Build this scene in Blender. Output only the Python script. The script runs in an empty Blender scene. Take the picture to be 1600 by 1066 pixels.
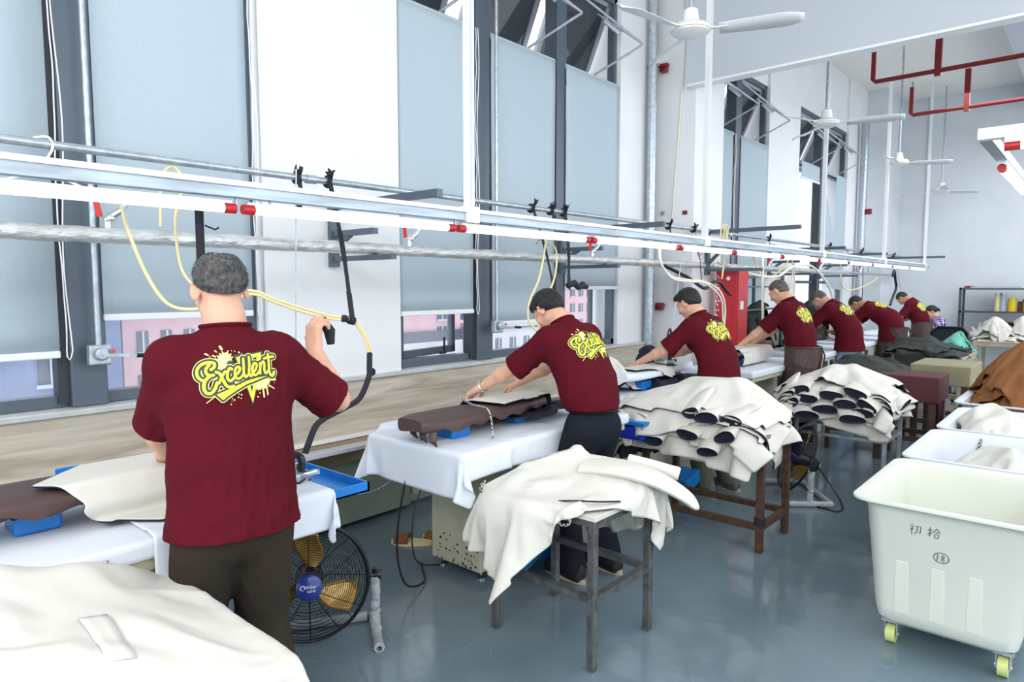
import bpy, bmesh, math, random
import numpy as np
from mathutils import Vector, Matrix, noise as mnoise
from mathutils.bvhtree import BVHTree

# ------------------------------------------------------------------ camera, sky, lamps, exposure
S = bpy.context.scene
COL = S.collection
S.view_settings.view_transform = 'Standard'
S.view_settings.look = 'None'
S.view_settings.gamma = 1.0
S.view_settings.use_curve_mapping = False
S.view_settings.exposure = -0.12
S.cycles.use_denoising = True
S.cycles.max_bounces = 7
S.cycles.diffuse_bounces = 3
S.cycles.glossy_bounces = 3
S.cycles.transparent_max_bounces = 8
S.cycles.transmission_bounces = 5
S.cycles.caustics_reflective = False
S.cycles.caustics_refractive = False
S.cycles.sample_clamp_indirect = 4.0

cam_data = bpy.data.cameras.new('camera')
cam_data.sensor_width = 36.0
cam_data.lens = 1055.0 / 1600.0 * 36.0
cam = bpy.data.objects.new('camera', cam_data)
COL.objects.link(cam)
cam.location = (3.75, 0.0, 1.58)
cam.rotation_euler = (math.radians(90) - math.atan((533 - 447) / 1055.0), 0, math.radians(41.4))
cam_data.clip_start = 0.05
S.camera = cam

W = bpy.data.worlds.new('daylight')
S.world = W
W.use_nodes = True
W.node_tree.nodes['Background'].inputs[0].default_value = (0.905, 0.955, 1.0, 1)
W.node_tree.nodes['Background'].inputs[1].default_value = 2.1

def area_light(name, loc, size, power, col=(1, 1, 1), rot=(0, 0, 0)):
    l = bpy.data.lights.new(name, 'AREA')
    l.shape = 'RECTANGLE'
    l.size, l.size_y = size
    l.energy = power
    l.color = col
    o = bpy.data.objects.new(name, l)
    COL.objects.link(o)
    o.location = loc
    o.rotation_euler = rot
    return o
# first two: the other rows of tube lamps over the hall; last two: added fill (this row's own tubes are built further down)
area_light('hall_lamp_and_fill', (5.6, 1.0, 3.2), (0.5, 7.0), 45, (0.95, 0.98, 1.0), (0, math.radians(30), 0))
area_light('hall_lamp_and_fill', (5.0, 8.0, 3.3), (0.6, 8.0), 85, (0.95, 0.98, 1.0), (0, math.radians(28), 0))
area_light('hall_lamp_and_fill', (3.0, 12.5, 4.4), (2.4, 4.0), 130, (0.95, 0.98, 1.0))  # added overhead fill that brightens the far wall, not a tube row
area_light('hall_lamp_and_fill', (3.6, -2.4, 3.7), (3.0, 1.4), 105, (1.0, 0.99, 0.97), (math.radians(74), 0, math.radians(16)))  # added flash-like fill from behind the camera, not a hanging lamp

# ------------------------------------------------------------------ materials
def srgb(r, g, b):
    f = lambda c: (c / 255.0 / 12.92) if c / 255.0 <= 0.04045 else ((c / 255.0 + 0.055) / 1.055) ** 2.4
    return (f(r), f(g), f(b), 1.0)

def mat(name, rgb, rough=0.6, metal=0.0, var=0.0, vscale=8.0, bump=0.0, bscale=60.0, spec=0.5,
        rgb2=None, stretch=None, sheen=0.0, alpha=1.0, trans=0.0, emit=None, estr=0.0, sub=0.0, detail=5.0, coat=0.0, wr=0.0, wscale=7.0):
    m = bpy.data.materials.new(name)
    m.use_nodes = True
    nt = m.node_tree
    b = nt.nodes['Principled BSDF']
    b.inputs['Base Color'].default_value = srgb(*rgb)
    b.inputs['Roughness'].default_value = rough
    b.inputs['Metallic'].default_value = metal
    b.inputs['Specular IOR Level'].default_value = spec
    b.inputs['Alpha'].default_value = alpha
    b.inputs['Transmission Weight'].default_value = trans
    b.inputs['Coat Weight'].default_value = coat
    if sheen: b.inputs['Sheen Weight'].default_value = sheen
    if sub:
        b.inputs['Subsurface Weight'].default_value = sub
        b.inputs['Subsurface Radius'].default_value = (0.6, 0.25, 0.15)
        b.inputs['Subsurface Scale'].default_value = 0.02
    if emit:
        b.inputs['Emission Color'].default_value = srgb(*emit)
        b.inputs['Emission Strength'].default_value = estr
    tc = nt.nodes.new('ShaderNodeTexCoord')
    vec = tc.outputs['Object']
    if stretch:
        mp = nt.nodes.new('ShaderNodeMapping')
        mp.inputs['Scale'].default_value = stretch
        nt.links.new(vec, mp.inputs['Vector'])
        vec = mp.outputs['Vector']
    if var or rgb2:
        n = nt.nodes.new('ShaderNodeTexNoise')
        n.inputs['Scale'].default_value = vscale
        n.inputs['Detail'].default_value = detail
        nt.links.new(vec, n.inputs['Vector'])
        r = nt.nodes.new('ShaderNodeValToRGB')
        r.color_ramp.elements[0].position = 0.32
        r.color_ramp.elements[1].position = 0.68
        c1 = rgb
        c2 = rgb2 or tuple(max(0, min(255, c * (1 - var))) for c in rgb)
        r.color_ramp.elements[0].color = srgb(*c2)
        r.color_ramp.elements[1].color = srgb(*c1)
        nt.links.new(n.outputs['Fac'], r.inputs['Fac'])
        nt.links.new(r.outputs['Color'], b.inputs['Base Color'])
    if bump:
        n2 = nt.nodes.new('ShaderNodeTexNoise')
        n2.inputs['Scale'].default_value = bscale
        n2.inputs['Detail'].default_value = 4
        nt.links.new(vec, n2.inputs['Vector'])
        bp = nt.nodes.new('ShaderNodeBump')
        bp.inputs['Strength'].default_value = bump
        bp.inputs['Distance'].default_value = 0.01
        nt.links.new(n2.outputs['Fac'], bp.inputs['Height'])
        nt.links.new(bp.outputs['Normal'], b.inputs['Normal'])
    if wr:                                     # soft creases of worn cloth
        n3 = nt.nodes.new('ShaderNodeTexNoise')
        n3.noise_type = 'RIDGED_MULTIFRACTAL'
        n3.inputs['Scale'].default_value = wscale
        n3.inputs['Detail'].default_value = 3
        n3.inputs['Distortion'].default_value = 0.6
        nt.links.new(vec, n3.inputs['Vector'])
        b3 = nt.nodes.new('ShaderNodeBump')
        b3.inputs['Strength'].default_value = wr
        b3.inputs['Distance'].default_value = 0.02
        nt.links.new(n3.outputs['Fac'], b3.inputs['Height'])
        if bump: nt.links.new(bp.outputs['Normal'], b3.inputs['Normal'])
        nt.links.new(b3.outputs['Normal'], b.inputs['Normal'])
    return m

M = {}
def defmats():
    M['wall'] = mat('white_plaster', (240, 243, 246), 0.7, var=0.02, vscale=3, bump=0.05, bscale=90)
    M['farwall'] = mat('pale_plaster', (226, 232, 237), 0.7, var=0.03, vscale=2)
    M['ceiling'] = mat('warm_ceiling_paint', (246, 241, 235), 0.8)
    M['beam'] = mat('grey_blue_panel', (198, 206, 214), 0.55)
    M['frame'] = mat('slate_grey_aluminium', (92, 104, 116), 0.4, metal=0.3)
    M['framedark'] = mat('dark_window_rubber', (52, 58, 66), 0.5)
    M['blind'] = mat('pale_blue_blind_fabric', (184, 200, 211), 0.75, var=0.03, vscale=140, bump=0.15, bscale=500)
    M['whitep'] = mat('white_enamel', (243, 246, 248), 0.35)
    M['sill'] = mat('sill_stone', (205, 208, 208), 0.4, var=0.08, vscale=14)
    M['galv'] = mat('galvanised_steel', (196, 206, 214), 0.32, metal=0.65, var=0.18, vscale=26, rgb2=(165, 176, 186))
    M['rail'] = mat('weathered_galvanised_rail', (192, 208, 222), 0.4, metal=0.35, rgb2=(158, 168, 176), vscale=9, stretch=(1, 0.35, 3))
    M['foil'] = mat('crinkled_foil', (236, 240, 242), 0.3, metal=0.55, bump=1.0, bscale=45, rgb2=(200, 203, 200), vscale=30, stretch=(1, 0.4, 1))
    M['led'] = mat('lit_tube', (255, 255, 255), 0.3, emit=(245, 250, 255), estr=2.2)
    M['black'] = mat('black_webbing', (30, 33, 40), 0.75, bump=0.2, bscale=300)
    M['blackgloss'] = mat('black_plastic', (22, 24, 28), 0.3)
    M['wire'] = mat('black_lacquered_wire', (28, 30, 36), 0.35, metal=0.4)
    M['hose'] = mat('cream_steam_hose', (238, 222, 168), 0.45)
    M['hosew'] = mat('off_white_hose', (238, 234, 218), 0.45)
    M['red'] = mat('red_plastic', (196, 30, 40), 0.35)
    M['redpaint'] = mat('red_cabinet_paint', (205, 38, 52), 0.35, var=0.08, vscale=5)
    M['redpipe'] = mat('dark_red_pipe', (126, 20, 26), 0.4)
    M['redlabel'] = mat('orange_red_handle', (222, 70, 55), 0.4)
    M['blue'] = mat('bright_blue_enamel', (22, 128, 214), 0.35, var=0.12, vscale=7)
    M['dblue'] = mat('royal_blue_plastic', (28, 54, 182), 0.3)
    M['sheet'] = mat('white_cotton_sheet', (226, 233, 243), 0.85, bump=0.12, bscale=240, wr=0.12, wscale=5)
    M['canvas'] = mat('off_white_canvas', (224, 222, 213), 0.85, wr=0.28, wscale=6, bump=0.2, bscale=330, var=0.035, vscale=5)
    M['navy'] = mat('navy_lining', (24, 30, 50), 0.85)
    M['brownpad'] = mat('dark_brown_pad_cloth', (84, 62, 60), 0.55, var=0.1, vscale=6, bump=0.1, bscale=30)
    M['green'] = mat('sage_green_painted_steel', (150, 160, 146), 0.45, var=0.08, vscale=3)
    M['cream'] = mat('cream_painted_steel', (204, 200, 176), 0.45, rgb2=(190, 184, 156), vscale=4)
    M['rust'] = mat('rusty_brown_steel', (98, 70, 52), 0.6, metal=0.2, rgb2=(64, 48, 40), vscale=30)
    M['steel'] = mat('raw_grey_steel', (120, 126, 128), 0.4, metal=0.55, rgb2=(92, 88, 84), vscale=25)
    M['top'] = mat('off_white_board', (222, 220, 212), 0.5, var=0.05, vscale=12)
    M['board_edge'] = mat('wood_edge', (150, 128, 104), 0.6)
    M['ply'] = mat('light_plywood', (196, 184, 160), 0.6, rgb2=(176, 160, 134), vscale=5, stretch=(1, 6, 1))
    M['bin'] = mat('translucent_cream_plastic', (224, 228, 216), 0.42, sub=0.15, var=0.02, vscale=3)
    M['binw'] = mat('white_bin_plastic', (222, 227, 238), 0.42, sub=0.1)
    M['wheel'] = mat('pale_yellow_wheel', (214, 222, 140), 0.45)
    M['gold'] = mat('translucent_gold_blade', (176, 136, 52), 0.22, metal=0.35, coat=0.5)
    M['hub'] = mat('blue_hub_plastic', (40, 60, 150), 0.3, coat=0.4)
    M['wrap'] = mat('clear_bubble_wrap', (222, 228, 232), 0.22, alpha=0.55, bump=1.0, bscale=70)
    M['glass'] = mat('window_glass', (225, 232, 240), 0.03, alpha=0.14, spec=0.6)
    M['alu'] = mat('pale_aluminium_sash', (158, 162, 172), 0.35, metal=0.35)
    M['tint'] = mat('tinted_glass', (44, 50, 58), 0.08, alpha=0.9, spec=0.6)
    M['shirt'] = mat('maroon_cotton_jersey', (90, 18, 31), 0.88, wr=0.16, wscale=7, var=0.05, vscale=7, bump=0.1, bscale=420, spec=0.12)
    M['ywl'] = mat('yellow_print', (250, 246, 62), 0.6)
    M['ywl2'] = mat('pale_yellow_print', (252, 248, 150), 0.6)
    M['pdk'] = mat('dark_slate_print', (52, 66, 58), 0.7)
    M['skin'] = mat('skin', (226, 176, 150), 0.5, var=0.04, vscale=20, sub=0.12, spec=0.35)
    M['skin2'] = mat('tanned_skin', (206, 152, 122), 0.5, var=0.05, vscale=20, sub=0.12, spec=0.35)
    M['hairblk'] = mat('black_hair', (24, 22, 24), 0.45, bump=0.6, bscale=220, stretch=(1, 1, 0.25))
    M['hairgrey'] = mat('greying_hair', (104, 102, 102), 0.6, rgb2=(46, 45, 47), vscale=60, bump=0.5, bscale=240)
    M['hairbuzz'] = mat('cropped_grey_hair', (112, 104, 98), 0.7, rgb2=(70, 64, 62), vscale=50, bump=0.4, bscale=260)
    M['olive'] = mat('dark_olive_trousers', (58, 50, 43), 0.9, wr=0.15, spec=0.15, var=0.06, vscale=4, bump=0.12, bscale=260)
    M['navyt'] = mat('black_navy_trousers', (24, 29, 40), 0.85, wr=0.15, spec=0.2, bump=0.1, bscale=260)
    M['khakit'] = mat('khaki_grey_trousers', (96, 99, 82), 0.85, wr=0.15, spec=0.2)
    M['jeans'] = mat('light_blue_jeans', (138, 166, 200), 0.85, var=0.12, vscale=12)
    M['apron'] = mat('brown_leather_apron', (74, 54, 50), 0.5, wr=0.3, var=0.12, vscale=7)
    M['shoe'] = mat('black_shoe_mesh', (28, 28, 32), 0.7)
    M['shoeg'] = mat('grey_running_shoe', (96, 98, 104), 0.7)
    M['sole'] = mat('beige_rubber_sole', (190, 176, 150), 0.6)
    M['chrome'] = mat('chrome', (225, 230, 235), 0.15, metal=1.0)
    M['brown'] = mat('tan_brown_cloth', (150, 100, 62), 0.9, wr=0.5, wscale=6, spec=0.2, var=0.12, vscale=6, bump=0.15, bscale=240)
    M['dgreen'] = mat('blackish_green_cloth', (38, 46, 42), 0.8, wr=0.6, wscale=7, var=0.2, vscale=8, bump=0.2, bscale=200)
    M['khaki'] = mat('khaki_cloth', (158, 152, 122), 0.85, var=0.08, vscale=7)
    M['maroonbox'] = mat('dull_maroon_cloth', (88, 44, 52), 0.8, var=0.06, vscale=7)
    M['navycl'] = mat('dark_blue_cloth', (38, 60, 102), 0.8, wr=0.5, wscale=7, var=0.15, vscale=8)
    M['teal'] = mat('mint_green_cloth', (110, 190, 172), 0.8, wr=0.5, wscale=9, var=0.1, vscale=8)
    M['cream2'] = mat('cream_grey_cloth', (208, 206, 196), 0.85, wr=0.6, wscale=8, var=0.08, vscale=8)
    M['pinkb'] = mat('pink_render', (214, 178, 188), 0.8, var=0.08, vscale=0.6)
    M['blueb'] = mat('blue_grey_render', (128, 142, 178), 0.8, rgb2=(100, 112, 150), vscale=0.8, stretch=(1, 3, 0.3))
    M['greyb'] = mat('pale_grey_roof', (200, 202, 210), 0.8, var=0.1, vscale=0.8)
    M['wing'] = mat('dark_window_opening', (84, 88, 108), 0.3)
    M['ink'] = mat('marker_ink', (72, 78, 92), 0.7)
    M['shelfm'] = mat('dark_grey_angle_iron', (74, 84, 94), 0.45, metal=0.3)
    M['plastic_bag'] = mat('thin_white_plastic_bag', (238, 242, 244), 0.3, alpha=0.65, bump=0.4, bscale=30)
    M['yellow'] = mat('yellow_plastic', (238, 200, 40), 0.4)
    M['amber'] = mat('amber_jar', (190, 140, 60), 0.25)
    M['screen'] = mat('microwave_door_glass', (28, 32, 36), 0.1)
    M['wood'] = wood_mat()
    M['floor'] = floor_mat()
    M['plaid'] = plaid_mat()
    M['braid'] = braid_mat()

def nodes_of(m):
    return m.node_tree, m.node_tree.nodes['Principled BSDF']

def wood_mat():
    m = mat('grey_oak_laminate', (190, 180, 162), 0.5)
    nt, b = nodes_of(m)
    tc = nt.nodes.new('ShaderNodeTexCoord')
    mp = nt.nodes.new('ShaderNodeMapping'); mp.inputs['Scale'].default_value = (1, 0.9, 11)
    nt.links.new(tc.outputs['Object'], mp.inputs['Vector'])
    n = nt.nodes.new('ShaderNodeTexNoise'); n.inputs['Scale'].default_value = 1.6; n.inputs['Detail'].default_value = 9
    n.inputs['Distortion'].default_value = 0.7
    nt.links.new(mp.outputs['Vector'], n.inputs['Vector'])
    r = nt.nodes.new('ShaderNodeValToRGB')
    e = r.color_ramp.elements
    e[0].position = 0.30; e[0].color = srgb(164, 152, 136)
    e[1].position = 0.68; e[1].color = srgb(216, 208, 194)
    k = e.new(0.5); k.color = srgb(196, 186, 170)
    nt.links.new(n.outputs['Fac'], r.inputs['Fac'])
    nt.links.new(r.outputs['Color'], b.inputs['Base Color'])
    return m

def floor_mat():
    m = mat('blue_grey_epoxy', (118, 136, 146), 0.12, spec=0.5)
    nt, b = nodes_of(m)
    tc = nt.nodes.new('ShaderNodeTexCoord')
    n = nt.nodes.new('ShaderNodeTexNoise'); n.inputs['Scale'].default_value = 0.9; n.inputs['Detail'].default_value = 7
    nt.links.new(tc.outputs['Object'], n.inputs['Vector'])
    r = nt.nodes.new('ShaderNodeValToRGB')
    r.color_ramp.elements[0].position = 0.3; r.color_ramp.elements[0].color = srgb(98, 116, 126)
    r.color_ramp.elements[1].position = 0.72; r.color_ramp.elements[1].color = srgb(124, 143, 154)
    nt.links.new(n.outputs['Fac'], r.inputs['Fac'])
    col = r.outputs['Color']
    # scuffs: thin pale scratches
    for i, (sc, rot) in enumerate(((1.3, 0.4), (2.1, 1.9))):
        mp = nt.nodes.new('ShaderNodeMapping'); mp.inputs['Scale'].default_value = (sc, sc * 1.6, 1); mp.inputs['Rotation'].default_value = (0, 0, rot)
        nt.links.new(tc.outputs['Object'], mp.inputs['Vector'])
        nz = nt.nodes.new('ShaderNodeTexNoise'); nz.inputs['Scale'].default_value = 1.4; nz.inputs['Detail'].default_value = 2
        nt.links.new(mp.outputs['Vector'], nz.inputs['Vector'])
        mx0 = nt.nodes.new('ShaderNodeMix'); mx0.data_type = 'RGBA'; mx0.blend_type = 'ADD'; mx0.inputs['Factor'].default_value = 0.6
        nt.links.new(mp.outputs['Vector'], mx0.inputs[6]); nt.links.new(nz.outputs['Color'], mx0.inputs[7])
        v = nt.nodes.new('ShaderNodeTexVoronoi'); v.feature = 'DISTANCE_TO_EDGE'; v.inputs['Scale'].default_value = 1.1
        nt.links.new(mx0.outputs[2], v.inputs['Vector'])
        lt = nt.nodes.new('ShaderNodeMapRange'); lt.inputs['From Min'].default_value = 0.0; lt.inputs['From Max'].default_value = 0.004
        lt.inputs['To Min'].default_value = 1; lt.inputs['To Max'].default_value = 0
        nt.links.new(v.outputs['Distance'], lt.inputs['Value'])
        msk = nt.nodes.new('ShaderNodeTexNoise'); msk.inputs['Scale'].default_value = 2.4 + i
        nt.links.new(tc.outputs['Object'], msk.inputs['Vector'])
        mr = nt.nodes.new('ShaderNodeMapRange'); mr.inputs['From Min'].default_value = 0.54; mr.inputs['From Max'].default_value = 0.62
        mr.inputs['To Max'].default_value = 0.3
        nt.links.new(msk.outputs['Fac'], mr.inputs['Value'])
        mu = nt.nodes.new('ShaderNodeMath'); mu.operation = 'MULTIPLY'
        nt.links.new(lt.outputs['Result'], mu.inputs[0]); nt.links.new(mr.outputs['Result'], mu.inputs[1])
        mx = nt.nodes.new('ShaderNodeMix'); mx.data_type = 'RGBA'
        nt.links.new(mu.outputs[0], mx.inputs['Factor']); nt.links.new(col, mx.inputs[6]); mx.inputs[7].default_value = srgb(190, 200, 208)
        col = mx.outputs[2]
    nt.links.new(col, b.inputs['Base Color'])
    n3 = nt.nodes.new('ShaderNodeTexNoise'); n3.inputs['Scale'].default_value = 3.0; n3.inputs['Detail'].default_value = 6
    nt.links.new(tc.outputs['Object'], n3.inputs['Vector'])
    mr = nt.nodes.new('ShaderNodeMapRange'); mr.inputs['To Min'].default_value = 0.04; mr.inputs['To Max'].default_value = 0.2
    nt.links.new(n3.outputs['Fac'], mr.inputs['Value']); nt.links.new(mr.outputs['Result'], b.inputs['Roughness'])
    n4 = nt.nodes.new('ShaderNodeTexNoise'); n4.inputs['Scale'].default_value = 5.0; n4.inputs['Detail'].default_value = 3
    nt.links.new(tc.outputs['Object'], n4.inputs['Vector'])
    bp = nt.nodes.new('ShaderNodeBump'); bp.inputs['Strength'].default_value = 0.12; bp.inputs['Distance'].default_value = 0.02
    nt.links.new(n4.outputs['Fac'], bp.inputs['Height']); nt.links.new(bp.outputs['Normal'], b.inputs['Normal'])
    return m

def plaid_mat():
    m = mat('purple_plaid_cotton', (90, 50, 130), 0.8)
    nt, b = nodes_of(m)
    tc = nt.nodes.new('ShaderNodeTexCoord')
    sep = nt.nodes.new('ShaderNodeSeparateXYZ'); nt.links.new(tc.outputs['Object'], sep.inputs[0])
    outs = []
    for ax in ('X', 'Y', 'Z'):
        s = nt.nodes.new('ShaderNodeMath'); s.operation = 'MULTIPLY'; s.inputs[1].default_value = 14.0 if ax != 'Y' else 11.0
        nt.links.new(sep.outputs[ax], s.inputs[0])
        f = nt.nodes.new('ShaderNodeMath'); f.operation = 'FRACT'; nt.links.new(s.outputs[0], f.inputs[0])
        g = nt.nodes.new('ShaderNodeMath'); g.operation = 'GREATER_THAN'; g.inputs[1].default_value = 0.72; nt.links.new(f.outputs[0], g.inputs[0])
        outs.append(g.outputs[0])
    a = nt.nodes.new('ShaderNodeMath'); a.operation = 'ADD'; nt.links.new(outs[0], a.inputs[0]); nt.links.new(outs[1], a.inputs[1])
    c = nt.nodes.new('ShaderNodeMath'); c.operation = 'ADD'; nt.links.new(a.outputs[0], c.inputs[0]); nt.links.new(outs[2], c.inputs[1])
    d = nt.nodes.new('ShaderNodeMath'); d.operation = 'DIVIDE'; d.inputs[1].default_value = 3.0; nt.links.new(c.outputs[0], d.inputs[0])
    r = nt.nodes.new('ShaderNodeValToRGB')
    r.color_ramp.elements[0].position = 0.1; r.color_ramp.elements[0].color = srgb(72, 40, 118)
    r.color_ramp.elements[1].position = 0.7; r.color_ramp.elements[1].color = srgb(218, 206, 236)
    nt.links.new(d.outputs[0], r.inputs['Fac']); nt.links.new(r.outputs['Color'], b.inputs['Base Color'])
    return m

def braid_mat():
    m = mat('black_white_braided_cord', (20, 20, 24), 0.6)
    nt, b = nodes_of(m)
    tc = nt.nodes.new('ShaderNodeTexCoord')
    w = nt.nodes.new('ShaderNodeTexChecker'); w.inputs['Scale'].default_value = 95
    w.inputs[1].default_value = srgb(24, 26, 34); w.inputs[2].default_value = srgb(206, 206, 206)
    nt.links.new(tc.outputs['Object'], w.inputs['Vector'])
    nt.links.new(w.outputs['Color'], b.inputs['Base Color'])
    return m
defmats()

# ------------------------------------------------------------------ object helpers
def tag(o, label=None, cat=None, group=None, kind=None):
    if label: o['label'] = label
    if cat: o['category'] = cat
    if group: o['group'] = group
    if kind: o['kind'] = kind
    return o

def thing(name, label, cat, loc=(0, 0, 0), rz=0.0, group=None):
    o = bpy.data.objects.new(name, None)
    o.empty_display_size = 0.1
    COL.objects.link(o)
    o.location = loc
    o.rotation_euler = (0, 0, rz)
    return tag(o, label, cat, group)

def link_mesh(name, me, m, parent=None, smooth=False):
    if m is not None and not me.materials:
        for k in (m if isinstance(m, (list, tuple)) else [m]): me.materials.append(k)
    if smooth: me.polygons.foreach_set('use_smooth', [True] * len(me.polygons))
    o = bpy.data.objects.new(name, me)
    COL.objects.link(o)
    if parent is not None: o.parent = parent
    return o

def rotm(axis, deg): return Matrix.Rotation(math.radians(deg), 3, axis)

class MB:
    def __init__(s): s.v = []; s.f = []; s.mi = []; s.cur = 0
    def add(s, vs, fs):
        n = len(s.v)
        s.v.extend([tuple(float(c) for c in p) for p in vs])
        for f in fs: s.f.append(tuple(n + i for i in f)); s.mi.append(s.cur)
        return s
    def box(s, p0, p1):
        x0, y0, z0 = [min(a, b) for a, b in zip(p0, p1)]; x1, y1, z1 = [max(a, b) for a, b in zip(p0, p1)]
        v = [(x0, y0, z0), (x1, y0, z0), (x1, y1, z0), (x0, y1, z0), (x0, y0, z1), (x1, y0, z1), (x1, y1, z1), (x0, y1, z1)]
        return s.add(v, [(0, 3, 2, 1), (4, 5, 6, 7), (0, 1, 5, 4), (1, 2, 6, 5), (2, 3, 7, 6), (3, 0, 4, 7)])
    def obox(s, c, size, R=None):
        h = [k / 2 for k in size]; R = R or Matrix.Identity(3); c = Vector(c)
        v = [c + R @ Vector((sx * h[0], sy * h[1], sz * h[2])) for sz in (-1, 1) for sx, sy in ((-1, -1), (1, -1), (1, 1), (-1, 1))]
        return s.add(v, [(0, 3, 2, 1), (4, 5, 6, 7), (0, 1, 5, 4), (1, 2, 6, 5), (2, 3, 7, 6), (3, 0, 4, 7)])
    def bar(s, a, b, w, h=None, up=(0, 0, 1)):
        h = h or w; a = Vector(a); b = Vector(b); d = (b - a); L = d.length; d.normalize()
        up = Vector(up)
        if abs(d.dot(up)) > 0.95: up = Vector((0, 1, 0)) if abs(d.y) < 0.9 else Vector((1, 0, 0))
        r = d.cross(up).normalized(); u = r.cross(d)
        R = Matrix((r, d, u)).transposed()
        return s.obox((a + b) / 2, (w, L, h), R)
    def tube(s, pts, r, n=8, cap=True, closed=False, flat=None):
        P = [Vector(p) for p in pts]; m = len(P)
        rr = r if isinstance(r, (list, tuple)) else [r] * m
        vs = []; fs = []
        prev = None
        for i, p in enumerate(P):
            if closed: t = P[(i + 1) % m] - P[i - 1]
            else: t = P[min(i + 1, m - 1)] - P[max(i - 1, 0)]
            if t.length < 1e-9: t = Vector((0, 0, 1))
            t.normalize()
            if prev is None:
                a = Vector((0, 0, 1)) if abs(t.z) < 0.9 else Vector((1, 0, 0))
                u = t.cross(a).normalized()
            else:
                u = (prev - t * prev.dot(t))
                u = u.normalized() if u.length > 1e-6 else t.orthogonal().normalized()
            prev = u; w = t.cross(u)
            for k in range(n):
                an = 2 * math.pi * k / n
                vs.append(p + (u * math.cos(an) + w * math.sin(an) * (flat or 1)) * rr[i])
        segs = m if closed else m - 1
        for i in range(segs):
            j = (i + 1) % m
            for k in range(n):
                k2 = (k + 1) % n
                fs.append((i * n + k, i * n + k2, j * n + k2, j * n + k))
        if cap and not closed:
            fs.append(tuple(range(n - 1, -1, -1))); fs.append(tuple((m - 1) * n + k for k in range(n)))
        return s.add(vs, fs)
    def cyl(s, a, b, r, n=14, r2=None): return s.tube([a, b], [r, r if r2 is None else r2], n)
    def ell(s, c, r, n=14, m=9, R=None):
        r = r if isinstance(r, (list, tuple)) else (r, r, r); c = Vector(c); R = R or Matrix.Identity(3)
        vs = [c + R @ Vector((0, 0, r[2]))]
        for i in range(1, m):
            ph = math.pi * i / m
            for k in range(n):
                th = 2 * math.pi * k / n
                vs.append(c + R @ Vector((r[0] * math.sin(ph) * math.cos(th), r[1] * math.sin(ph) * math.sin(th), r[2] * math.cos(ph))))
        vs.append(c + R @ Vector((0, 0, -r[2])))
        fs = [(0, 1 + k, 1 + (k + 1) % n) for k in range(n)]
        for i in range(m - 2):
            for k in range(n):
                a = 1 + i * n + k; b = 1 + i * n + (k + 1) % n
                fs.append((a, a + n, b + n, b))
        l = len(vs) - 1; o = 1 + (m - 2) * n
        fs += [(o + k, l, o + (k + 1) % n) for k in range(n)]
        return s.add(vs, fs)
    def lathe(s, c, prof, n=20, axis='Z', R=None):
        c = Vector(c); R = R or Matrix.Identity(3); vs = []; m = len(prof)
        for r, z in prof:
            for k in range(n):
                th = 2 * math.pi * k / n
                vs.append(c + R @ Vector((r * math.cos(th), r * math.sin(th), z)))
        fs = [(i * n + k, i * n + (k + 1) % n, (i + 1) * n + (k + 1) % n, (i + 1) * n + k) for i in range(m - 1) for k in range(n)]
        return s.add(vs, fs)
    def prism(s, poly, lo, hi, axis='x'):
        """poly of 2-D points swept along an axis from lo to hi"""
        def P(a, b, t): return {'x': (t, a, b), 'y': (a, t, b), 'z': (a, b, t)}[axis]
        n = len(poly)
        vs = [P(a, b, lo) for a, b in poly] + [P(a, b, hi) for a, b in poly]
        fs = [tuple(range(n - 1, -1, -1)), tuple(range(n, 2 * n))] + [(i, (i + 1) % n, n + (i + 1) % n, n + i) for i in range(n)]
        return s.add(vs, fs)
    def build(s, name, m, parent=None, smooth=False, bevel=0.0, world=True, seg=2, fixn=True, **tg):
        v = np.array(s.v, dtype=float)
        loc = None
        if parent is not None:
            if world:
                q = parent; off = Vector((0, 0, 0))
                while q is not None: off += Vector(q.location); q = q.parent
                v = v - np.array(off)
        else:
            mn, mx = v.min(0), v.max(0)
            loc = np.array([(mn[0] + mx[0]) / 2, (mn[1] + mx[1]) / 2, mn[2]]); v = v - loc
        me = bpy.data.meshes.new(name)
        me.from_pydata([tuple(p) for p in v], [], s.f)
        if fixn:
            bm = bmesh.new(); bm.from_mesh(me); bmesh.ops.recalc_face_normals(bm, faces=bm.faces); bm.to_mesh(me); bm.free()
        o = link_mesh(name, me, m, parent, smooth)
        if isinstance(m, (list, tuple)): me.polygons.foreach_set('material_index', s.mi)
        if loc is not None: o.location = loc
        if smooth:
            try: me.set_sharp_from_angle(angle=math.radians(42))
            except Exception: pass
        if bevel:
            b = o.modifiers.new('bevel', 'BEVEL'); b.width = bevel; b.segments = seg; b.limit_method = 'ANGLE'; b.angle_limit = math.radians(40)
        if tg: tag(o, **tg)
        return o

def structure(mb, name, m, **k):
    o = mb.build(name, m, **k); 
    if o.parent is None: o['kind'] = 'structure'
    return o

def catmull(P, per=8, closed=False):
    P = [Vector(p) for p in P]; n = len(P); out = []
    for i in range(n if closed else n - 1):
        if closed: p0, p1, p2, p3 = P[i - 1], P[i], P[(i + 1) % n], P[(i + 2) % n]
        else: p0, p1, p2, p3 = P[max(i - 1, 0)], P[i], P[i + 1], P[min(i + 2, n - 1)]
        for k in range(per):
            t = k / per
            out.append(0.5 * ((2 * p1) + (p2 - p0) * t + (2 * p0 - 5 * p1 + 4 * p2 - p3) * t * t + (3 * p1 - p0 - 3 * p2 + p3) * t ** 3))
    if not closed: out.append(P[-1])
    return out

def copy_tree(o, parent=None):
    c = o.copy(); COL.objects.link(c)
    if parent is not None: c.parent = parent
    for ch in list(o.children): copy_tree(ch, c)
    return c
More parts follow.
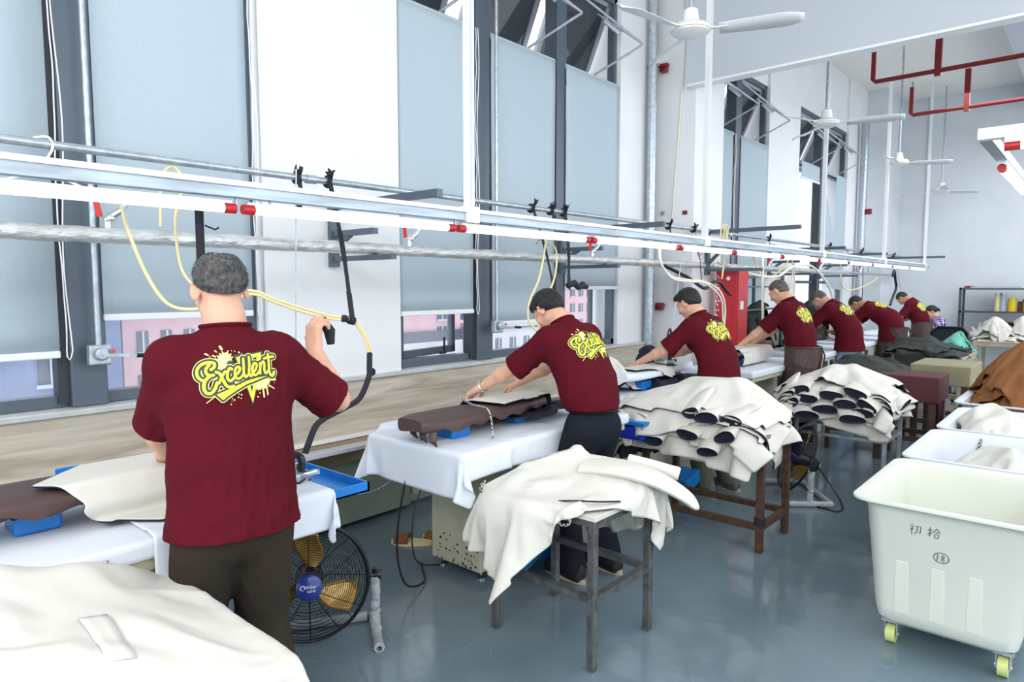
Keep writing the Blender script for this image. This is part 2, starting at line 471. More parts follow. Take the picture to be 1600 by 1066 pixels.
# ------------------------------------------------------------------ the room
WX = -0.10                                   # plane of the window frames
b = MB(); b.box((-0.4, -3.0, -0.1), (7.0, 16.4, 0.0)); structure(b, 'floor', M['floor'])
b = MB(); b.box((-0.5, -3.0, 5.4), (7.0, 16.6, 5.6)); structure(b, 'ceiling', M['ceiling'])
b = MB(); b.box((-0.4, 16.2, 0.0), (7.0, 16.4, 5.4)); structure(b, 'wall_far', M['farwall'])
ZS, ZT = 0.985, 4.42                          # sill and head of the windows
bays = [(-2.6, 2.02), (3.08, 5.92), (7.0, 9.85), (11.12, 13.72)]
b = MB()
y = -3.0
for y0, y1 in bays + [(16.4, 16.4)]:
    if y0 > y: b.box((-0.4, y, 0), (-0.04 if y < 3 else -0.02, y0, 5.4))
    y = y1
for y0, y1 in bays:
    b.box((-0.4, y0, 0), (-0.02, y1, ZS - 0.03)); b.box((-0.4, y0, ZT), (-0.06, y1, 5.4))
structure(b, 'wall_left', M['wall'])
b = MB(); b.box((-0.02, 2.05, ZS), (0.015, 3.05, 5.4)); structure(b, 'wall_pier_left', M['wall'])
b = MB(); b.box((-0.04, 6.6, 0), (0.46, 7.28, 5.4)); structure(b, 'wall_column', M['wall'], bevel=0.008)
b = MB(); b.box((-0.04, 14.9, 0), (0.35, 16.2, 5.4)); structure(b, 'wall_corner_column', M['farwall'])
# oak-look panel and the sill
b = MB(); b.box((-0.02, -2.9, 0.60), (0.03, 6.58, ZS - 0.03)); structure(b, 'trim_1', M['wood'])
b = MB(); b.box((-0.02, -2.9, 0.575), (0.045, 6.58, 0.60)); structure(b, 'trim_2', M['whitep'])
b = MB(); b.box((-0.36, -2.9, ZS - 0.03), (0.05, 6.58, ZS)); structure(b, 'trim_3', M['sill'], bevel=0.006)
b = MB(); b.box((-0.36, 7.3, ZS - 0.03), (0.05, 14.2, ZS)); structure(b, 'trim_4', M['sill'], bevel=0.006)
b = MB(); b.box((-0.02, 7.3, 0.60), (0.03, 14.2, ZS - 0.03)); structure(b, 'trim_5', M['wood'])
# grey panel hanging across the hall, white lip below, and the concrete beam behind
b = MB(); b.box((0.40, 6.48, 3.62), (6.9, 6.58, 5.4)); structure(b, 'wall_panel', M['beam'])
b = MB(); b.box((0.42, 6.46, 3.60), (6.9, 6.60, 3.622)); structure(b, 'trim_6', M['whitep'])
b = MB(); b.box((2.55, 10.0, 4.9), (6.9, 16.2, 5.4)); structure(b, 'ceiling_beam', M['beam'])

# ------------------------------------------------------------------ windows
def window(n, y0, y1, posts, sashes, low_open):
    root = bpy.data.objects.new('window_%d' % n, None); COL.objects.link(root); root.location = (WX, y0, ZS); root['kind'] = 'structure'
    f = MB()
    f.box((WX - 0.05, y0, ZS), (WX + 0.03, y1, ZS + 0.06)); f.box((WX - 0.05, y0, ZT - 0.06), (WX + 0.03, y1, ZT))
    f.box((WX - 0.05, y0, ZS), (WX + 0.03, y0 + 0.05, ZT)); f.box((WX - 0.05, y1 - 0.05, ZS), (WX + 0.03, y1, ZT))
    f.box((WX - 0.05, y0, 3.50), (WX + 0.02, y1, 3.56)); f.box((WX - 0.05, y0, 1.62), (WX + 0.02, y1, 1.67))
    f.build('window_frame', M['frame'], root, bevel=0.004)
    for a, c in posts:
        p = MB(); p.box((WX - 0.06, a, ZS), (WX + 0.08, c, ZT)); p.build('mullion', M['frame'], root, bevel=0.006)
        q = MB(); q.box((WX - 0.03, a - 0.05, ZS + 0.02), (WX + 0.05, a, 3.5)); q.build('mullion', M['framedark'], root)
    edges = [y0 + 0.05] + [t for pc in posts for t in pc] + [y1 - 0.05]
    for i in range(0, len(edges) - 1, 2):
        a, c = edges[i], edges[i + 1]
        g = MB(); g.box((WX - 0.03, a, 1.67), (WX - 0.024, c, 3.5)); g.build('pane', M['glass'], root)
        k = i // 2
        if k in sashes:                      # top-hung sash pushed outwards, dark tinted glass, silver stays
            R = rotm('Y', 24)
            h = 0.86; top = Vector((WX - 0.02, 0, ZT - 0.04))
            def T(x, yy, z): v = R @ Vector((x, 0, z)); return (top.x + v.x, yy, top.z + v.z)
            s = MB()
            for (ya, yb, za, zb) in ((a, a + 0.05, -h, 0), (c - 0.05, c, -h, 0), (a, c, -0.05, 0), (a, c, -h, -h + 0.05)):
                cx = Vector(T(0, (ya + yb) / 2, (za + zb) / 2)); s.obox(cx, (0.04, yb - ya, zb - za), R)
            so = s.build('sash_frame', M['alu'], root)
            g = MB(); g.obox(T(0, (a + c) / 2, -h / 2), (0.008, c - a - 0.1, h - 0.1), R); g.build('sash_glass', M['tint'], root)
            st = MB()
            lo = Vector(T(0, c - 0.15, -h + 0.06))
            st.cyl((WX + 0.42, c - 0.1, 3.86), (WX, a + 0.1, 4.32), 0.011, 6)
            st.cyl((WX + 0.42, c - 0.1, 3.86), (WX - 0.02, c - 0.35, 3.58), 0.011, 6)
            st.cyl((WX + 0.42, c - 0.1, 3.86), (WX, c - 0.25, 4.20), 0.009, 6)
            st.cyl((WX + 0.1, c - 0.28, 4.1), (WX + 0.22, c - 0.2, 3.98), 0.022, 8)
            st.build('stay_arm', M['galv'], root, smooth=True)
            w = MB(); w.box((WX - 0.30, c - 0.02, 3.56), (WX - 0.04, c + 0.0, ZT - 0.05)); 
        else:
            g = MB(); g.box((WX - 0.03, a, 3.56), (WX - 0.024, c, ZT - 0.06)); g.build('pane', M['tint'], root)
        if k in low_open:                    # bottom sash ajar
            R = rotm('Z', -13)
            s = MB()
            L = c - a - 0.02
            o0 = Vector((WX - 0.03, a + 0.01, ZS + 0.06))
            for (ya, yb, za, zb) in ((0, 0.04, 0, 0.56), (L - 0.05, L, 0, 0.56), (0, L, 0, 0.055), (0, L, 0.505, 0.56)):
                p = o0 + rotm('Z', 12) @ Vector((0, (ya + yb) / 2, (za + zb) / 2)); s.obox(p, (0.04, yb - ya, zb - za), rotm('Z', 12))
            so = s.build('sash_frame', M['frame'], root)
            p = o0 + rotm('Z', 12) @ Vector((0, L / 2, 0.28)); g = MB(); g.obox(p, (0.006, L - 0.08, 0.48), rotm('Z', 12)); g.build('sash_glass', M['glass'], root)
            h = MB(); h.bar(o0 + Vector((0.02, L * 0.62, 0.02)), o0 + Vector((0.02, L * 0.62, 0.14)), 0.012); h.bar(o0 + Vector((0.02, L * 0.56, 0.02)), o0 + Vector((0.02, L * 0.64, 0.02)), 0.02)
            h.build('handle', M['blackgloss'], root)
        else:
            g = MB(); g.box((WX - 0.03, a, ZS + 0.06), (WX - 0.024, c, 1.62)); g.build('pane', M['glass'], root)
    return root
window(1, -2.6, 2.02, [(1.03, 1.19)], (), ())
window(2, 3.08, 5.92, [(3.86, 4.04), (4.88, 5.02)], (0, 1, 2), (0, 2))
window(3, 7.0, 9.85, [(8.70, 8.88)], (0, 1), ())
window(4, 11.12, 13.72, [(12.2, 12.34)], (0, 1), ())

# ------------------------------------------------------------------ roller blinds
def blind(y0, y1, zb, label, chain=True, zt=3.55, side=1):
    x = WX + 0.065
    t = thing('roller_blind', label, 'blind', (x, y0, zb), group=None)
    m = MB(); m.cyl((x, y0, zt), (x, y1, zt), 0.028, 12); m.build('roller_tube', M['blind'], t, smooth=True)
    m = MB()
    ny, nz = 14, 24; vs = []; fs = []
    for j in range(nz + 1):
        for i in range(ny + 1):
            yy = y0 + (y1 - y0) * i / ny; zz = zt + (zb - zt) * j / nz
            vs.append((x + 0.028 + 0.003 * math.sin(yy * 9 + zz * 2) * (1 if j > 1 else 0), yy, zz))
    for j in range(nz):
        for i in range(ny): a = j * (ny + 1) + i; fs.append((a, a + ny + 1, a + ny + 2, a + 1))
    m.add(vs, fs); fo = m.build('fabric', M['blind'], t, smooth=True, fixn=False)
    so = fo.modifiers.new('s', 'SOLIDIFY'); so.thickness = 0.002
    m = MB(); m.box((x + 0.015, y0, zb - 0.035), (x + 0.04, y1, zb)); m.build('bottom_bar', M['whitep'], t, bevel=0.006)
    if chain:
        yc = y1 + 0.02 if side > 0 else y0 - 0.02
        m = MB(); n = 60
        P = [(x + 0.045 + 0.004 * math.sin(i * 0.9), yc + 0.006 * math.sin(i * 0.25), zt - (zt - zb + 0.0) * i / n) for i in range(n + 1)]
        P2 = [(x + 0.05, yc + 0.02 + 0.012 * math.sin(i * 0.22), zt - (zt - zb) * i / n) for i in range(n + 1)]
        loop = [(x + 0.05, yc + 0.003, zb - 0.03), (x + 0.05, yc + 0.012, zb - 0.045), (x + 0.05, yc + 0.02, zb - 0.03)]
        m.tube(P + loop + P2[::-1], 0.0032, 5); m.build('pull_chain', M['whitep'], t)
        m = MB(); m.cyl((x, y1 if side > 0 else y0, zt), (x, (y1 + 0.02) if side > 0 else (y0 - 0.02), zt), 0.03, 12); m.build('end_bracket', M['whitep'], t, smooth=True)
    return t
blind(-2.5, 0.985, 1.27, 'pale blue roller blind left of the first window post, hanging lowest', zt=3.9)
blind(1.18, 1.965, 1.44, 'pale blue roller blind behind the man in olive trousers, beside the white pier', zt=3.9, side=1)
blind(3.07, 3.80, 1.40, 'pale blue roller blind right of the white pier, over the opened lower sash', side=1)
blind(4.015, 4.84, 1.29, 'pale blue roller blind at the middle of the second window, behind the bowed black-haired man', chain=False)
blind(5.0, 5.87, 1.58, 'pale blue roller blind at the right end of the second window, pulled highest', chain=False)
blind(7.45, 8.60, 1.2, 'pale blue roller blind directly beyond the white wall column', side=1)
blind(8.85, 9.8, 1.2, 'pale blue roller blind at the right half of the third window', chain=False)
b4 = blind(11.2, 12.1, 3.32, 'short pale blue roller blind at the left of the farthest window', chain=False)
# the far blind whose fabric hangs torn and slanting
t = thing('roller_blind', 'torn pale blue roller blind hanging slanted at the right of the farthest window', 'blind', (WX + 0.065, 12.4, 1.4))
m = MB(); m.cyl((WX + 0.065, 12.38, 3.55), (WX + 0.065, 13.65, 3.55), 0.028, 10); m.build('roller_tube', M['blind'], t, smooth=True)
m = MB(); m.prism([(13.65, 3.55), (13.05, 3.55), (13.0, 2.5), (12.4, 3.28), (12.4, 1.9), (12.75, 1.55), (13.65, 1.5)], WX + 0.09, WX + 0.094, 'x'); m.build('fabric', M['blind'], t)

# window winder rods with gear boxes
def winder(y, ztop, zb, label, x=0.06):
    t = thing('window_winder', label, 'winder', (x, y, zb), group=None)
    m = MB(); m.cyl((x, y, zb), (x, y, ztop), 0.014, 10); m.build('rod', M['galv'], t, smooth=True)
    m = MB(); m.obox((x + 0.005, y, zb - 0.035), (0.05, 0.10, 0.10)); m.cyl((x + 0.03, y, zb - 0.03), (x + 0.055, y, zb - 0.03), 0.032, 12); m.build('gear_box', M['galv'], t, bevel=0.008)
    m = MB(); m.bar((x + 0.05, y, zb - 0.035), (x + 0.06, y + 0.17, zb - 0.045), 0.014); m.build('crank', M['galv'], t)
    m = MB(); m.cyl((x + 0.06, y + 0.15, zb - 0.045), (x + 0.065, y + 0.22, zb - 0.05), 0.011, 8); m.build('crank_handle', M['blackgloss'], t, smooth=True)
    m = MB(); m.cyl((x + 0.054, y + 0.045, zb - 0.018), (x + 0.06, y + 0.045, zb - 0.018), 0.010, 10); m.build('red_sticker', M['redlabel'], t)
winder(1.13, 3.95, 1.28, 'steel window winder with crank on the first window post')
winder(4.0, 3.95, 1.29, 'steel window winder with crank on the second window post')

# ------------------------------------------------------------------ outside: buildings over the road
def building(loc, size, wallm, wins, label, wsz=(0.5, 0.55), name='apartment_building', bands=(), edge='greyb'):
    x, y, z = loc; sx, sy, sz = size
    t = thing(name, label, 'building', (x, y + sy / 2, z))
    m = MB(); m.box((x - sx, y, z), (x, y + sy, z + sz)); m.build('wall', M[wallm], t)
    m = MB(); m.box((x - sx - 0.1, y - 0.1, z + sz), (x + 0.1, y + sy + 0.1, z + sz + 0.15)); m.build('roof_edge', M[edge], t)
    for (ya, yb, za, zb, mm) in bands:
        m = MB(); m.box((x - 0.01, ya, za), (x + 0.12, yb, zb)); m.build('wall_band', M[mm], t)
    for yc, zc in wins:
        m = MB(); m.box((x - 0.02, yc - wsz[0] / 2, zc - wsz[1] / 2), (x + 0.03, yc + wsz[0] / 2, zc + wsz[1] / 2)); w = m.build('window', M['wing'], t)
        m = MB(); m.box((x + 0.03, yc - 0.02, zc - wsz[1] / 2), (x + 0.05, yc + 0.02, zc + wsz[1] / 2)); m.box((x, yc - wsz[0] / 2 - 0.04, zc - wsz[1] / 2 - 0.06), (x + 0.08, yc + wsz[0] / 2 + 0.04, zc - wsz[1] / 2)); m.build('window_bars', M['blind'], w)
    return t
building((-11.0, 4.95, -6.0), (4, 4.6, 12.0), 'pinkb', [(5.32 + 0.47 * i, zc) for i in range(9) for zc in (0.45, -0.45)], 'pink rendered block seen under the blind behind the first man', wsz=(0.22, 0.42))
building((-9.0, -6.0, -6.0), (5, 10.25, 8.6), 'blueb', [(3.2, 0.25), (2.2, 0.25), (1.0, 0.25)], 'blue-grey concrete block seen under the leftmost blind', wsz=(0.35, 0.5))
building((-13.0, 12.0, -6.0), (4, 4.3, 12.2), 'pinkb', [(15.43, 0.65), (15.43, 0.05)], 'pale pink block seen through the opened lower sash', wsz=(0.42, 0.36), bands=[(12.0, 16.3, -0.25, 0.10, 'wing'), (12.0, 16.3, -0.75, -0.25, 'greyb')])
building((-12.0, 16.6, -6.0), (2.5, 5.0, 6.15), 'greyb', [(17.15 + 0.75 * i, -0.42) for i in range(6)], 'low pale grey block with square windows under the middle blind', wsz=(0.3, 0.4), bands=[(17.0, 19.6, 0.10, 0.14, 'wing')])
building((-15.0, 17.5, -6.0), (0.3, 5.2, 6.6), 'blueb', [], 'blue-grey roof wall behind the low grey block')
building((-18.0, 28.5, -6.0), (6, 12.0, 16.0), 'pinkb', [(29.6 + 0.78 * i, 1.25 - 0.85 * j) for i in range(10) for j in range(5)], 'tall pink block with rows of windows at the right end of the second window', wsz=(0.4, 0.45))
# ------------------------------------------------------------------ smooth solid modelling for bodies and clothes
class Field:
    """distance field on a grid; shapes melt together; surface() returns one closed mesh"""
    def __init__(s, lo, hi, h):
        s.h = h; s.lo = np.array(lo, float); s.n = np.ceil((np.array(hi) - s.lo) / h).astype(int) + 1
        s.D = np.full(tuple(s.n), 0.2, dtype=np.float32)
    def region(s, lo, hi):
        a = np.clip(np.floor((np.array(lo) - s.lo) / s.h).astype(int), 0, s.n); b = np.clip(np.ceil((np.array(hi) - s.lo) / s.h).astype(int) + 1, 0, s.n)
        if np.any(b <= a): return None, None
        sl = tuple(slice(a[i], b[i]) for i in range(3))
        ax = [s.lo[i] + s.h * np.arange(a[i], b[i]) for i in range(3)]
        X, Y, Z = np.meshgrid(*ax, indexing='ij', sparse=True)
        return sl, (X, Y, Z)
    def put(s, sl, d, k, mode='add'):
        A = s.D[sl]
        if mode == 'cut': A[...] = np.maximum(A, -d); return
        if k <= 0: np.minimum(A, d, out=A); return
        hh = np.maximum(k - np.abs(A - d), 0) / k
        A[...] = np.minimum(A, d) - hh * hh * k * 0.25
    def cone(s, a, b, r1, r2=None, k=0.02, mode='add', fwd=None, flat=1.0):
        """tapered capsule a-b; fwd/flat squash it along one direction"""
        r2 = r1 if r2 is None else r2
        a = np.array(a, float); b = np.array(b, float); R = max(r1, r2) + 0.07
        sl, G = s.region(np.minimum(a, b) - R, np.maximum(a, b) + R)
        if sl is None: return
        X, Y, Z = [g - a[i] for i, g in enumerate(G)]
        ba = b - a
        if fwd is not None:
            f = np.array(fwd, float); f = f / np.linalg.norm(f); q = (X * f[0] + Y * f[1] + Z * f[2]) * (1 / flat - 1)
            X = X + q * f[0]; Y = Y + q * f[1]; Z = Z + q * f[2]
            ba = ba + f * (ba @ f) * (1 / flat - 1)
        L2 = max(ba @ ba, 1e-9)
        t = np.clip((X * ba[0] + Y * ba[1] + Z * ba[2]) / L2, 0, 1)
        d = np.sqrt((X - t * ba[0]) ** 2 + (Y - t * ba[1]) ** 2 + (Z - t * ba[2]) ** 2) - (r1 + (r2 - r1) * t)
        if fwd is not None: d = d * (0.5 + 0.5 * flat)
        s.put(sl, d.astype(np.float32), k, mode)
    def chain(s, P, R, k=0.02, **kw):
        for i in range(len(P) - 1): s.cone(P[i], P[i + 1], R[i], R[i + 1], k, **kw)
    def ell(s, c, r, B=None, k=0.02, mode='add'):
        """ellipsoid with half-axes r in the frame B (rows are its axes)"""
        c = np.array(c, float); B = np.eye(3) if B is None else np.array(B, float); R = max(r) + 0.06
        sl, G = s.region(c - R, c + R)
        if sl is None: return
        X, Y, Z = [g - c[i] for i, g in enumerate(G)]
        q = [(X * B[i][0] + Y * B[i][1] + Z * B[i][2]) for i in range(3)]
        k0 = np.sqrt(sum((q[i] / r[i]) ** 2 for i in range(3))); k1 = np.sqrt(sum((q[i] / r[i] ** 2) ** 2 for i in range(3)))
        d = k0 * (k0 - 1) / np.maximum(k1, 1e-6)
        s.put(sl, d.astype(np.float32), k, mode)
    def rbox(s, c, hs, B, rad, k=0.01):
        c = np.array(c, float); B = np.array(B, float); R = float(np.linalg.norm(hs)) + rad + 0.03
        sl, G = s.region(c - R, c + R)
        if sl is None: return
        X, Y, Z = [g - c[i] for i, g in enumerate(G)]
        q = [np.abs(X * B[i][0] + Y * B[i][1] + Z * B[i][2]) - hs[i] for i in range(3)]
        d = np.sqrt(sum(np.maximum(v, 0) ** 2 for v in q)) + np.minimum(np.maximum(np.maximum(q[0], q[1]), q[2]), 0) - rad
        s.put(sl, d.astype(np.float32), k)
    def surface(s):
        D = s.D; D[0] = D[-1] = 0.2; D[:, 0] = D[:, -1] = 0.2; D[:, :, 0] = D[:, :, -1] = 0.2
        I = D < 0
        c = [I[i:i - 1 or None, j:j - 1 or None, k:k - 1 or None] for i in (0, 1) for j in (0, 1) for k in (0, 1)]
        nx, ny, nz = [m - 1 for m in D.shape]
        c = [I[i:i + nx, j:j + ny, k:k + nz] for i in (0, 1) for j in (0, 1) for k in (0, 1)]
        al = c[0].copy(); an = c[0].copy()
        for q in c[1:]: al &= q; an |= q
        cells = np.argwhere(an & ~al)
        if len(cells) == 0: return np.zeros((0, 3)), np.zeros((0, 4), int)
        idx = np.full((nx, ny, nz), -1, dtype=np.int32); idx[tuple(cells.T)] = np.arange(len(cells))
        corner = np.array([(i, j, k) for i in (0, 1) for j in (0, 1) for k in (0, 1)])
        val = np.stack([D[tuple((cells + o).T)] for o in corner], 1)
        acc = np.zeros((len(cells), 3)); cnt = np.zeros(len(cells))
        for a in range(8):
            for b in range(a + 1, 8):
                if np.abs(corner[a] - corner[b]).sum() != 1: continue
                va, vb = val[:, a], val[:, b]; m = (va < 0) != (vb < 0)
                t = np.where(m, va / np.where(m, va - vb, 1), 0)
                acc += (corner[a] + t[:, None] * (corner[b] - corner[a])) * m[:, None]; cnt += m
        V = s.lo + s.h * (cells + acc / cnt[:, None])
        F = []
        for ax in range(3):
            o = [0, 0, 0]; o[ax] = 1
            A = I[:nx, :ny, :nz]; B = I[o[0]:o[0] + nx, o[1]:o[1] + ny, o[2]:o[2] + nz]
            e = np.argwhere(A != B); e = e[np.all(e > 0, axis=1)]
            inside = A[tuple(e.T)]
            u, v = [(1, 2), (2, 0), (0, 1)][ax]
            du = np.zeros(3, int); du[u] = 1; dv = np.zeros(3, int); dv[v] = 1
            q = np.stack([idx[tuple((e - du - dv).T)], idx[tuple((e - dv).T)], idx[tuple(e.T)], idx[tuple((e - du).T)]], 1)
            q[~inside] = q[~inside][:, ::-1]
            F.append(q)
        F = np.concatenate(F); F = F[np.all(F >= 0, axis=1)]
        return V, F

def neighbours_smooth(V, F, it=2, lam=0.5):
    E = np.concatenate([F[:, [0, 1]], F[:, [1, 2]], F[:, [2, 3]], F[:, [3, 0]]])
    for _ in range(it):
        A = np.zeros_like(V); n = np.zeros(len(V))
        np.add.at(A, E[:, 0], V[E[:, 1]]); np.add.at(A, E[:, 1], V[E[:, 0]])
        np.add.at(n, E[:, 0], 1); np.add.at(n, E[:, 1], 1)
        V = V * (1 - lam) + lam * A / np.maximum(n, 1)[:, None]
    return V

def vert_normals(V, F):
    N = np.cross(V[F[:, 2]] - V[F[:, 0]], V[F[:, 3]] - V[F[:, 1]]); out = np.zeros_like(V)
    for k in range(4): np.add.at(out, F[:, k], N)
    return out / np.maximum(np.linalg.norm(out, axis=1), 1e-9)[:, None]

def folds(P, seed, freq=9.0, direction=(0, 0, 1), stretch=0.3, warp=0.5):
    """soft creases running along one direction, 0..1"""
    rs = np.random.RandomState(seed); d = np.array(direction, float); d /= np.linalg.norm(d)
    Q = P - np.outer(P @ d, d) * (1 - stretch)
    out = np.zeros(len(P))
    for k in range(5):
        a = rs.randn(3); a /= np.linalg.norm(a); b = rs.randn(3) * 3.0; ph = rs.rand(3) * 6.28
        fr = freq * (0.7 + 0.35 * k)
        w = np.sin(P @ b + ph[0]) * warp * 2 + np.sin(P @ (rs.randn(3) * 5) + ph[1]) * warp
        v = np.sin(Q @ a * fr * 2 + w + ph[2])
        out += (1 - np.abs(v)) ** 2 / (1 + 0.5 * k)
    return out / 3.0

def mesh_from(V, F, name):
    me = bpy.data.meshes.new(name); me.from_pydata(V.tolist(), [], F.tolist() if hasattr(F, 'tolist') else F); me.update()
    return me

def nrm(v): v = np.array(v, float); return v / np.linalg.norm(v)

def hand_sdf(Fd, w, d, pn, th, curl=25, spread=1.0, k=0.006, scale=1.0, thumb_in=0.5):
    """w wrist, d direction to the fingers, pn palm normal (palm faces it), th thumb side"""
    d = nrm(d); pn = nrm(pn - d * np.dot(pn, d)); s = np.cross(d, pn); s = s if np.dot(s, th) > 0 else -s
    sc = scale; B = np.array([d, s, pn])
    Fd.rbox(w + d * 0.048 * sc, (0.030 * sc, 0.026 * sc, 0.004 * sc), B, 0.012 * sc, 0.02)
    Fd.cone(w - d * 0.02, w + d * 0.03 * sc, 0.024 * sc, 0.022 * sc, 0.02, fwd=pn, flat=0.72)
    lens = (0.072, 0.080, 0.076, 0.060)
    for i, (o, L) in enumerate(zip((0.031, 0.0105, -0.0105, -0.030), lens)):
        p = w + d * (0.086 - 0.006 * abs(i - 1)) * sc + s * o * sc * spread
        cu = math.radians(curl * (0.8 + 0.12 * i)); a = 0.0; r = 0.0092 * sc if i < 3 else 0.008 * sc
        dd = nrm(d + s * (o * 1.6 * spread)); pts = [p]
        for fr in (0.45, 0.31, 0.24):
            a += cu; q = dd * math.cos(a) + pn * math.sin(a); p = p + q * L * fr * sc; pts.append(p)
        Fd.chain([w + d * 0.06 * sc + s * o * sc * 0.9] + pts, [r * 1.05, r * 1.05, r, r * 0.93, r * 0.82], k)
    b = w + d * 0.02 * sc + s * 0.026 * sc + pn * 0.006
    t1 = b + (d * 0.55 + s * 0.75 + pn * 0.3 * thumb_in) * 0.036 * sc
    t2 = t1 + nrm(d * 0.85 + s * 0.35 + pn * thumb_in) * 0.032 * sc
    t3 = t2 + nrm(d * 0.95 + s * 0.05 + pn * thumb_in) * 0.026 * sc
    Fd.chain([b, t1, t2, t3], [0.0145 * sc, 0.0125 * sc, 0.0105 * sc, 0.0088 * sc], 0.01)

def ik(a, c, l1, l2, pole):
    """elbow between shoulder a and wrist c bending towards pole"""
    a = np.array(a); c = np.array(c); d = c - a; L = min(np.linalg.norm(d), (l1 + l2) * 0.995); u = d / np.linalg.norm(d)
    x = (l1 * l1 - l2 * l2 + L * L) / (2 * L); hgt = math.sqrt(max(l1 * l1 - x * x, 0))
    p = np.array(pole, float); p = p - u * (p @ u); p /= np.linalg.norm(p)
    return a + u * x + p * hgt, a + u * L

# --- the back print, laid out flat once: letters as strokes
PW, PH, PS = 1218, 1066, 6.0
def print_layers(step):
    xs = np.arange(30, 1130, step); ys = np.arange(110, 930, step); X, Y = np.meshgrid(xs, ys, indexing='ij')
    strokes = [
        ([(148, 560), (108, 520), (98, 440), (140, 375), (220, 342), (292, 352), (290, 400), (252, 432)], 17),
        ([(238, 372), (196, 425), (200, 480), (236, 503), (272, 500)], 17),
        ([(240, 505), (182, 560), (156, 640), (172, 712), (222, 724), (270, 675), (303, 600)], 18),
        ([(306, 466), (342, 486), (368, 560), (402, 640), (440, 662), (484, 655)], 17), ([(402, 462), (362, 530), (322, 606)], 14),
        ([(484, 440), (458, 424), (430, 478), (424, 552), (452, 586), (490, 560), (520, 520)], 15),
        ([(520, 520), (560, 480), (577, 430), (548, 414), (518, 462), (514, 532), (542, 565), (582, 550), (614, 505)], 14),
        ([(628, 318), (626, 400), (620, 500), (640, 550), (672, 525)], 15), ([(704, 302), (700, 400), (688, 500), (706, 545), (738, 520)], 15),
        ([(735, 500), (775, 462), (792, 402), (764, 385), (738, 430), (732, 500), (756, 536), (792, 520), (826, 480)], 14),
        ([(838, 392), (836, 450), (830, 522)], 14), ([(836, 452), (862, 394), (892, 374), (902, 404), (892, 480), (906, 525), (938, 500)], 14),
        ([(972, 286), (966, 400), (958, 500), (976, 556), (1006, 566), (1028, 520)], 17), ([(906, 336), (970, 324), (1048, 318)], 14)]
    def dist(segs):
        D = np.full(X.shape, 1e3)
        for P, w in segs:
            C = [np.array(p[:2]) for p in catmull([(a, b, 0) for a, b in P], 5)]
            for a, b in zip(C[:-1], C[1:]):
                ba = b - a; t = np.clip(((X - a[0]) * ba[0] + (Y - a[1]) * ba[1]) / max(ba @ ba, 1e-6), 0, 1)
                D = np.minimum(D, np.hypot(X - a[0] - t * ba[0], Y - a[1] - t * ba[1]) - w)
        return D
    def poly(P):
        D = np.full(X.shape, -1e4); sgn = np.zeros(X.shape, bool); dd = np.full(X.shape, 1e4); n = len(P)
        for i in range(n):
            a = np.array(P[i], float); b = np.array(P[(i + 1) % n], float); ba = b - a
            t = np.clip(((X - a[0]) * ba[0] + (Y - a[1]) * ba[1]) / (ba @ ba), 0, 1)
            dd = np.minimum(dd, np.hypot(X - a[0] - t * ba[0], Y - a[1] - t * ba[1]))
            c = ((a[1] > Y) != (b[1] > Y)) & (X < (b[0] - a[0]) * (Y - a[1]) / ((b[1] - a[1]) if b[1] != a[1] else 1e-9) + a[0]); sgn ^= c
        return np.where(sgn, -dd, dd)
    def disc(x, y, r, ry=None): ry = ry or r; return (np.hypot((X - x) / r, (Y - y) / ry) - 1) * min(r, ry)
    def splat(x, y, r, seed, n=11, amp=0.3):
        rs = np.random.RandomState(seed); th = np.arctan2(Y - y, X - x); rr = r * (1 + amp * 0.5 * np.sin(n * th + rs.rand() * 6) + amp * 0.4 * np.sin((n + 4) * th + rs.rand() * 6))
        return np.hypot(X - x, Y - y) - rr
    def drop(a, b, w): return dist([([a, ((a[0] + b[0]) / 2, (a[1] + b[1]) / 2), b], w)])
    mn = lambda *a: np.minimum.reduce(a)
    L = dist(strokes); tri = poly([(548, 292), (888, 250), (702, 884)]); trib = poly([(520, 262), (930, 226), (702, 924)])
    inner = poly([(640, 330), (812, 305), (700, 750)])
    sw = poly([(285, 745), (480, 668), (640, 605), (780, 574), (940, 562), (800, 595), (640, 645), (520, 705), (430, 760), (350, 815)])
    rs = np.random.RandomState(4)
    s1 = [splat(425, 300, 78, 1), splat(380, 360, 80, 2), drop((388, 150), (400, 180), 15), drop((210, 232), (238, 246), 10), drop((322, 196), (338, 214), 7), drop((288, 258), (316, 270), 9),
          drop((200, 294), (330, 330), 5), drop((160, 322), (300, 345), 6), drop((250, 268), (260, 272), 5), disc(596, 232, 11), disc(547, 214, 7), disc(510, 205, 6), disc(625, 250, 6), drop((340, 262), (400, 330), 8), drop((470, 205), (440, 260), 6)]
    s2 = [splat(860, 650, 62, 3, 9), splat(800, 680, 50, 5), splat(920, 630, 40, 6), drop((856, 700), (860, 826), 10), drop((905, 690), (912, 800), 10), drop((940, 680), (1012, 735), 7), drop((960, 620), (1050, 628), 7), disc(776, 815, 12, 8),
          disc(806, 770, 7, 12), disc(1040, 620, 13), disc(1025, 660, 6), disc(940, 700, 7), disc(568, 768, 10), disc(530, 796, 9), disc(480, 825, 10), disc(458, 806, 7), disc(540, 756, 7), disc(440, 878, 8), disc(560, 812, 7), disc(452, 842, 5), drop((166, 838), (258, 772), 5), drop((222, 796), (262, 772), 4)]
    dark2 = [splat(475, 372, 44, 7, 13, 0.5), disc(486, 296, 9), disc(446, 272, 6), disc(420, 294, 5), disc(370, 402, 6), disc(404, 366, 5), disc(540, 355, 7), disc(552, 340, 4), disc(516, 330, 5)]
    band = np.maximum(tri, -inner)
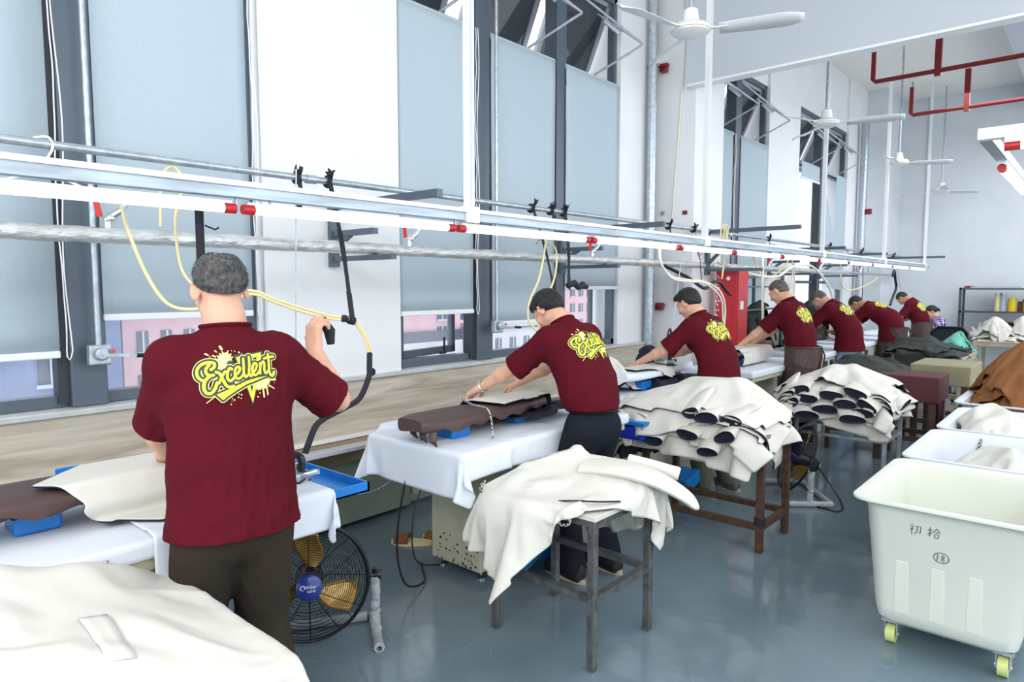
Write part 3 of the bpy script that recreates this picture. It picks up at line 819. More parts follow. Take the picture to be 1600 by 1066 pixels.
    lay = [(trib, 2), (mn(mn(*s1), mn(*s2)), 1), (band, 0), (np.maximum(inner, tri), 2), (mn(*dark2), 2),
           (mn(L - 34, sw - 34), 1), (mn(L - 25, sw - 24), 2), (mn(sw, L), 0)]
    out = []
    for li, (D, mi) in enumerate(lay):
        D = D.astype(float); ins = D < 0
        nx, ny = D.shape; vid = {}; V = []; Fs = []
        def vert(key, x, y):
            if key not in vid: vid[key] = len(V); V.append((x, y))
            return vid[key]
        cs = ins[:-1, :-1].astype(int) + ins[1:, :-1] + ins[1:, 1:] + ins[:-1, 1:]
        for i, j in np.argwhere(cs > 0):
            q = [(i, j), (i + 1, j), (i + 1, j + 1), (i, j + 1)]; poly_ = []
            for a in range(4):
                p, n2 = q[a], q[(a + 1) % 4]
                if ins[p]: poly_.append(vert(('c',) + p, X[p], Y[p]))
                if ins[p] != ins[n2]:
                    t = D[p] / (D[p] - D[n2]); key = ('e',) + tuple(sorted((p, n2)))
                    poly_.append(vert(key, X[p] + t * (X[n2] - X[p]), Y[p] + t * (Y[n2] - Y[p])))
            if len(poly_) >= 3: Fs.append(poly_)
        out.append((np.array(V).reshape(-1, 2), Fs, mi))
    return out
PRINT_FINE = print_layers(6); PRINT_COARSE = print_layers(12)

def put_print(shirt, me_bvh, centre, right, up, back, width, layers, parent):
    k = width / 1030.0; vs = []; fs = []; mi = []
    for li, (V, Fs, m_) in enumerate(layers):
        base = len(vs); ok = []
        for (x, y) in V:
            o = centre + right * ((x - 570) * k) - up * ((y - 500) * k) + back * 0.25
            h, n, _, _ = me_bvh.ray_cast(Vector(o), Vector(-back), 0.6)
            if h is None: h = Vector(o - back * 0.25); n = Vector(back)
            if n.dot(Vector(back)) < 0: n = -n
            vs.append(tuple(h + n * (0.0022 + 0.0006 * li)))
        for f in Fs: fs.append(tuple(base + i for i in f)); mi.append(m_)
    me = bpy.data.meshes.new('shirt_print'); me.from_pydata(vs, [], fs)
    for m_ in ('ywl', 'ywl2', 'pdk'): me.materials.append(M[m_])
    me.polygons.foreach_set('material_index', mi)
    bm = bmesh.new(); bm.from_mesh(me)
    for f in bm.faces:
        if f.normal.dot(Vector(back)) < 0: f.normal_flip()
    bm.to_mesh(me); bm.free()
    return link_mesh('shirt_print', me, None, parent, True)

X_, Y_, Z_ = np.eye(3)
def person(loc, rz, label, H=1.68, lean=15, bend=None, head_pitch=20, head_yaw=0, handL=None, handR=None, h=0.006, skin='skin', hair='hairblk', hairstyle='short',
           trousers='olive', shirt='shirt', hem=0.86, tucked=False, shoe='shoe', feet=((-0.11, 0.02), (0.12, -0.03)), print_=PRINT_COARSE, apron=None, handdir=None,
           poles=((-0.7, -0.4, -0.2), (0.7, -0.4, -0.2)), curls=(25, 25), palm=None, torso=1.0, seed=1, pelvis_back=0.0, group=None, twist=0, sleeve=0.92, foot_yaw=(0, 0), long_sleeve=False, seat=None, belt=False, pr_w=0.27, pr_up=0.02, strands=0, scale=1.0, head_roll=0):
    """local frame: +X the person's right, +Y forward, +Z up"""
    t = thing('person', label, 'person', loc, rz, group)
    k = H / 1.68
    ln = math.radians(lean)
    dr = lambda a: np.array([0, math.sin(a), math.cos(a)])
    zp = (0.90 if seat is None else seat + 0.08) * k
    P0 = np.array([0, -pelvis_back, zp]); P1 = P0 + dr(ln * 0.45) * 0.17 * k; P2 = P1 + dr(ln) * 0.19 * k; P3 = P2 + dr(ln * 1.12) * 0.16 * k
    tw = math.radians(twist); rx = np.array([math.cos(tw), math.sin(tw), 0]); up3 = dr(ln * 1.05); fw3 = np.cross(up3, rx); fw3 = nrm(fw3)
    if fw3[1] < 0: fw3 = -fw3
    hp = math.radians(head_pitch); hy = math.radians(head_yaw)
    hu = dr(hp); hf = np.array([0, math.cos(hp), -math.sin(hp)]); hr = X_.copy()
    if head_yaw:
        c, s_ = math.cos(hy), math.sin(hy); hf, hr = hf * c + hr * s_, hr * c - hf * s_
    if head_roll:
        c, s_ = math.cos(math.radians(head_roll)), math.sin(math.radians(head_roll)); hu, hr = hu * c + hr * s_, hr * c - hu * s_
    HB = np.array([hr, hf, hu]); ks = k * 1.0
    neck = P3 + nrm(up3 * 0.75 + hu * 0.9) * 0.085 * k
    hc = neck + hu * 0.095 * k + hf * 0.022
    sh = 0.160 * k * torso
    sL = P2 + up3 * 0.115 * k - rx * sh + fw3 * 0.01; sR = P2 + up3 * 0.115 * k + rx * sh + fw3 * 0.01
    UA, FA = 0.285 * k, 0.25 * k
    hl = np.array(handL) if handL is not None else sL + np.array([-0.06, 0.05, -0.5]); hrr = np.array(handR) if handR is not None else sR + np.array([0.06, 0.05, -0.5])
    eL, wL = ik(sL, hl, UA, FA, poles[0]); eR, wR = ik(sR, hrr, UA, FA, poles[1])
    hipL = P0 + np.array([-0.085, 0, -0.02]) * k; hipR = P0 + np.array([0.085, 0, -0.02]) * k
    fl = np.array([feet[0][0], feet[0][1], 0.085]); fr_ = np.array([feet[1][0], feet[1][1], 0.085])
    if seat is None:
        kL, aL = ik(hipL, fl, 0.42 * k, 0.405 * k, (0, 1, 0)); kR, aR = ik(hipR, fr_, 0.42 * k, 0.405 * k, (0, 1, 0))
    else:
        kL = hipL + np.array([-0.05, 0.42, 0.0]); kR = hipR + np.array([0.05, 0.42, 0.0]); aL = kL + np.array([0, 0.0, -seat]); aR = kR + np.array([0, 0, -seat]); aL[2] = aR[2] = 0.085
    allp = np.array([P0, P3, hc + hu * 0.15, hc + hf * 0.15, eL, eR, wL, wR, kL, kR, aL, aR, hc - hf * 0.15])
    lo = allp.min(0) - 0.24; hi = allp.max(0) + 0.24; lo[2] = -0.02
    # ---- body: one continuous skin
    Fd = Field(lo, hi, h)
    Fd.cone(P0 + Z_ * 0.0, P1, 0.120 * k, 0.118 * k, 0.05, fwd=fw3, flat=0.66); Fd.cone(P1, P2, 0.125 * k, 0.145 * k, 0.05, fwd=fw3, flat=0.7)
    Fd.cone(P2, P2 + up3 * 0.07, 0.145 * k, 0.12 * k, 0.05, fwd=fw3, flat=0.68)
    Fd.cone(sL, sR, 0.058 * k, 0.058 * k, 0.04); Fd.cone(P3 - up3 * 0.03, neck, 0.07 * k, 0.056 * k, 0.05); Fd.cone(neck, hc - hf * 0.02 - hu * 0.03, 0.056 * k, 0.052 * k, 0.03)
    for s0, e0, w0 in ((sL, eL, wL), (sR, eR, wR)):
        Fd.cone(s0, e0, 0.052 * k, 0.040 * k, 0.03)
        m0 = e0 + (w0 - e0) * 0.3
        Fd.cone(e0, m0, 0.040 * k, 0.041 * k, 0.02); Fd.cone(m0, w0, 0.040 * k, 0.026 * k, 0.02)
    hd = handdir or (None, None)
    for (w0, e0, cu, sd, i) in ((wL, eL, curls[0], 1, 0), (wR, eR, curls[1], -1, 1)):
        d0 = nrm(w0 - e0) if hd[i] is None else nrm(hd[i]); pn = np.array([0, 0, -1.0]) if palm is None or palm[i] is None else np.array(palm[i], float)
        if abs(d0 @ nrm(pn)) > 0.9: pn = np.array([0, 1.0, 0])
        hand_sdf(Fd, w0, d0, pn, np.array([sd * 1.0, 0.2, 0.3]) , cu, k=0.006, scale=1.02 * k)
    for hp0, kn, an in ((hipL, kL, aL), (hipR, kR, aR)):
        Fd.cone(hp0, kn, 0.088 * k, 0.058 * k, 0.04); Fd.cone(kn, kn + (an - kn) * 0.35 + np.array([0, -0.012, 0]), 0.056 * k, 0.054 * k, 0.02); Fd.cone(kn + (an - kn) * 0.35, an, 0.052 * k, 0.036 * k, 0.02)
        Fd.cone(an - Z_ * 0.03, an + np.array([0, 0.12, -0.055]), 0.036, 0.028, 0.02)
    def Hh(x, y, z): return hc + (hr * x + hf * y + hu * z) * ks
    Fd.ell(Hh(0, -0.012, 0.034), (0.074 * ks, 0.092 * ks, 0.083 * ks), HB, 0.02)
    Fd.ell(Hh(0, 0.028, -0.03), (0.058 * ks, 0.066 * ks, 0.082 * ks), HB, 0.025)
    Fd.cone(Hh(-0.042, 0.0, -0.062), Hh(0, 0.066, -0.094), 0.02, 0.022, 0.02); Fd.cone(Hh(0.042, 0.0, -0.062), Hh(0, 0.066, -0.094), 0.02, 0.022, 0.02)
    Fd.ell(Hh(0, 0.074, -0.096), (0.02, 0.016, 0.015), HB, 0.012)
    Fd.cone(Hh(-0.036, 0.077, 0.026), Hh(0.036, 0.077, 0.026), 0.011, 0.011, 0.014)
    for sx in (-1, 1):
        Fd.ell(Hh(sx * 0.03, 0.082, 0.008), (0.013, 0.008, 0.010), HB, 0.004)
        Fd.ell(Hh(sx * 0.040, 0.064, -0.022), (0.022, 0.018, 0.022), HB, 0.015)
        ea = Hh(sx * 0.077, -0.012, -0.004); eb = nrm(hr * sx * 0.85 - hf * 0.5); EB = np.array([eb, nrm(np.cross(hu, eb)), hu])
        Fd.ell(ea, (0.0085, 0.020, 0.033), EB, 0.006); Fd.ell(ea + eb * 0.006 + hu * 0.004, (0.006, 0.011, 0.018), EB, 0.002, 'cut')
    Fd.cone(Hh(0, 0.09, 0.016), Hh(0, 0.112, -0.024), 0.0085, 0.0125, 0.008); Fd.ell(Hh(0, 0.100, -0.029), (0.018, 0.013, 0.009), HB, 0.006)
    Fd.ell(Hh(0, 0.094, -0.052), (0.022, 0.009, 0.0055), HB, 0.004); Fd.ell(Hh(0, 0.091, -0.064), (0.019, 0.009, 0.006), HB, 0.004)
    V, Fc = Fd.surface(); V = neighbours_smooth(V, Fc, 1, 0.4)
    body = link_mesh('body', mesh_from(V, Fc, 'body'), M[skin], t, True)
    # face details
    m = MB()
    for sx in (-1, 1):
        m.tube([Hh(sx * 0.048, 0.074, 0.030), Hh(sx * 0.033, 0.090, 0.036), Hh(sx * 0.016, 0.091, 0.032)], [0.0028, 0.0042, 0.003], 6)
    m.build('eyebrows', M['hairblk'], t, True, world=False)
    m = MB()
    for sx in (-1, 1):
        m.tube([Hh(sx * 0.043, 0.083, 0.004), Hh(sx * 0.031, 0.0905, 0.0015), Hh(sx * 0.019, 0.087, 0.004)], [0.0012, 0.0022, 0.0012], 6)
    m.build('eyelashes', M['hairblk'], t, True, world=False)
    # ---- hair
    off = {'short': 0.011, 'buzz': 0.0045, 'spiky': 0.013, 'thin': 0.009, 'long': 0.014}[hairstyle]
    Hf = Field(hc - 0.2, hc + 0.2, min(h, 0.005))
    Hf.ell(Hh(0, -0.012, 0.034), (0.074 * ks + off, 0.092 * ks + off, 0.083 * ks + off), HB, 0)
    Hf.ell(Hh(0, -0.03, 0.0), (0.062 * ks + off, 0.070 * ks + off, 0.07 * ks + off), HB, 0.01)
    if hairstyle == 'spiky': Hf.ell(Hh(0, 0.055, 0.085), (0.05, 0.045, 0.032), HB, 0.02)
    if hairstyle == 'short': Hf.ell(Hh(0, 0.05, 0.075), (0.058, 0.045, 0.036), HB, 0.02)
    if hairstyle == 'long':
        Hf.cone(Hh(0, -0.09, 0.04), Hh(0, -0.13, -0.03), 0.03, 0.022, 0.02); Hf.cone(Hh(0, -0.13, -0.03), Hh(0, -0.14, -0.13), 0.022, 0.01, 0.01)
    sl, G = Hf.region(Hf.lo, Hf.lo + Hf.h * (Hf.n - 1))
    Xh, Yh, Zh = [g - hc[i] for i, g in enumerate(G)]
    lf = Xh * hf[0] + Yh * hf[1] + Zh * hf[2]; lu = Xh * hu[0] + Yh * hu[1] + Zh * hu[2]; lr = Xh * hr[0] + Yh * hr[1] + Zh * hr[2]
    line = np.where(lf > 0.03, 0.052 + (lf - 0.03) * 0.3, np.where(lf > -0.018, 0.022 + (lf + 0.018) * 0.62, np.maximum(-0.062 + (lf + 0.09) * 0.55, -0.075)))
    if hairstyle == 'thin': line = line + 0.024
    line = line - np.where(np.abs(lf - 0.022) < 0.014, 0.02, 0)            # sideburns
    cut = (line - lu) * 0.75
    Hf.D = Hf.D + (off - 0.0015) * (1 - np.clip((lu - line) / 0.03, 0, 1)) ** 1.5
    if hairstyle == 'thin':
        cr = np.sqrt(lr ** 2 + (lf + 0.045) ** 2) + 0.006 * np.sin(lf * 190) * np.sin(lr * 210); Hf.D = Hf.D + np.where((lu > 0.06), 0.02 * np.clip((0.034 - cr) / 0.01, 0, 1), 0)
    if hairstyle == 'long': cut = np.where(lf < -0.06, -1.0, cut)
    wob = 0.002 * np.sin(lf * 260 + lr * 90) * np.sin(lr * 310 + lu * 60)
    Hf.D = np.maximum(Hf.D + wob, cut + wob).astype(np.float32)
    V, Fc = Hf.surface()
    if len(V):
        V = neighbours_smooth(V, Fc, 1, 0.3)
        ho = link_mesh('hair', mesh_from(V, Fc, 'hair'), M[hair], t, True)
        if strands:
            rs = np.random.RandomState(seed); N = vert_normals(V, Fc); m = MB()
            rel = V - hc; u_ = rel @ hu; f_ = rel @ hf
            ok = np.where((N @ hu > -0.6))[0]
            top = np.linalg.norm(np.stack([rel @ hr, f_ + 0.035], 1), axis=1)
            for i in rs.choice(ok, min(strands, len(ok) * 3)):
                if hairstyle == 'thin' and u_[i] > 0.09 and top[i] < 0.032 and rs.rand() < 0.75: continue
                L = (0.010 if hairstyle != 'thin' else 0.006) + 0.006 * rs.rand(); comb = nrm(N[i] * (0.45 if hairstyle != 'thin' else 0.30) + hf * (0.5 if hairstyle != 'thin' else -0.1) - hu * 0.40 + rs.randn(3) * 0.22)
                p = V[i] - N[i] * 0.001 + rs.randn(3) * 0.0012; a = nrm(np.cross(comb, N[i])) * 0.0009
                q = p + comb * L
                b0 = len(m.v); m.v += [tuple(p - a), tuple(p + a), tuple(q)]; m.f.append((b0, b0 + 1, b0 + 2)); m.mi.append(0)
            m.build('hair_strands', M[hair], ho, world=False, fixn=False)
    # ---- trousers and shoes
    tm = MB()
    if seat is None:
        Td = Field(lo, hi, max(h, 0.007))
        Td.cone(P0 + Z_ * 0.06, P0 - Z_ * 0.03, 0.146 * k, 0.153 * k, 0.04, fwd=Y_, flat=0.74)
        for hp0, kn, an in ((hipL, kL, aL), (hipR, kR, aR)):
            Td.cone(hp0 - Z_ * 0.03, kn, 0.105 * k, 0.085 * k, 0.03); Td.cone(kn, an - Z_ * 0.02, 0.085 * k, 0.082 * k, 0.02)
        V, Fc = Td.surface(); V = neighbours_smooth(V, Fc, 1, 0.5)
        N = vert_normals(V, Fc); low = np.clip((0.8 - V[:, 2]) / 0.8, 0, 1)
        V = V + N * (folds(V, seed + 3, 17, (0.1, 0, 1), 0.25)[:, None] - 0.35) * (0.005 + 0.008 * low[:, None])
        keep = np.all(V[Fc][:, :, 2] > 0.055, axis=1) & np.all(V[Fc][:, :, 2] < P0[2] + (0.15 if tucked else 0.02) * k, axis=1); Fc = Fc[keep]
        tr = link_mesh('trousers', mesh_from(V, Fc, 'trousers'), M[trousers], t, True)
        so = tr.modifiers.new('s', 'SOLIDIFY'); so.thickness = 0.003; so.offset = -1
        for an, fy in ((aL, foot_yaw[0]), (aR, foot_yaw[1])):
            c, s_ = math.cos(math.radians(fy)), math.sin(math.radians(fy)); ff = np.array([-s_, c, 0]); rr = np.array([c, s_, 0]); B = np.array([rr, ff, Z_])
            Sd = Field(an - 0.25, an + 0.25, 0.005)
            g = an.copy(); g[2] = 0.0
            Sd.rbox(g + ff * 0.045 + Z_ * 0.035, (0.020, 0.105, 0.008), B, 0.022, 0.02); Sd.ell(g + ff * 0.02 + Z_ * 0.065, (0.042, 0.09, 0.045), B, 0.02)
            Sd.ell(g - ff * 0.045 + Z_ * 0.06, (0.036, 0.045, 0.05), B, 0.02); Sd.ell(g + ff * 0.13 + Z_ * 0.042, (0.043, 0.05, 0.033), B, 0.02)
            V, Fc = Sd.surface(); sho = link_mesh('shoe', mesh_from(V, Fc, 'shoe'), M[shoe], t, True)
            m = MB(); n = 22
            out = [g + ff * (0.045 + 0.145 * math.cos(2 * math.pi * i / n)) + rr * (0.046 * math.sin(2 * math.pi * i / n) * (1.0 if math.cos(2 * math.pi * i / n) > 0 else 0.86)) for i in range(n)]
            m.add([tuple(p + Z_ * z) for z in (0.0, 0.024) for p in out], [tuple(range(n))[::-1], tuple(range(n, 2 * n))] + [(i, (i + 1) % n, n + (i + 1) % n, n + i) for i in range(n)])
            m.build('sole', M['sole'], sho, world=False)
    # ---- shirt
    if shirt:
        slv = sleeve
        Sd = Field(lo, hi, h)
        hemz = hem
        if tucked: bot = P0 + Z_ * 0.07
        else:
            bot = np.array([0, P1[1] * 0.55 + P0[1] * 0.45, hemz])
        wd = 0.176 * k * torso
        mid = P1.copy() if tucked else np.array([0, P1[1] * 0.9 + bot[1] * 0.1, P1[2]])
        Sd.cone(bot, mid, wd * (0.93 if tucked else (1.22 if lean < 20 else 1.30)), wd * (1.02 if tucked else 1.04), 0.05, fwd=Y_, flat=0.74)
        Sd.cone(mid, P2, wd * 1.03, wd * 1.06, 0.05, fwd=fw3, flat=0.72); Sd.cone(P2, P2 + up3 * 0.06 * k, wd * 1.06, wd * 0.86, 0.05, fwd=fw3, flat=0.68)
        Sd.cone(sL - up3 * 0.005, sR - up3 * 0.005, 0.072 * k, 0.072 * k, 0.05); Sd.cone(P3 - up3 * 0.04, P3 + up3 * 0.02 * k, 0.092 * k, 0.066 * k, 0.05); Sd.cone(P3 + up3 * 0.02 * k, P3 + nrm(hu * 0.5 + up3) * 0.075 * k, 0.066 * k, 0.060 * k, 0.015)
        arm = []
        for s0, e0, w0 in ((sL, eL, wL), (sR, eR, wR)):
            a_ = nrm(e0 - s0); end = s0 + a_ * UA * slv; droop = -Z_ * 0.018
            Sd.cone(s0, end + droop + a_ * 0.05, 0.070 * k, 0.082 * k if not long_sleeve else 0.06, 0.05)
            if long_sleeve: Sd.cone(e0, w0, 0.06, 0.045, 0.03)
            arm.append((s0, a_, end))
        V, Fc = Sd.surface(); V = neighbours_smooth(V, Fc, 2, 0.5); N = vert_normals(V, Fc)
        # creases: along the body, stronger low on the torso and at the armpits
        f1 = 0.6 * folds(V, seed, 20, (0.1, 0, 1), 0.16) + 0.4 * folds(V, seed + 50, 15, (0.75, 0.3, 0.55), 0.25) ; amp = 0.010 + 0.018 * np.clip((P2[2] - V[:, 2]) / 0.45, 0, 1)
        for s0, a_, end in arm:
            amp = amp + 0.022 * np.exp(-((np.linalg.norm(V - (s0 + a_ * 0.13 - up3 * 0.06), axis=1)) / 0.09) ** 2)
        if print_ is not None and shirt == 'shirt':
            pc = P2 + up3 * pr_up; amp = amp * (1 - 0.75 * np.exp(-(np.linalg.norm((V - pc), axis=1) / 0.16) ** 4))
        if tucked: amp = amp + 0.012 * np.exp(-((V[:, 2] - bot[2]) / 0.14) ** 2)
        V = V + N * ((f1 - 0.33) * amp)[:, None]
        cut = lambda v: (v[:, 2] < hemz) if not tucked else ((v - bot) @ Z_ < -0.01)
        dead = cut(V)
        for s0, a_, end in arm:
            if long_sleeve: continue
            r = (V - s0); al = r @ a_; rad = np.linalg.norm(r - np.outer(al, a_), axis=1)
            dead |= (al > UA * slv) & (rad < 0.15)
        if long_sleeve:
            for w0, e0 in ((wL, eL), (wR, eR)): dead |= ((V - w0) @ nrm(w0 - e0) > -0.01) & (np.linalg.norm(V - w0, axis=1) < 0.12)
        nk = nrm(hu * 0.5 + up3); dead |= ((V - (P3 + up3 * 0.064 * k)) @ nk > 0.0) & (np.linalg.norm(V - P3, axis=1) < 0.16)
        # snap border vertices to the cut planes so that the edges are straight
        edge_faces = dead[Fc].any(1) & ~dead[Fc].all(1)
        bv = np.unique(Fc[edge_faces].ravel()); bd = bv[dead[bv]]
        for i in bd:
            v = V[i]
            if not tucked and v[2] < hemz: V[i, 2] = hemz
            elif tucked and (v - bot) @ Z_ < -0.01: V[i, 2] = bot[2] - 0.01
            elif (v - (P3 + up3 * 0.064 * k)) @ nk > 0 and np.linalg.norm(v - P3) < 0.16: V[i] = v - nk * ((v - (P3 + up3 * 0.064 * k)) @ nk)
            else:
                for s0, a_, end in arm:
                    al = (v - s0) @ a_; rad = np.linalg.norm(v - s0 - a_ * al)
                    if al > UA * slv and rad < 0.15: V[i] = v - a_ * (al - UA * slv)
        Fk = Fc[~dead[Fc].all(1)]
        me = mesh_from(V, Fk, 'shirt')
        so_ = link_mesh('t_shirt' if not long_sleeve else 'plaid_shirt', me, M[shirt], t, True)
        md = so_.modifiers.new('s', 'SOLIDIFY'); md.thickness = 0.004; md.offset = -1
        # ribbed collar
        cc = P3 + up3 * 0.062 * k; n = 28; cp = []
        bvh = BVHTree.FromPolygons([tuple(p) for p in V], [tuple(f) for f in Fk])
        vx = nrm(np.cross(nk, fw3)); vy = nrm(np.cross(nk, vx))
        for i in range(n):
            a0 = 2 * math.pi * i / n; dv = vx * math.cos(a0) + vy * math.sin(a0)
            o = cc + dv * 0.2; hh, nn, _, _ = bvh.ray_cast(Vector(o - nk * 0.008), Vector(-dv), 0.19)
            cp.append(np.array(hh) + nk * 0.006 if hh is not None else cc + dv * 0.066)
        m = MB(); m.tube(cp, 0.0062, 6, closed=True); m.build('collar', M[shirt], so_, True, world=False)
        if print_ is not None and shirt == 'shirt':
            put_print(so_, bvh, P2 + up3 * pr_up, rx, up3, -fw3, pr_w, print_, so_)
    if belt:
        m = MB(); c = P0 + Z_ * 0.055
        m.tube([c + np.array([0.158 * math.cos(a) * k, 0.119 * math.sin(a) * k, 0]) for a in np.linspace(0, 2 * math.pi, 33)[:-1]], [0.016] * 32, 6, closed=True, flat=0.35)
        m.build('belt', M['blackgloss'], t, True, world=False)
    if apron:
        Ad = Field(lo, hi, max(h, 0.008)); a0, a1 = apron
        Ad.cone(P0 + Z_ * (a0 - P0[2]), np.array([0, 0.0, a1]), 0.190 * k, 0.225 * k, 0.02, fwd=Y_, flat=0.86)
        V, Fc = Ad.surface(); V = neighbours_smooth(V, Fc, 1, 0.5); N = vert_normals(V, Fc)
        V = V + N * (folds(V, seed + 9, 16, (0.25, 0, 1), 0.15)[:, None] - 0.3) * 0.02
        keep = np.all((V[Fc][:, :, 2] > a1) & (V[Fc][:, :, 2] < a0), axis=1); Fc = Fc[keep]
        ap = link_mesh('apron', mesh_from(V, Fc, 'apron'), M['apron'], t, True); md = ap.modifiers.new('s', 'SOLIDIFY'); md.thickness = 0.003; md.offset = -1
        m = MB(); c = P0 + Z_ * (a0 - P0[2] - 0.01); m.tube([c + np.array([0.190 * math.cos(a) * k, 0.164 * math.sin(a) * k, 0]) for a in np.linspace(0, 2 * math.pi, 29)[:-1]], 0.009, 6, closed=True)
        kn = c + np.array([0.03, -0.172, 0]); m.tube([kn, kn + np.array([0.03, -0.02, -0.08]), kn + np.array([0.02, -0.01, -0.2])], 0.008, 6, flat=0.4); m.tube([kn, kn + np.array([-0.03, -0.02, -0.09]), kn + np.array([-0.04, -0.01, -0.17])], 0.008, 6, flat=0.4)
        m.build('apron_strings', M['apron'], ap, True, world=False)
    info = dict(P0=P0, P3=P3, hc=hc, sL=sL, sR=sR, wL=wL, wR=wR, eL=eL, eR=eR)
    Rz = np.array([[math.cos(rz), -math.sin(rz), 0], [math.sin(rz), math.cos(rz), 0], [0, 0, 1]])
    t_world = {kk: Rz @ v + np.array(loc) for kk, v in info.items()}
    return t, t_world
# ------------------------------------------------------------------ the workers
HP = math.pi / 2
p1, i1 = person((1.72, 0.98, 0), HP - 0.2, 'man in maroon printed shirt and dark olive trousers with raised right hand, nearest the camera', H=1.655, lean=3, head_pitch=16, h=0.005, hair='hairgrey', hairstyle='thin', trousers='olive', hem=0.825,
    handL=(-0.12, 0.40, 1.0), handR=(0.36, 0.24, 1.35), poles=((-0.7, -0.5, -0.6), (0.9, -0.1, -0.9)), handdir=(None, (0.05, 0.1, 1.0)), palm=(None, (0.9, 0.2, 0)), curls=(25, 45), print_=PRINT_FINE, torso=0.98, pr_w=0.238, pr_up=0.072, strands=3600, seed=3, sleeve=0.92)
p2, i2 = person((1.70, 2.96, 0), HP - 0.1, 'man with black hair, steel bracelet and navy trousers pressing cloth on the brown board', H=1.63, lean=27, head_pitch=48, h=0.005, hair='hairblk', hairstyle='short', trousers='navyt', tucked=True, belt=True,
    handL=(-0.30, 0.61, 0.975), handR=(0.02, 0.62, 0.98), poles=((-0.7, -0.1, -0.6), (0.7, -0.2, -0.6)), print_=PRINT_FINE, seed=5, strands=3500, pelvis_back=0.02, feet=((-0.10, 0.04), (0.14, -0.02)))
p3, i3 = person((1.58, 4.86, 0), HP - 0.1, 'man with spiky black hair and grey running shoes, behind the near jacket stack', H=1.60, lean=26, head_pitch=34, h=0.006, hair='hairblk', hairstyle='spiky', trousers='khakit', hem=0.80, shoe='shoeg',
    handL=(-0.28, 0.55, 0.98), handR=(0.05, 0.56, 0.99), poles=((-0.7, -0.1, -0.6), (0.7, -0.2, -0.6)), print_=PRINT_FINE, seed=8, strands=2500, feet=((-0.12, 0.05), (0.12, -0.02)))
p4, i4 = person((1.50, 6.92, 0), HP - 0.1, 'man with cropped hair in long brown apron pressing a white garment, fourth worker', H=1.67, lean=19, head_pitch=38, h=0.008, hair='hairbuzz', hairstyle='buzz', trousers='olive', tucked=True, apron=(0.99, 0.25),
    handL=(-0.26, 0.52, 0.98), handR=(0.05, 0.55, 0.98), poles=((-0.7, -0.1, -0.6), (0.7, -0.2, -0.6)), seed=12)
p5, i5 = person((1.44, 8.86, 0), HP - 0.1, 'man in light blue jeans leaning over the table, fifth worker from the camera', H=1.66, lean=34, head_pitch=62, h=0.008, hair='hairbuzz', hairstyle='buzz', trousers='jeans', hem=0.80,
    handL=(-0.28, 0.62, 0.95), handR=(0.0, 0.66, 0.95), poles=((-0.7, -0.1, -0.6), (0.7, -0.2, -0.6)), seed=14)
p6, i6 = person((1.42, 10.8, 0), HP - 0.1, 'man bending deepest over the table with brown apron round his black trousers', H=1.70, lean=52, head_pitch=70, h=0.009, hair='hairblk', hairstyle='buzz', skin='skin2', trousers='navyt', hem=0.80, apron=(1.0, 0.45),
    handL=(-0.24, 0.70, 0.92), handR=(0.02, 0.75, 0.92), poles=((-0.7, 0, -0.6), (0.7, 0, -0.6)), seed=16, pelvis_back=0.08, pr_up=0.05)
p7, i7 = person((1.40, 13.2, 0), HP - 0.12, 'farthest man in maroon shirt and brown apron, beside the woman in purple plaid', H=1.58, lean=24, head_pitch=66, h=0.009, hair='hairblk', hairstyle='buzz', skin='skin2', trousers='olive', tucked=True, apron=(0.98, 0.35),
    handL=(-0.24, 0.45, 0.95), handR=(0.1, 0.45, 0.95), poles=((-0.7, -0.2, -0.6), (0.7, -0.3, -0.6)), seed=18)
p8, i8 = person((1.50, 14.5, 0), HP + 0.5, 'woman with black ponytail in purple plaid shirt seated behind the black chair', H=1.56, lean=14, head_pitch=34, h=0.009, hair='hairblk', hairstyle='long', shirt='plaid', long_sleeve=True, hem=0.62, seat=0.46,
    handL=(-0.15, 0.38, 0.86), handR=(0.12, 0.38, 0.86), print_=None, seed=20)
# bracelet on the second man's left wrist
d = i2['wL'] - i2['eL']; d = d / np.linalg.norm(d); u = np.cross(d, [0, 0, 1.0]); u /= np.linalg.norm(u); w = np.cross(d, u)
m = MB(); c = i2['wL'] - d * 0.02
m.tube([c + (u * math.cos(a) + w * math.sin(a)) * 0.034 for a in np.linspace(0, 2 * math.pi, 25)[:-1]], 0.0055, 6, closed=True)
br = m.build('bracelet', M['chrome'], None, True); br['label'] = 'chrome link bracelet on the left wrist of the man in navy trousers'; br['category'] = 'bracelet'

# black grip held in the first man's raised hand
m = MB(); c = i1['wR'] + np.array([-0.01, 0.045, 0.06]); m.tube([c + np.array([0, 0.035, -0.05]), c + np.array([0, 0.03, 0.0]), c + np.array([0, 0.0, 0.045])], [0.014, 0.022, 0.016], 10)
o = m.build('grip_handle', M['black'], None, True); tag(o, 'black padded grip in the raised hand of the first man', 'handle')
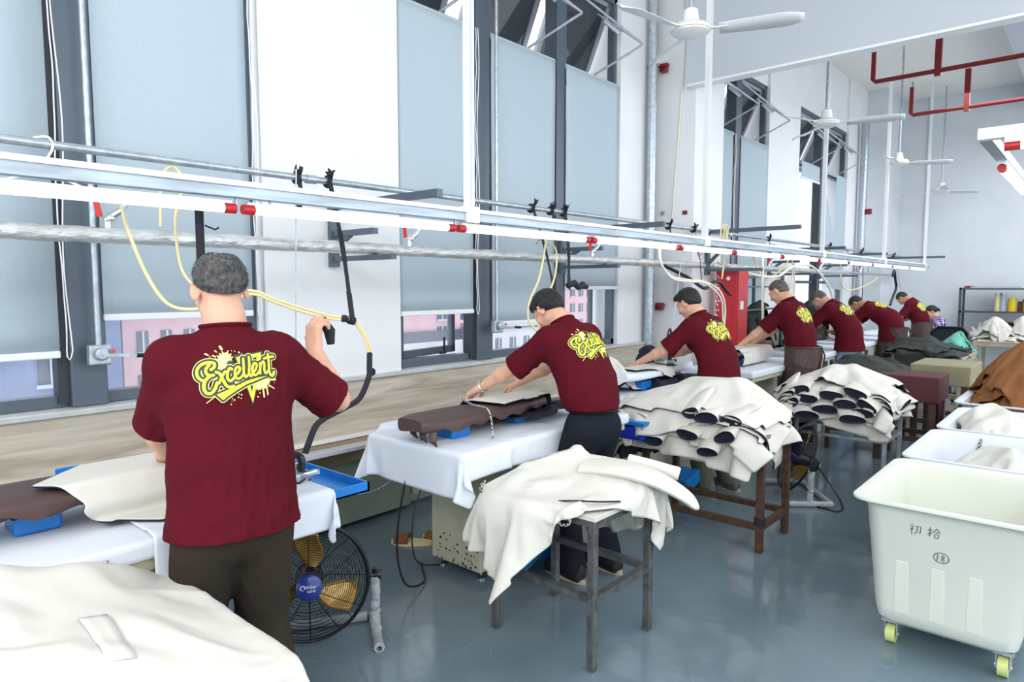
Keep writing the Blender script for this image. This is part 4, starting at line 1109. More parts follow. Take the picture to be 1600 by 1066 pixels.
# ------------------------------------------------------------------ overhead rail with tube lamps, pipes, straps
m = MB(); m.box((1.03, -0.6, 1.945), (1.072, 15.45, 1.985)); m.box((1.02, -0.6, 1.940), (1.082, 15.45, 1.945))
rail = thing('lamp_rail', 'long weathered galvanised channel rail carrying the tube lamps over the ironing tables', 'rail', (1.05, -0.6, 1.94)); m.build('channel', M['rail'], rail)
m = MB(); m.box((1.018, -0.6, 1.985), (1.084, 15.45, 2.006)); m.build('painted_glow_strip', M['whitep'], rail)  # white enamel stands in for the bright glow of a tube along the top
for i, y in enumerate((2.70, 5.63, 8.88, 11.95, 15.1)):
    t = thing('hanger_post', ['nearest', 'second', 'third', 'fourth', 'farthest'][i] + ' white post hanging from the ceiling to the lamp rail', 'post', (1.05, y, 1.95), group='posts that hold the lamp rail')
    m = MB(); m.box((1.030, y - 0.022, 1.99), (1.052, y + 0.022, 5.4)); m.box((1.052, y - 0.022, 1.99), (1.074, y - 0.014, 5.4)); m.box((1.052, y + 0.014, 1.99), (1.074, y + 0.022, 5.4)); m.build('post', M['whitep'], t)
    m = MB(); m.box((1.015, y - 0.05, 1.93), (1.09, y + 0.05, 2.02)); m.build('bracket', M['whitep'], t, bevel=0.006)
joints = [-1.1, 0.1, 1.365, 2.60, 3.876, 5.15, 6.24, 7.5, 8.75, 10.0, 11.25, 12.5, 13.75, 15.2]
nth = ['leftmost, cut by the picture edge', 'above the first window', 'in front of the white pier', 'right of the nearest post', 'over the black-haired bowed man', 'before the round steel duct pipe', 'in front of the red cabinet', 'over the fourth worker',
       'over the fifth worker', 'between the third and fourth posts', 'over the deeply bent man', 'just beyond the fourth post', 'at the far end of the rail']
for i in range(len(joints) - 1):
    y0, y1 = joints[i] + 0.035, joints[i + 1] - 0.035
    t = thing('tube_lamp', 'lit white tube lamp under the rail, ' + nth[i], 'lamp', (1.05, (y0 + y1) / 2, 1.88), group='lit tube lamps under the rail')
    m = MB(); m.cyl((1.05, y0, 1.895), (1.05, y1, 1.895), 0.019, 12); m.build('tube', M['led'], t, smooth=True)
    m = MB(); m.box((1.035, y0, 1.914), (1.065, y1, 1.925)); m.build('batten', M['whitep'], t)
    for a, c in ((y0 - 0.02, y0 + 0.03), (y1 - 0.03, y1 + 0.02)):
        m = MB(); m.cyl((1.05, a, 1.895), (1.05, c, 1.895), 0.0205, 12); m.build('end_cap', M['red'], t, smooth=True)
    m = MB(); m.box((1.045, y1 + 0.02, 1.90), (1.055, y1 + 0.026, 1.94)); m.box((1.045, y0 + 0.1, 1.925), (1.055, y0 + 0.11, 1.94)); m.build('clip', M['galv'], t)
# the second rail row on the right
t = thing('lamp_rail', 'galvanised rail corner with red-capped tube lamps hanging at the upper right', 'rail', (3.2, 4.5, 2.3))
m = MB(); m.box((3.17, 4.48, 2.37), (4.9, 4.54, 2.43)); m.build('channel', M['whitep'], t); m = MB(); m.box((3.17, 4.54, 2.37), (3.23, 7.2, 2.43)); m.build('channel', M['rail'], t)
m = MB(); m.cyl((3.75, 4.51, 2.43), (3.75, 4.51, 5.4), 0.014, 8); m.cyl((3.6, 4.51, 2.43), (3.6, 4.51, 2.5), 0.014, 8); m.build('hanger_rod', M['galv'], t)
for nm_, a, c, q in (('across the picture edge', (3.29, 4.51), (4.5, 4.51), 0), ('running away from the corner', (3.2, 5.3), (3.2, 6.9), 1)):
    u = thing('tube_lamp', 'lit tube lamp with red cap on the right rail, ' + nm_, 'lamp', (a[0], a[1], 2.3))
    A = Vector((a[0], a[1], 2.325)); B = Vector((c[0], c[1], 2.325)); d = (B - A).normalized()
    m = MB(); m.cyl(A + d * 0.05, B - d * 0.05, 0.024, 12); m.build('tube', M['led'], u, smooth=True)
    m = MB(); m.bar(A + Vector((0, 0, 0.032)), B + Vector((0, 0, 0.032)), 0.05, 0.03); m.build('batten', M['whitep'], u)
    for p in (A, B - d * 0.08):
        m = MB(); m.cyl(p, p + d * 0.07, 0.025, 12); m.build('end_cap', M['red'], u, smooth=True)

# steam pipe in crinkled foil, steel tube above it, wall brackets
t = thing('steam_pipe', 'steam pipe wrapped in crinkled silver foil running along the windows', 'pipe', (0.45, -1.0, 1.76))
ys = np.arange(-1.5, 12.2, 0.06); rs = np.random.RandomState(2)
m = MB(); m.tube([(0.45 + rs.randn() * 0.0012, y, 1.80 + rs.randn() * 0.0012) for y in ys], [0.034 + 0.0025 * rs.rand() for _ in ys], 14); m.build('foil_wrap', M['foil'], t, smooth=True)
m = MB(); m.cyl((0.45, 12.2, 1.80), (0.45, 15.6, 1.80), 0.02, 10); m.cyl((0.45, 13.6, 1.80), (0.45, 13.6, 1.95), 0.02, 10); m.build('bare_end', M['galv'], t, smooth=True)
for y in (1.07, 2.77, 4.77, 6.75, 8.75, 10.8, 13.0):
    f = MB(); f.cyl((0.45, y, 1.82), (0.45, y, 1.87), 0.016, 10); f.cyl((0.45, y - 0.01, 1.865), (0.47, y + 0.05, 1.91), 0.016, 10); f.ell((0.455, y + 0.01, 1.875), 0.022, 10, 7); f.cyl((0.47, y + 0.05, 1.91), (0.485, y + 0.08, 1.96), 0.012, 8)
    v = f.build('valve', M['chrome'], t, smooth=True)
    f = MB(); f.bar((0.45, y - 0.03, 1.88), (0.47, y - 0.055, 1.97), 0.022, 0.008); f.build('valve_handle', M['redlabel'], v)
tb = thing('hanging_tube', 'slim galvanised tube above the foil pipe with black straps tied to it', 'tube', (0.5, -1.0, 2.14))
m = MB(); m.cyl((0.5, -1.4, 2.145), (0.5, 15.8, 2.185), 0.0185, 12); m.build('tube', M['galv'], tb, smooth=True)
for y in (2.05, 7.4, 12.0):
    m = MB(); m.cyl((0.5, y - 0.03, 2.150), (0.5, y + 0.03, 2.152), 0.024, 12); m.build('coupling', M['galv'], tb, smooth=True)
def bracket(y, x0, x1, z, label, brace=True):
    t = thing('pipe_bracket', label, 'bracket', (x0, y, z)); m = MB(); m.box((x0, y - 0.02, z - 0.02), (x1, y + 0.02, z + 0.02)); m.build('arm', M['frame'], t)
    m = MB(); m.box((x0, y - 0.03, 1.70), (x0 + 0.04, y + 0.03, z + 0.03)); m.build('wall_plate', M['frame'], t)
    if brace:
        m = MB(); m.box((x0, y - 0.02, 1.735), (x0 + 0.62, y + 0.02, 1.765)); m.bar((x0 + 0.02, y, 1.76 + 0.05), (x0 + 0.20, y, z - 0.18), 0.03); m.box((x0, y - 0.02, z - 0.19), (x0 + 0.45, y + 0.02, z - 0.155)); m.build('lower_arm', M['frame'], t)
bracket(2.50, 0.015, 1.03, 2.08, 'dark grey steel bracket on the white pier under the slim tube')
bracket(4.95, -0.02, 1.03, 2.08, 'dark grey steel bracket on the post of the second window')
bracket(6.9, 0.46, 1.45, 2.16, 'dark grey steel bracket on the wall column above the red cabinet')
bracket(9.95, -0.02, 1.03, 2.10, 'dark grey steel bracket right of the third window')
bracket(12.27, -0.02, 1.03, 2.10, 'dark grey steel bracket on the farthest window post')
m = MB(); m.box((-0.02, 15.3, 2.12), (1.35, 15.34, 2.16)); o = m.build('wall_bar', M['frame'], None, label='dark steel bar crossing the far corner at the rail end', cat='bar')

def strap(y, label, end=None, x=0.5, w=0.014, tail=0.10):
    """webbing knotted round the tube, optionally hanging down to end"""
    z = 2.148 + (y - 1) * 0.0024; rs = np.random.RandomState(int(y * 100))
    t = thing('webbing_strap', label, 'strap', (x, y, z), group='black straps on the slim tube')
    m = MB(); m.tube([(x + 0.024 * math.cos(a), y + 0.003 * math.sin(3 * a), z + 0.024 * math.sin(a)) for a in np.linspace(0, 6.283, 15)[:-1]], 0.013, 6, closed=True)
    for k in range(4):
        a = rs.rand() * 6.28; p = Vector((x + 0.03, y, z + 0.015)); q = p + Vector((0.02 * math.cos(a), 0.035 * math.cos(a + k), 0.03 + 0.03 * rs.rand()))
        m.tube([p, (p + q) / 2 + Vector((0.01, 0.01 * k - 0.02, 0)), q], [0.012, 0.012, 0.005], 5, flat=0.35)
    m.build('knot', M['black'], t, smooth=True)
    m = MB()
    if end: P = [Vector((x + 0.02, y, z)), Vector((x + 0.03, y, z)).lerp(Vector(end), 0.5) + Vector((0.005, 0.005, 0)), Vector(end)]
    else: P = [Vector((x + 0.02, y, z)), Vector((x + 0.025, y + 0.01, z - tail * 0.5)), Vector((x + 0.03, y - 0.008, z - tail))]
    P = catmull(P, 5); 
    for i in range(len(P) - 1):
        m.bar(P[i], P[i + 1] + (P[i + 1] - P[i]) * 0.05, w * (2.4 if i % 4 < 2 else 1.8), 0.004, up=(1, 0.1, 0))
    m.build('tail', M['black'], t)
    return t
strap(1.965, 'black strap knotted on the tube left of the pier, tails short', tail=0.16)
strap(2.156, 'long black strap from the slim tube down to the hose beside the first man', (1.0, 1.945, 1.43))
strap(3.90, 'black bunched strap on the tube left of the second window post', (0.8, 3.80, 1.55))
strap(4.13, 'narrow black strap between two bunched straps on the tube', tail=0.14)
strap(4.295, 'wide black strap hanging behind the bowed black-haired man', (0.78, 4.0, 1.56), w=0.02)
strap(5.98, 'brown-black frayed strap on the tube left of the wall column', tail=0.2)
strap(6.51, 'black strap holding the hose above the spiky-haired man', (0.9, 5.90, 1.63))
strap(8.55, 'black twisted strap on the tube at the third window', tail=0.22)
strap(11.0, 'black bunched strap above the fifth worker', tail=0.3)
strap(12.8, 'black strap with long tail above the deeply bent man', (0.75, 12.0, 1.35), w=0.03)
strap(15.1, 'black strap at the far end of the tube', (0.8, 14.6, 1.3))
# wide strap hanging behind the head of the first man
t = thing('webbing_strap', 'wide black strap hanging from the rail behind the first man\'s head', 'strap', (0.9, 1.28, 1.7)); m = MB(); m.obox((0.92, 1.26, 1.79), (0.004, 0.035, 0.24)); m.tube([(0.925, 1.28, 1.83), (0.93, 1.32, 1.815), (0.93, 1.335, 1.825)], 0.004, 5); m.build('tail', M['black'], t)
m = MB(); m.tube([(0.885, 3.84, 1.58), (0.90, 3.90, 1.60), (0.90, 3.95, 1.57), (0.89, 4.02, 1.585)], [0.02, 0.026, 0.02, 0.03], 7); m.ell((0.9, 4.04, 1.575), (0.02, 0.03, 0.02), 8, 6)
m.build('strap_knot', M['black'], None, True, label='black knotted strap bundle just above the black-haired bowed man', cat='knot')

def hose(name, label, runs, cat='hose'):
    t = thing(name, label, cat, runs[0][1][0])
    for pn, pts, r, mm in runs:
        m = MB(); m.tube(catmull(pts, 6), r, 8); m.build(pn, M[mm], t, smooth=True)
    return t
h1 = hose('steam_hose', 'cream twin steam hose looping behind the first man to the black sleeve at right', [
    ('hose_line', [(0.47, 1.12, 1.93), (0.85, 1.011, 1.798), (0.88, 1.062, 1.623), (0.90, 1.131, 1.507), (0.95, 1.22, 1.486), (1.0, 1.33, 1.52), (1.0, 1.44, 1.545), (1.0, 1.543, 1.508), (1.0, 1.668, 1.466), (1.0, 1.836, 1.424), (1.0, 1.937, 1.414), (1.0, 1.999, 1.351), (1.0, 2.036, 1.269), (1.0, 2.042, 1.22)], 0.0068, 'hose'),
    ('hose_line', [(0.5, 1.27, 1.85), (0.50, 1.28, 2.05), (0.5, 1.311, 2.115), (0.5, 1.348, 2.12), (0.55, 1.36, 2.05), (0.7, 1.262, 1.917), (0.7, 1.254, 1.793), (0.72, 1.275, 1.628), (0.8, 1.35, 1.55), (0.97, 1.45, 1.56), (1.0, 1.543, 1.522), (1.0, 1.668, 1.482), (1.0, 1.836, 1.437), (1.0, 1.945, 1.42), (1.0, 2.012, 1.351), (1.0, 2.05, 1.269), (1.0, 2.055, 1.22)], 0.0062, 'hose'),
    ('black_sleeve', [(1.0, 2.045, 1.245), (1.03, 2.02, 1.18), (1.05, 2.0, 1.133), (1.05, 1.945, 1.038), (1.05, 1.863, 1.002), (1.08, 1.757, 0.983), (1.12, 1.66, 0.96), (1.15, 1.60, 0.893), (1.15, 1.58, 0.85)], 0.014, 'black'),
    ('joint_wrap', [(1.0, 1.925, 1.418), (1.0, 1.955, 1.41)], 0.021, 'black')])
m = MB(); m.ell((1.0, 1.90, 1.424), (0.02, 0.025, 0.018), 8, 6); m.build('tie', M['black'], h1, smooth=True)
m = MB(); m.ell((1.0, 2.06, 1.15), (0.012, 0.02, 0.02), 8, 6); m.build('tie', M['black'], h1, smooth=True)
m = MB(); m.tube([(1.0, 2.05, 1.19), (1.02, 2.03, 1.18), (1.02, 2.025, 1.20)], 0.008, 6); m.build('tie', M['black'], h1, smooth=True)
hose('steam_hose', 'cream steam hose looping down before the bowed black-haired man', [
    ('hose_line', [(0.47, 4.0, 1.9), (0.8, 3.70, 1.95), (0.85, 3.62, 1.8), (0.9, 3.5, 1.62), (0.9, 3.41, 1.484), (0.9, 3.398, 1.358), (0.92, 3.491, 1.269), (1.0, 3.60, 1.23)], 0.0068, 'hose'),
    ('hose_line', [(0.5, 4.02, 1.9), (0.82, 3.78, 1.85), (0.9, 3.68, 1.66), (0.9, 3.56, 1.45), (0.9, 3.50, 1.33), (0.95, 3.53, 1.26), (1.02, 3.63, 1.235)], 0.0062, 'hose')])
hose('steam_hose', 'off-white steam hose sagging from the rail to the spiky-haired man', [
    ('hose_line', [(1.1, 4.742, 1.889), (1.1, 4.767, 1.765), (1.1, 4.958, 1.657), (1.1, 5.294, 1.628), (1.1, 5.535, 1.619), (1.1, 5.80, 1.56), (1.1, 5.935, 1.475), (1.08, 6.03, 1.35), (1.05, 6.08, 1.2)], 0.009, 'hosew'),
    ('hose_line', [(1.1, 4.76, 1.889), (1.1, 4.785, 1.755), (1.1, 4.97, 1.64), (1.1, 5.294, 1.616), (1.1, 5.535, 1.608), (1.1, 5.78, 1.53), (1.1, 5.90, 1.45), (1.07, 6.0, 1.33), (1.05, 6.06, 1.2)], 0.008, 'hosew')])
hose('arm_spring', 'black curved spring arm before the red cabinet', [('arm', [(0.5, 5.9, 1.78), (0.75, 5.92, 1.66), (0.9, 5.95, 1.56), (0.9, 6.09, 1.592), (0.9, 6.18, 1.62), (0.9, 6.301, 1.611), (0.9, 6.43, 1.54), (0.9, 6.55, 1.49)], 0.016, 'blackgloss')], 'arm')
hose('coiled_hose', 'thin yellow hose coiled over the rail right of the wall column', [('coil', [(0.8, 6.5, 1.95), (0.8, 6.52, 2.15), (0.8, 6.6, 2.2), (0.8, 6.64, 2.1), (0.8, 6.6, 1.8), (0.8, 6.56, 1.65)], 0.008, 'hose'), ('coil', [(0.8, 6.56, 1.95), (0.8, 6.6, 2.18), (0.8, 6.68, 2.16), (0.8, 6.62, 1.9), (0.8, 6.57, 1.7)], 0.008, 'hose')])
hose('steam_hose', 'off-white hose sagging between the wall column and the third post', [('hose_line', [(0.9, 7.1, 1.9), (0.9, 7.3, 1.72), (0.9, 7.7, 1.70), (0.9, 8.1, 1.85), (0.9, 8.5, 2.05)], 0.009, 'hose')])
hose('bamboo_pole', 'slim bamboo pole bound with black tape in front of the fourth worker', [('pole', [(1.05, 7.05, 1.1), (1.05, 7.0, 1.5), (1.05, 6.98, 1.9)], 0.014, 'hosew'), ('tape', [(1.05, 7.03, 1.40), (1.05, 7.1, 1.39), (1.05, 7.16, 1.37)], 0.014, 'black')], 'pole')
hose('steam_hose', 'white hose arching from the rail down to the fifth worker', [('hose_line', [(0.5, 7.1, 1.84), (0.8, 7.2, 1.72), (1.0, 7.5, 1.68), (1.0, 8.0, 1.80), (1.0, 8.6, 1.83), (1.0, 9.1, 1.70), (1.0, 9.5, 1.5), (1.0, 9.6, 1.3)], 0.014, 'hosew')])
hose('steam_hose', 'thin cream hose hanging in a narrow loop at the farthest window', [('hose_line', [(0.52, 8.3, 2.16), (0.8, 8.3, 2.0), (0.9, 8.3, 1.85), (0.9, 8.25, 1.5), (0.9, 8.3, 1.42), (0.9, 8.4, 1.5), (0.9, 8.35, 1.85)], 0.007, 'hosew')])
hose('steam_hose', 'cream hose sagging between the fifth and sixth workers', [('hose_line', [(0.5, 10.15, 2.16), (0.8, 10.18, 2.05), (0.9, 10.2, 1.9), (0.9, 10.3, 1.6), (0.9, 10.8, 1.52), (0.9, 11.8, 1.62), (0.9, 12.3, 1.72)], 0.009, 'hose')])
hose('hook_arm', 'black hooked arm hanging over the farthest ironing table', [('arm', [(0.9, 13.3, 1.75), (0.9, 13.4, 1.85), (0.9, 13.5, 1.7), (0.9, 13.6, 1.55), (0.9, 13.4, 1.4), (0.9, 13.2, 1.25)], 0.022, 'blackgloss')], 'arm')
hose('pull_wire', 'thin steel wire hanging straight down beside the raised hand', [('wire', [(0.9, 1.723, 2.12), (0.9, 1.70, 1.4), (0.9, 1.685, 0.86)], 0.0035, 'galv')], 'wire')
hose('pull_wire', 'thin steel wire with black hook before the second ironing man', [('wire', [(1.03, 5.6, 1.95), (0.9, 5.55, 1.9), (0.9, 5.40, 1.4), (0.9, 5.30, 1.0)], 0.004, 'galv'), ('hook', [(0.9, 5.27, 1.14), (0.9, 5.30, 1.2), (0.9, 5.33, 1.19), (0.9, 5.325, 1.05)], 0.008, 'blackgloss')], 'wire')
# clothes hanger on the tube
m = MB(); m.tube(catmull([(0.5, 0.80, 2.17), (0.5, 0.85, 2.18), (0.52, 0.86, 2.14), (0.54, 0.83, 2.08), (0.54, 0.82, 2.04), (0.54, 0.72, 2.0), (0.54, 0.60, 1.96)], 6), 0.005, 6); m.tube([(0.54, 0.82, 2.04), (0.54, 0.92, 2.0), (0.54, 1.03, 1.96)], 0.005, 6)
m.build('clothes_hanger', M['whitep'], None, True, label='white plastic clothes hanger hooked on the slim tube at left', cat='hanger')

# ------------------------------------------------------------------ pipes on the wall column, red fixings, far pipes
t = thing('duct_pipe', 'galvanised steel drain pipe left of the wall column', 'pipe', (0.055, 6.42, 0)); m = MB(); m.cyl((0.055, 6.42, 0.0), (0.055, 6.42, 5.4), 0.052, 18); m.build('pipe', M['galv'], t, smooth=True)
for z in (1.35, 2.42, 3.45):
    m = MB(); m.cyl((0.055, 6.42, z), (0.055, 6.42, z + 0.03), 0.056, 18); m.build('joint_ring', M['galv'], t, smooth=True)
for z, nm_ in ((1.36, 'lower'), (3.86, 'upper')):
    m = MB(); m.box((0.08, 6.50, z - 0.04), (0.15, 6.57, z + 0.04)); m.box((0.10, 6.47, z + 0.0), (0.19, 6.52, z + 0.03)); m.cyl((-0.02, 6.43, z + 0.01), (0.12, 6.50, z + 0.01), 0.008, 6)
    m.build('pipe_clamp', M['redpipe'], None, label='dark red pipe clamp on the wall column, ' + nm_ + ' one', cat='clamp', bevel=0.003)
t = thing('duct_pipe', 'galvanised steel pipe near the far corner of the window wall', 'pipe', (0.28, 13.9, 0)); m = MB(); m.cyl((0.10, 14.35, 0.0), (0.10, 14.35, 4.7), 0.07, 16); m.build('pipe', M['galv'], t, smooth=True); m = MB(); m.box((0.17, 14.3, 2.95), (0.26, 14.4, 3.05)); m.build('clamp', M['redpipe'], t)
m = MB(); m.cyl((0.84, 16.17, 2.0), (0.84, 16.17, 5.38), 0.022, 8); m.build('conduit', M['whitep'], None, True, label='white conduit running down the far wall', cat='conduit')
m = MB(); m.tube([(0.3, 6.588, 4.6), (0.33, 6.588, 4.1), (0.28, 6.588, 3.2), (0.22, 6.588, 2.3)], 0.010, 6); m.build('conduit', M['hosew'], None, True, label='thin cream conduit on the face of the wall column', cat='conduit')
# fire pipes
for y, z, x0, x1, up, lab in ((9.8, 4.2, 1.32, 5.0, 1.2, 'nearer dark red fire pipe across the ceiling'), (12.05, 4.2, 1.315, 5.0, 0.42, 'farther dark red fire pipe across the ceiling')):
    t = thing('fire_pipe', lab, 'pipe', (x0, y, z)); m = MB(); m.tube([(x0, y, z + up), (x0, y, z + 0.03), (x0 + 0.03, y, z), (x1, y, z)], 0.028, 10); m.build('pipe', M['redpipe'], t, smooth=True)
    for k in range(3):
        xh = x0 + 0.72 + 1.5 * k; m = MB(); m.box((xh - 0.035, y - 0.03, z - 0.06), (xh + 0.035, y + 0.03, 5.4 if up > 1 else z + 0.55)); m.build('hanger_bar', M['redpipe'], t)
    if up < 1: m = MB(); m.cyl((x0, y, z + up), (x0, y, z + up + 0.08), 0.02, 8); m.build('sprinkler', M['chrome'], t)
# red cabinet leaning by the column, grey meter box
t = thing('fire_cabinet', 'tall red cabinet with worn white-spotted edge beside the wall column', 'cabinet', (0.73, 7.05, 0.0))
m = MB(); m.box((0.56, 6.95, 0.0), (0.80, 7.2, 1.77)); m.build('body', M['redpaint'], t, bevel=0.01)
m = MB(); m.box((0.80, 6.95, 0.05), (0.815, 7.2, 1.77)); m.build('door', M['redpaint'], t, bevel=0.004)
m = MB(); m.box((0.815, 6.99, 1.33), (0.83, 7.05, 1.42)); m.build('handle', M['whitep'], t)
m = MB()
rs = np.random.RandomState(7)
for k in range(30):
    z = 1.0 + 0.7 * rs.rand(); x = 0.565 + 0.06 * rs.rand() ** 2; m.ell((x, 6.948, z), (0.004 + 0.006 * rs.rand(), 0.002, 0.006 + 0.012 * rs.rand()), 6, 4)
o = m.build('chipped_paint', M['whitep'], t); o['kind'] = 'stuff'
m = MB(); m.cyl((0.70, 6.945, 1.66), (0.70, 6.95, 1.66), 0.022, 10); m.build('lock', M['whitep'], t)
t = thing('meter_box', 'small grey electric meter box on the wall column behind the spiky hair', 'box', (0.3, 6.55, 1.4)); m = MB(); m.box((0.30, 6.5, 1.42), (0.42, 6.6, 1.70)); m.build('case', M['greyb'], t, bevel=0.006); m = MB(); m.box((0.32, 6.495, 1.5), (0.40, 6.5, 1.62)); m.build('cover', M['glass'], t)
for x, z, w in ((0.10, 2.36, 0.02), (0.36, 2.35, 0.025)):
    m = MB(); m.box((x - w, 6.585, z - 0.02), (x + w, 6.6, z + 0.02)); m.build('wall_marker', M['redpipe' if x > 0.2 else 'galv'], None, label='small red marker on the wall column' if x > 0.2 else 'small grey plate on the wall column', cat='marker')

# ------------------------------------------------------------------ ceiling fans
def ceiling_fan(x, y, z, a0, label):
    t = thing('ceiling_fan', label, 'fan', (x, y, z), math.radians(a0), 'white ceiling fans')
    m = MB(); m.cyl((0, 0, 0.12), (0, 0, 5.4 - z), 0.014, 10); m.build('rod', M['galv'], t, smooth=True, world=False)
    m = MB(); m.lathe((0, 0, 0), [(0.0, -0.035), (0.09, -0.03), (0.135, -0.01), (0.14, 0.02), (0.12, 0.045), (0.06, 0.06), (0.055, 0.11), (0.05, 0.15), (0.02, 0.17), (0, 0.17)], 28); m.build('motor_housing', M['whitep'], t, smooth=True, world=False)
    m = MB(); m.lathe((0, 0, 0), [(0.139, 0.0), (0.143, 0.003), (0.139, 0.007)], 28); m.build('gold_band', M['hose'], t, world=False)
    for k in range(3):
        a = 2 * math.pi * k / 3; R = Matrix.Rotation(a, 3, 'Z') @ Matrix.Identity(3)
        n = 14; vs = []
        for i in range(n + 1):
            r = 0.20 + 0.56 * i / n; w = (0.05 + 0.03 * math.sin(min(1, i / n * 1.2) * 1.57)) * (1 if i < n - 2 else (0.85 if i == n - 2 else (0.6 if i == n - 1 else 0.3)))
            for s_ in (-1, 0, 1):
                p = Vector((r, s_ * w, 0.0 + 0.010 * (1 - abs(s_)) - s_ * 0.020)); vs.append(R @ p)
        fs = [(i * 3 + j, i * 3 + j + 1, i * 3 + j + 4, i * 3 + j + 3) for i in range(n) for j in range(2)]
        m = MB(); m.add(vs, fs); b_ = m.build('blade', M['whitep'], t, smooth=True, world=False); s2 = b_.modifiers.new('s', 'SOLIDIFY'); s2.thickness = 0.004
        m = MB(); m.bar(R @ Vector((0.10, 0, 0.01)), R @ Vector((0.26, 0, 0.004)), 0.035, 0.006); m.build('blade_arm', M['whitep'], t, world=False)
ceiling_fan(1.37, 4.66, 3.42, 20, 'white ceiling fan nearest the camera, before the grey panel')
ceiling_fan(1.30, 8.05, 3.37, 14, 'white ceiling fan just below the grey panel edge')
ceiling_fan(1.17, 12.1, 3.50, 30, 'white ceiling fan under the fire pipes')
ceiling_fan(1.21, 15.5, 3.42, 45, 'small farthest white ceiling fan at the far wall')
# ------------------------------------------------------------------ low wall units under the sill
t = thing('wall_unit', 'sage green steel wall unit low under the oak panel between the first two tables', 'cabinet', (0.09, 3.0, 0))
m = MB(); m.box((0.0, 1.6, 0.03), (0.10, 3.05, 0.46)); m.build('body', M['green'], t, bevel=0.004)
m = MB(); m.box((0.0, 3.07, 0.10), (0.12, 3.9, 0.46)); m.build('body', M['cream'], t, bevel=0.004)
m = MB(); m.tube(catmull([(0.105, 2.2, 0.30), (0.105, 2.7, 0.20), (0.105, 3.0, 0.32), (0.105, 3.06, 0.44)], 6), 0.005, 6); m.build('cable', M['galv'], t, smooth=True)
m = MB(); m.box((0.0, -1.5, 0.47), (0.20, 5.6, 0.57)); m.build('wall_ledge', M['board_edge'], None, label='brown wooden ledge below the oak panel', cat='ledge')
m = MB(); m.prism([(0.2, 0.44), (0.62, 0.52), (0.62, 0.54), (0.2, 0.47)], 1.75, 2.1, 'y'); m.prism([(0.1, 0.50), (0.56, 0.64), (0.56, 0.66), (0.1, 0.56)], 1.9, 2.6, 'y'); m.build('sheet_metal_duct', M['greyb'], None, label='slanted grey sheet metal duct beyond the blue tray', cat='duct')
def slipper(x, y, rz, lab):
    t = thing('slipper', lab, 'slipper', (x, y, 0), rz, 'brown slippers under the second table')
    m = MB(); n = 18; P = [(0.045 * math.sin(a) * (1.15 if math.cos(a) > 0 else 0.9), 0.13 * math.cos(a)) for a in np.linspace(0, 6.283, n + 1)[:-1]]; m.prism(P, 0.0, 0.022, 'z'); m.build('sole', M['hose'], t, world=False)
    m = MB(); vs = []; 
    for i in range(5):
        for j in range(9):
            a = math.pi * j / 8; vs.append((0.052 * math.cos(a), 0.015 + 0.022 * i, 0.015 + (0.055 - 0.006 * i) * math.sin(a)))
    m.add(vs, [(i * 9 + j, i * 9 + j + 1, i * 9 + j + 10, i * 9 + j + 9) for i in range(4) for j in range(8)]); o = m.build('strap', M['brown'], t, smooth=True, world=False); s = o.modifiers.new('s', 'SOLIDIFY'); s.thickness = 0.008
slipper(0.62, 2.62, 2.2, 'tan slipper under the second table, left one'); slipper(0.72, 2.78, 2.0, 'tan slipper under the second table, right one')

# ------------------------------------------------------------------ ironing stations
def station(y0, y1, label, cab, x0=0.90, x1=1.58):
    t = thing('ironing_table', label, 'table', ((x0 + x1) / 2, (y0 + y1) / 2, 0))
    m = MB(); m.box((x0 + 0.02, y0 + 0.03, 0.70), (x1 - 0.02, y1 - 0.03, 0.735)); m.build('frame', M['cream'], t)
    if cab:
        m = MB(); m.box((x0 + 0.04, cab[0], 0.05), (x1 - 0.26, cab[1], 0.70)); c = m.build('cabinet', M['cream'], t, bevel=0.005)
        m = MB(); m.box((x1 - 0.26, cab[0] + 0.04, 0.1), (x1 - 0.253, cab[1] - 0.04, 0.66)); m.build('door', M['cream'], c, bevel=0.003)
        for xx in (x0 + 0.08, x1 - 0.3):
            for yy in (cab[0] + 0.05, cab[1] - 0.05):
                m = MB(); m.lathe((xx, yy, 0), [(0.0, 0), (0.028, 0.0), (0.028, 0.008), (0.008, 0.02), (0.006, 0.06)], 14); m.build('foot', M['chrome'], t, smooth=True)
    else:
        for xx in (x0 + 0.06, x1 - 0.2):
            for yy in (y0 + 0.1, y1 - 0.55):
                m = MB(); m.box((xx - 0.02, yy - 0.02, 0), (xx + 0.02, yy + 0.02, 0.70)); m.build('leg', M['cream'], t)
    m = MB(); m.box((x0, y0, 0.735), (x1, y1, 0.80)); m.build('padded_top', M['sheet'], t, bevel=0.018, seg=3)
    return t
SHIFT = [0, 0, -0.12, -0.20, -0.26, -0.28, -0.30]              # the row of tables runs slightly towards the wall
st = [(-0.45, 1.42, None, 'white padded ironing table in front of the first man, nearest the camera'),
      (2.12, 3.56, (2.5, 3.3), 'white padded ironing table with cream rusty cabinet below, under the brown board'),
      (3.95, 5.45, (4.3, 5.2), 'white padded ironing table before the spiky-haired man'),
      (5.98, 7.5, (6.3, 7.2), 'white padded ironing table of the fourth worker'), (8.0, 9.5, None, 'white padded ironing table of the fifth worker'),
      (9.95, 11.5, None, 'white padded ironing table of the deeply bent man'), (12.1, 13.9, None, 'farthest white padded ironing table')]
for i_, (a, c, cb, lab) in enumerate(st):
    dx = SHIFT[i_]; station(a, c, lab, cb, 0.90 + dx, 1.58 + dx)
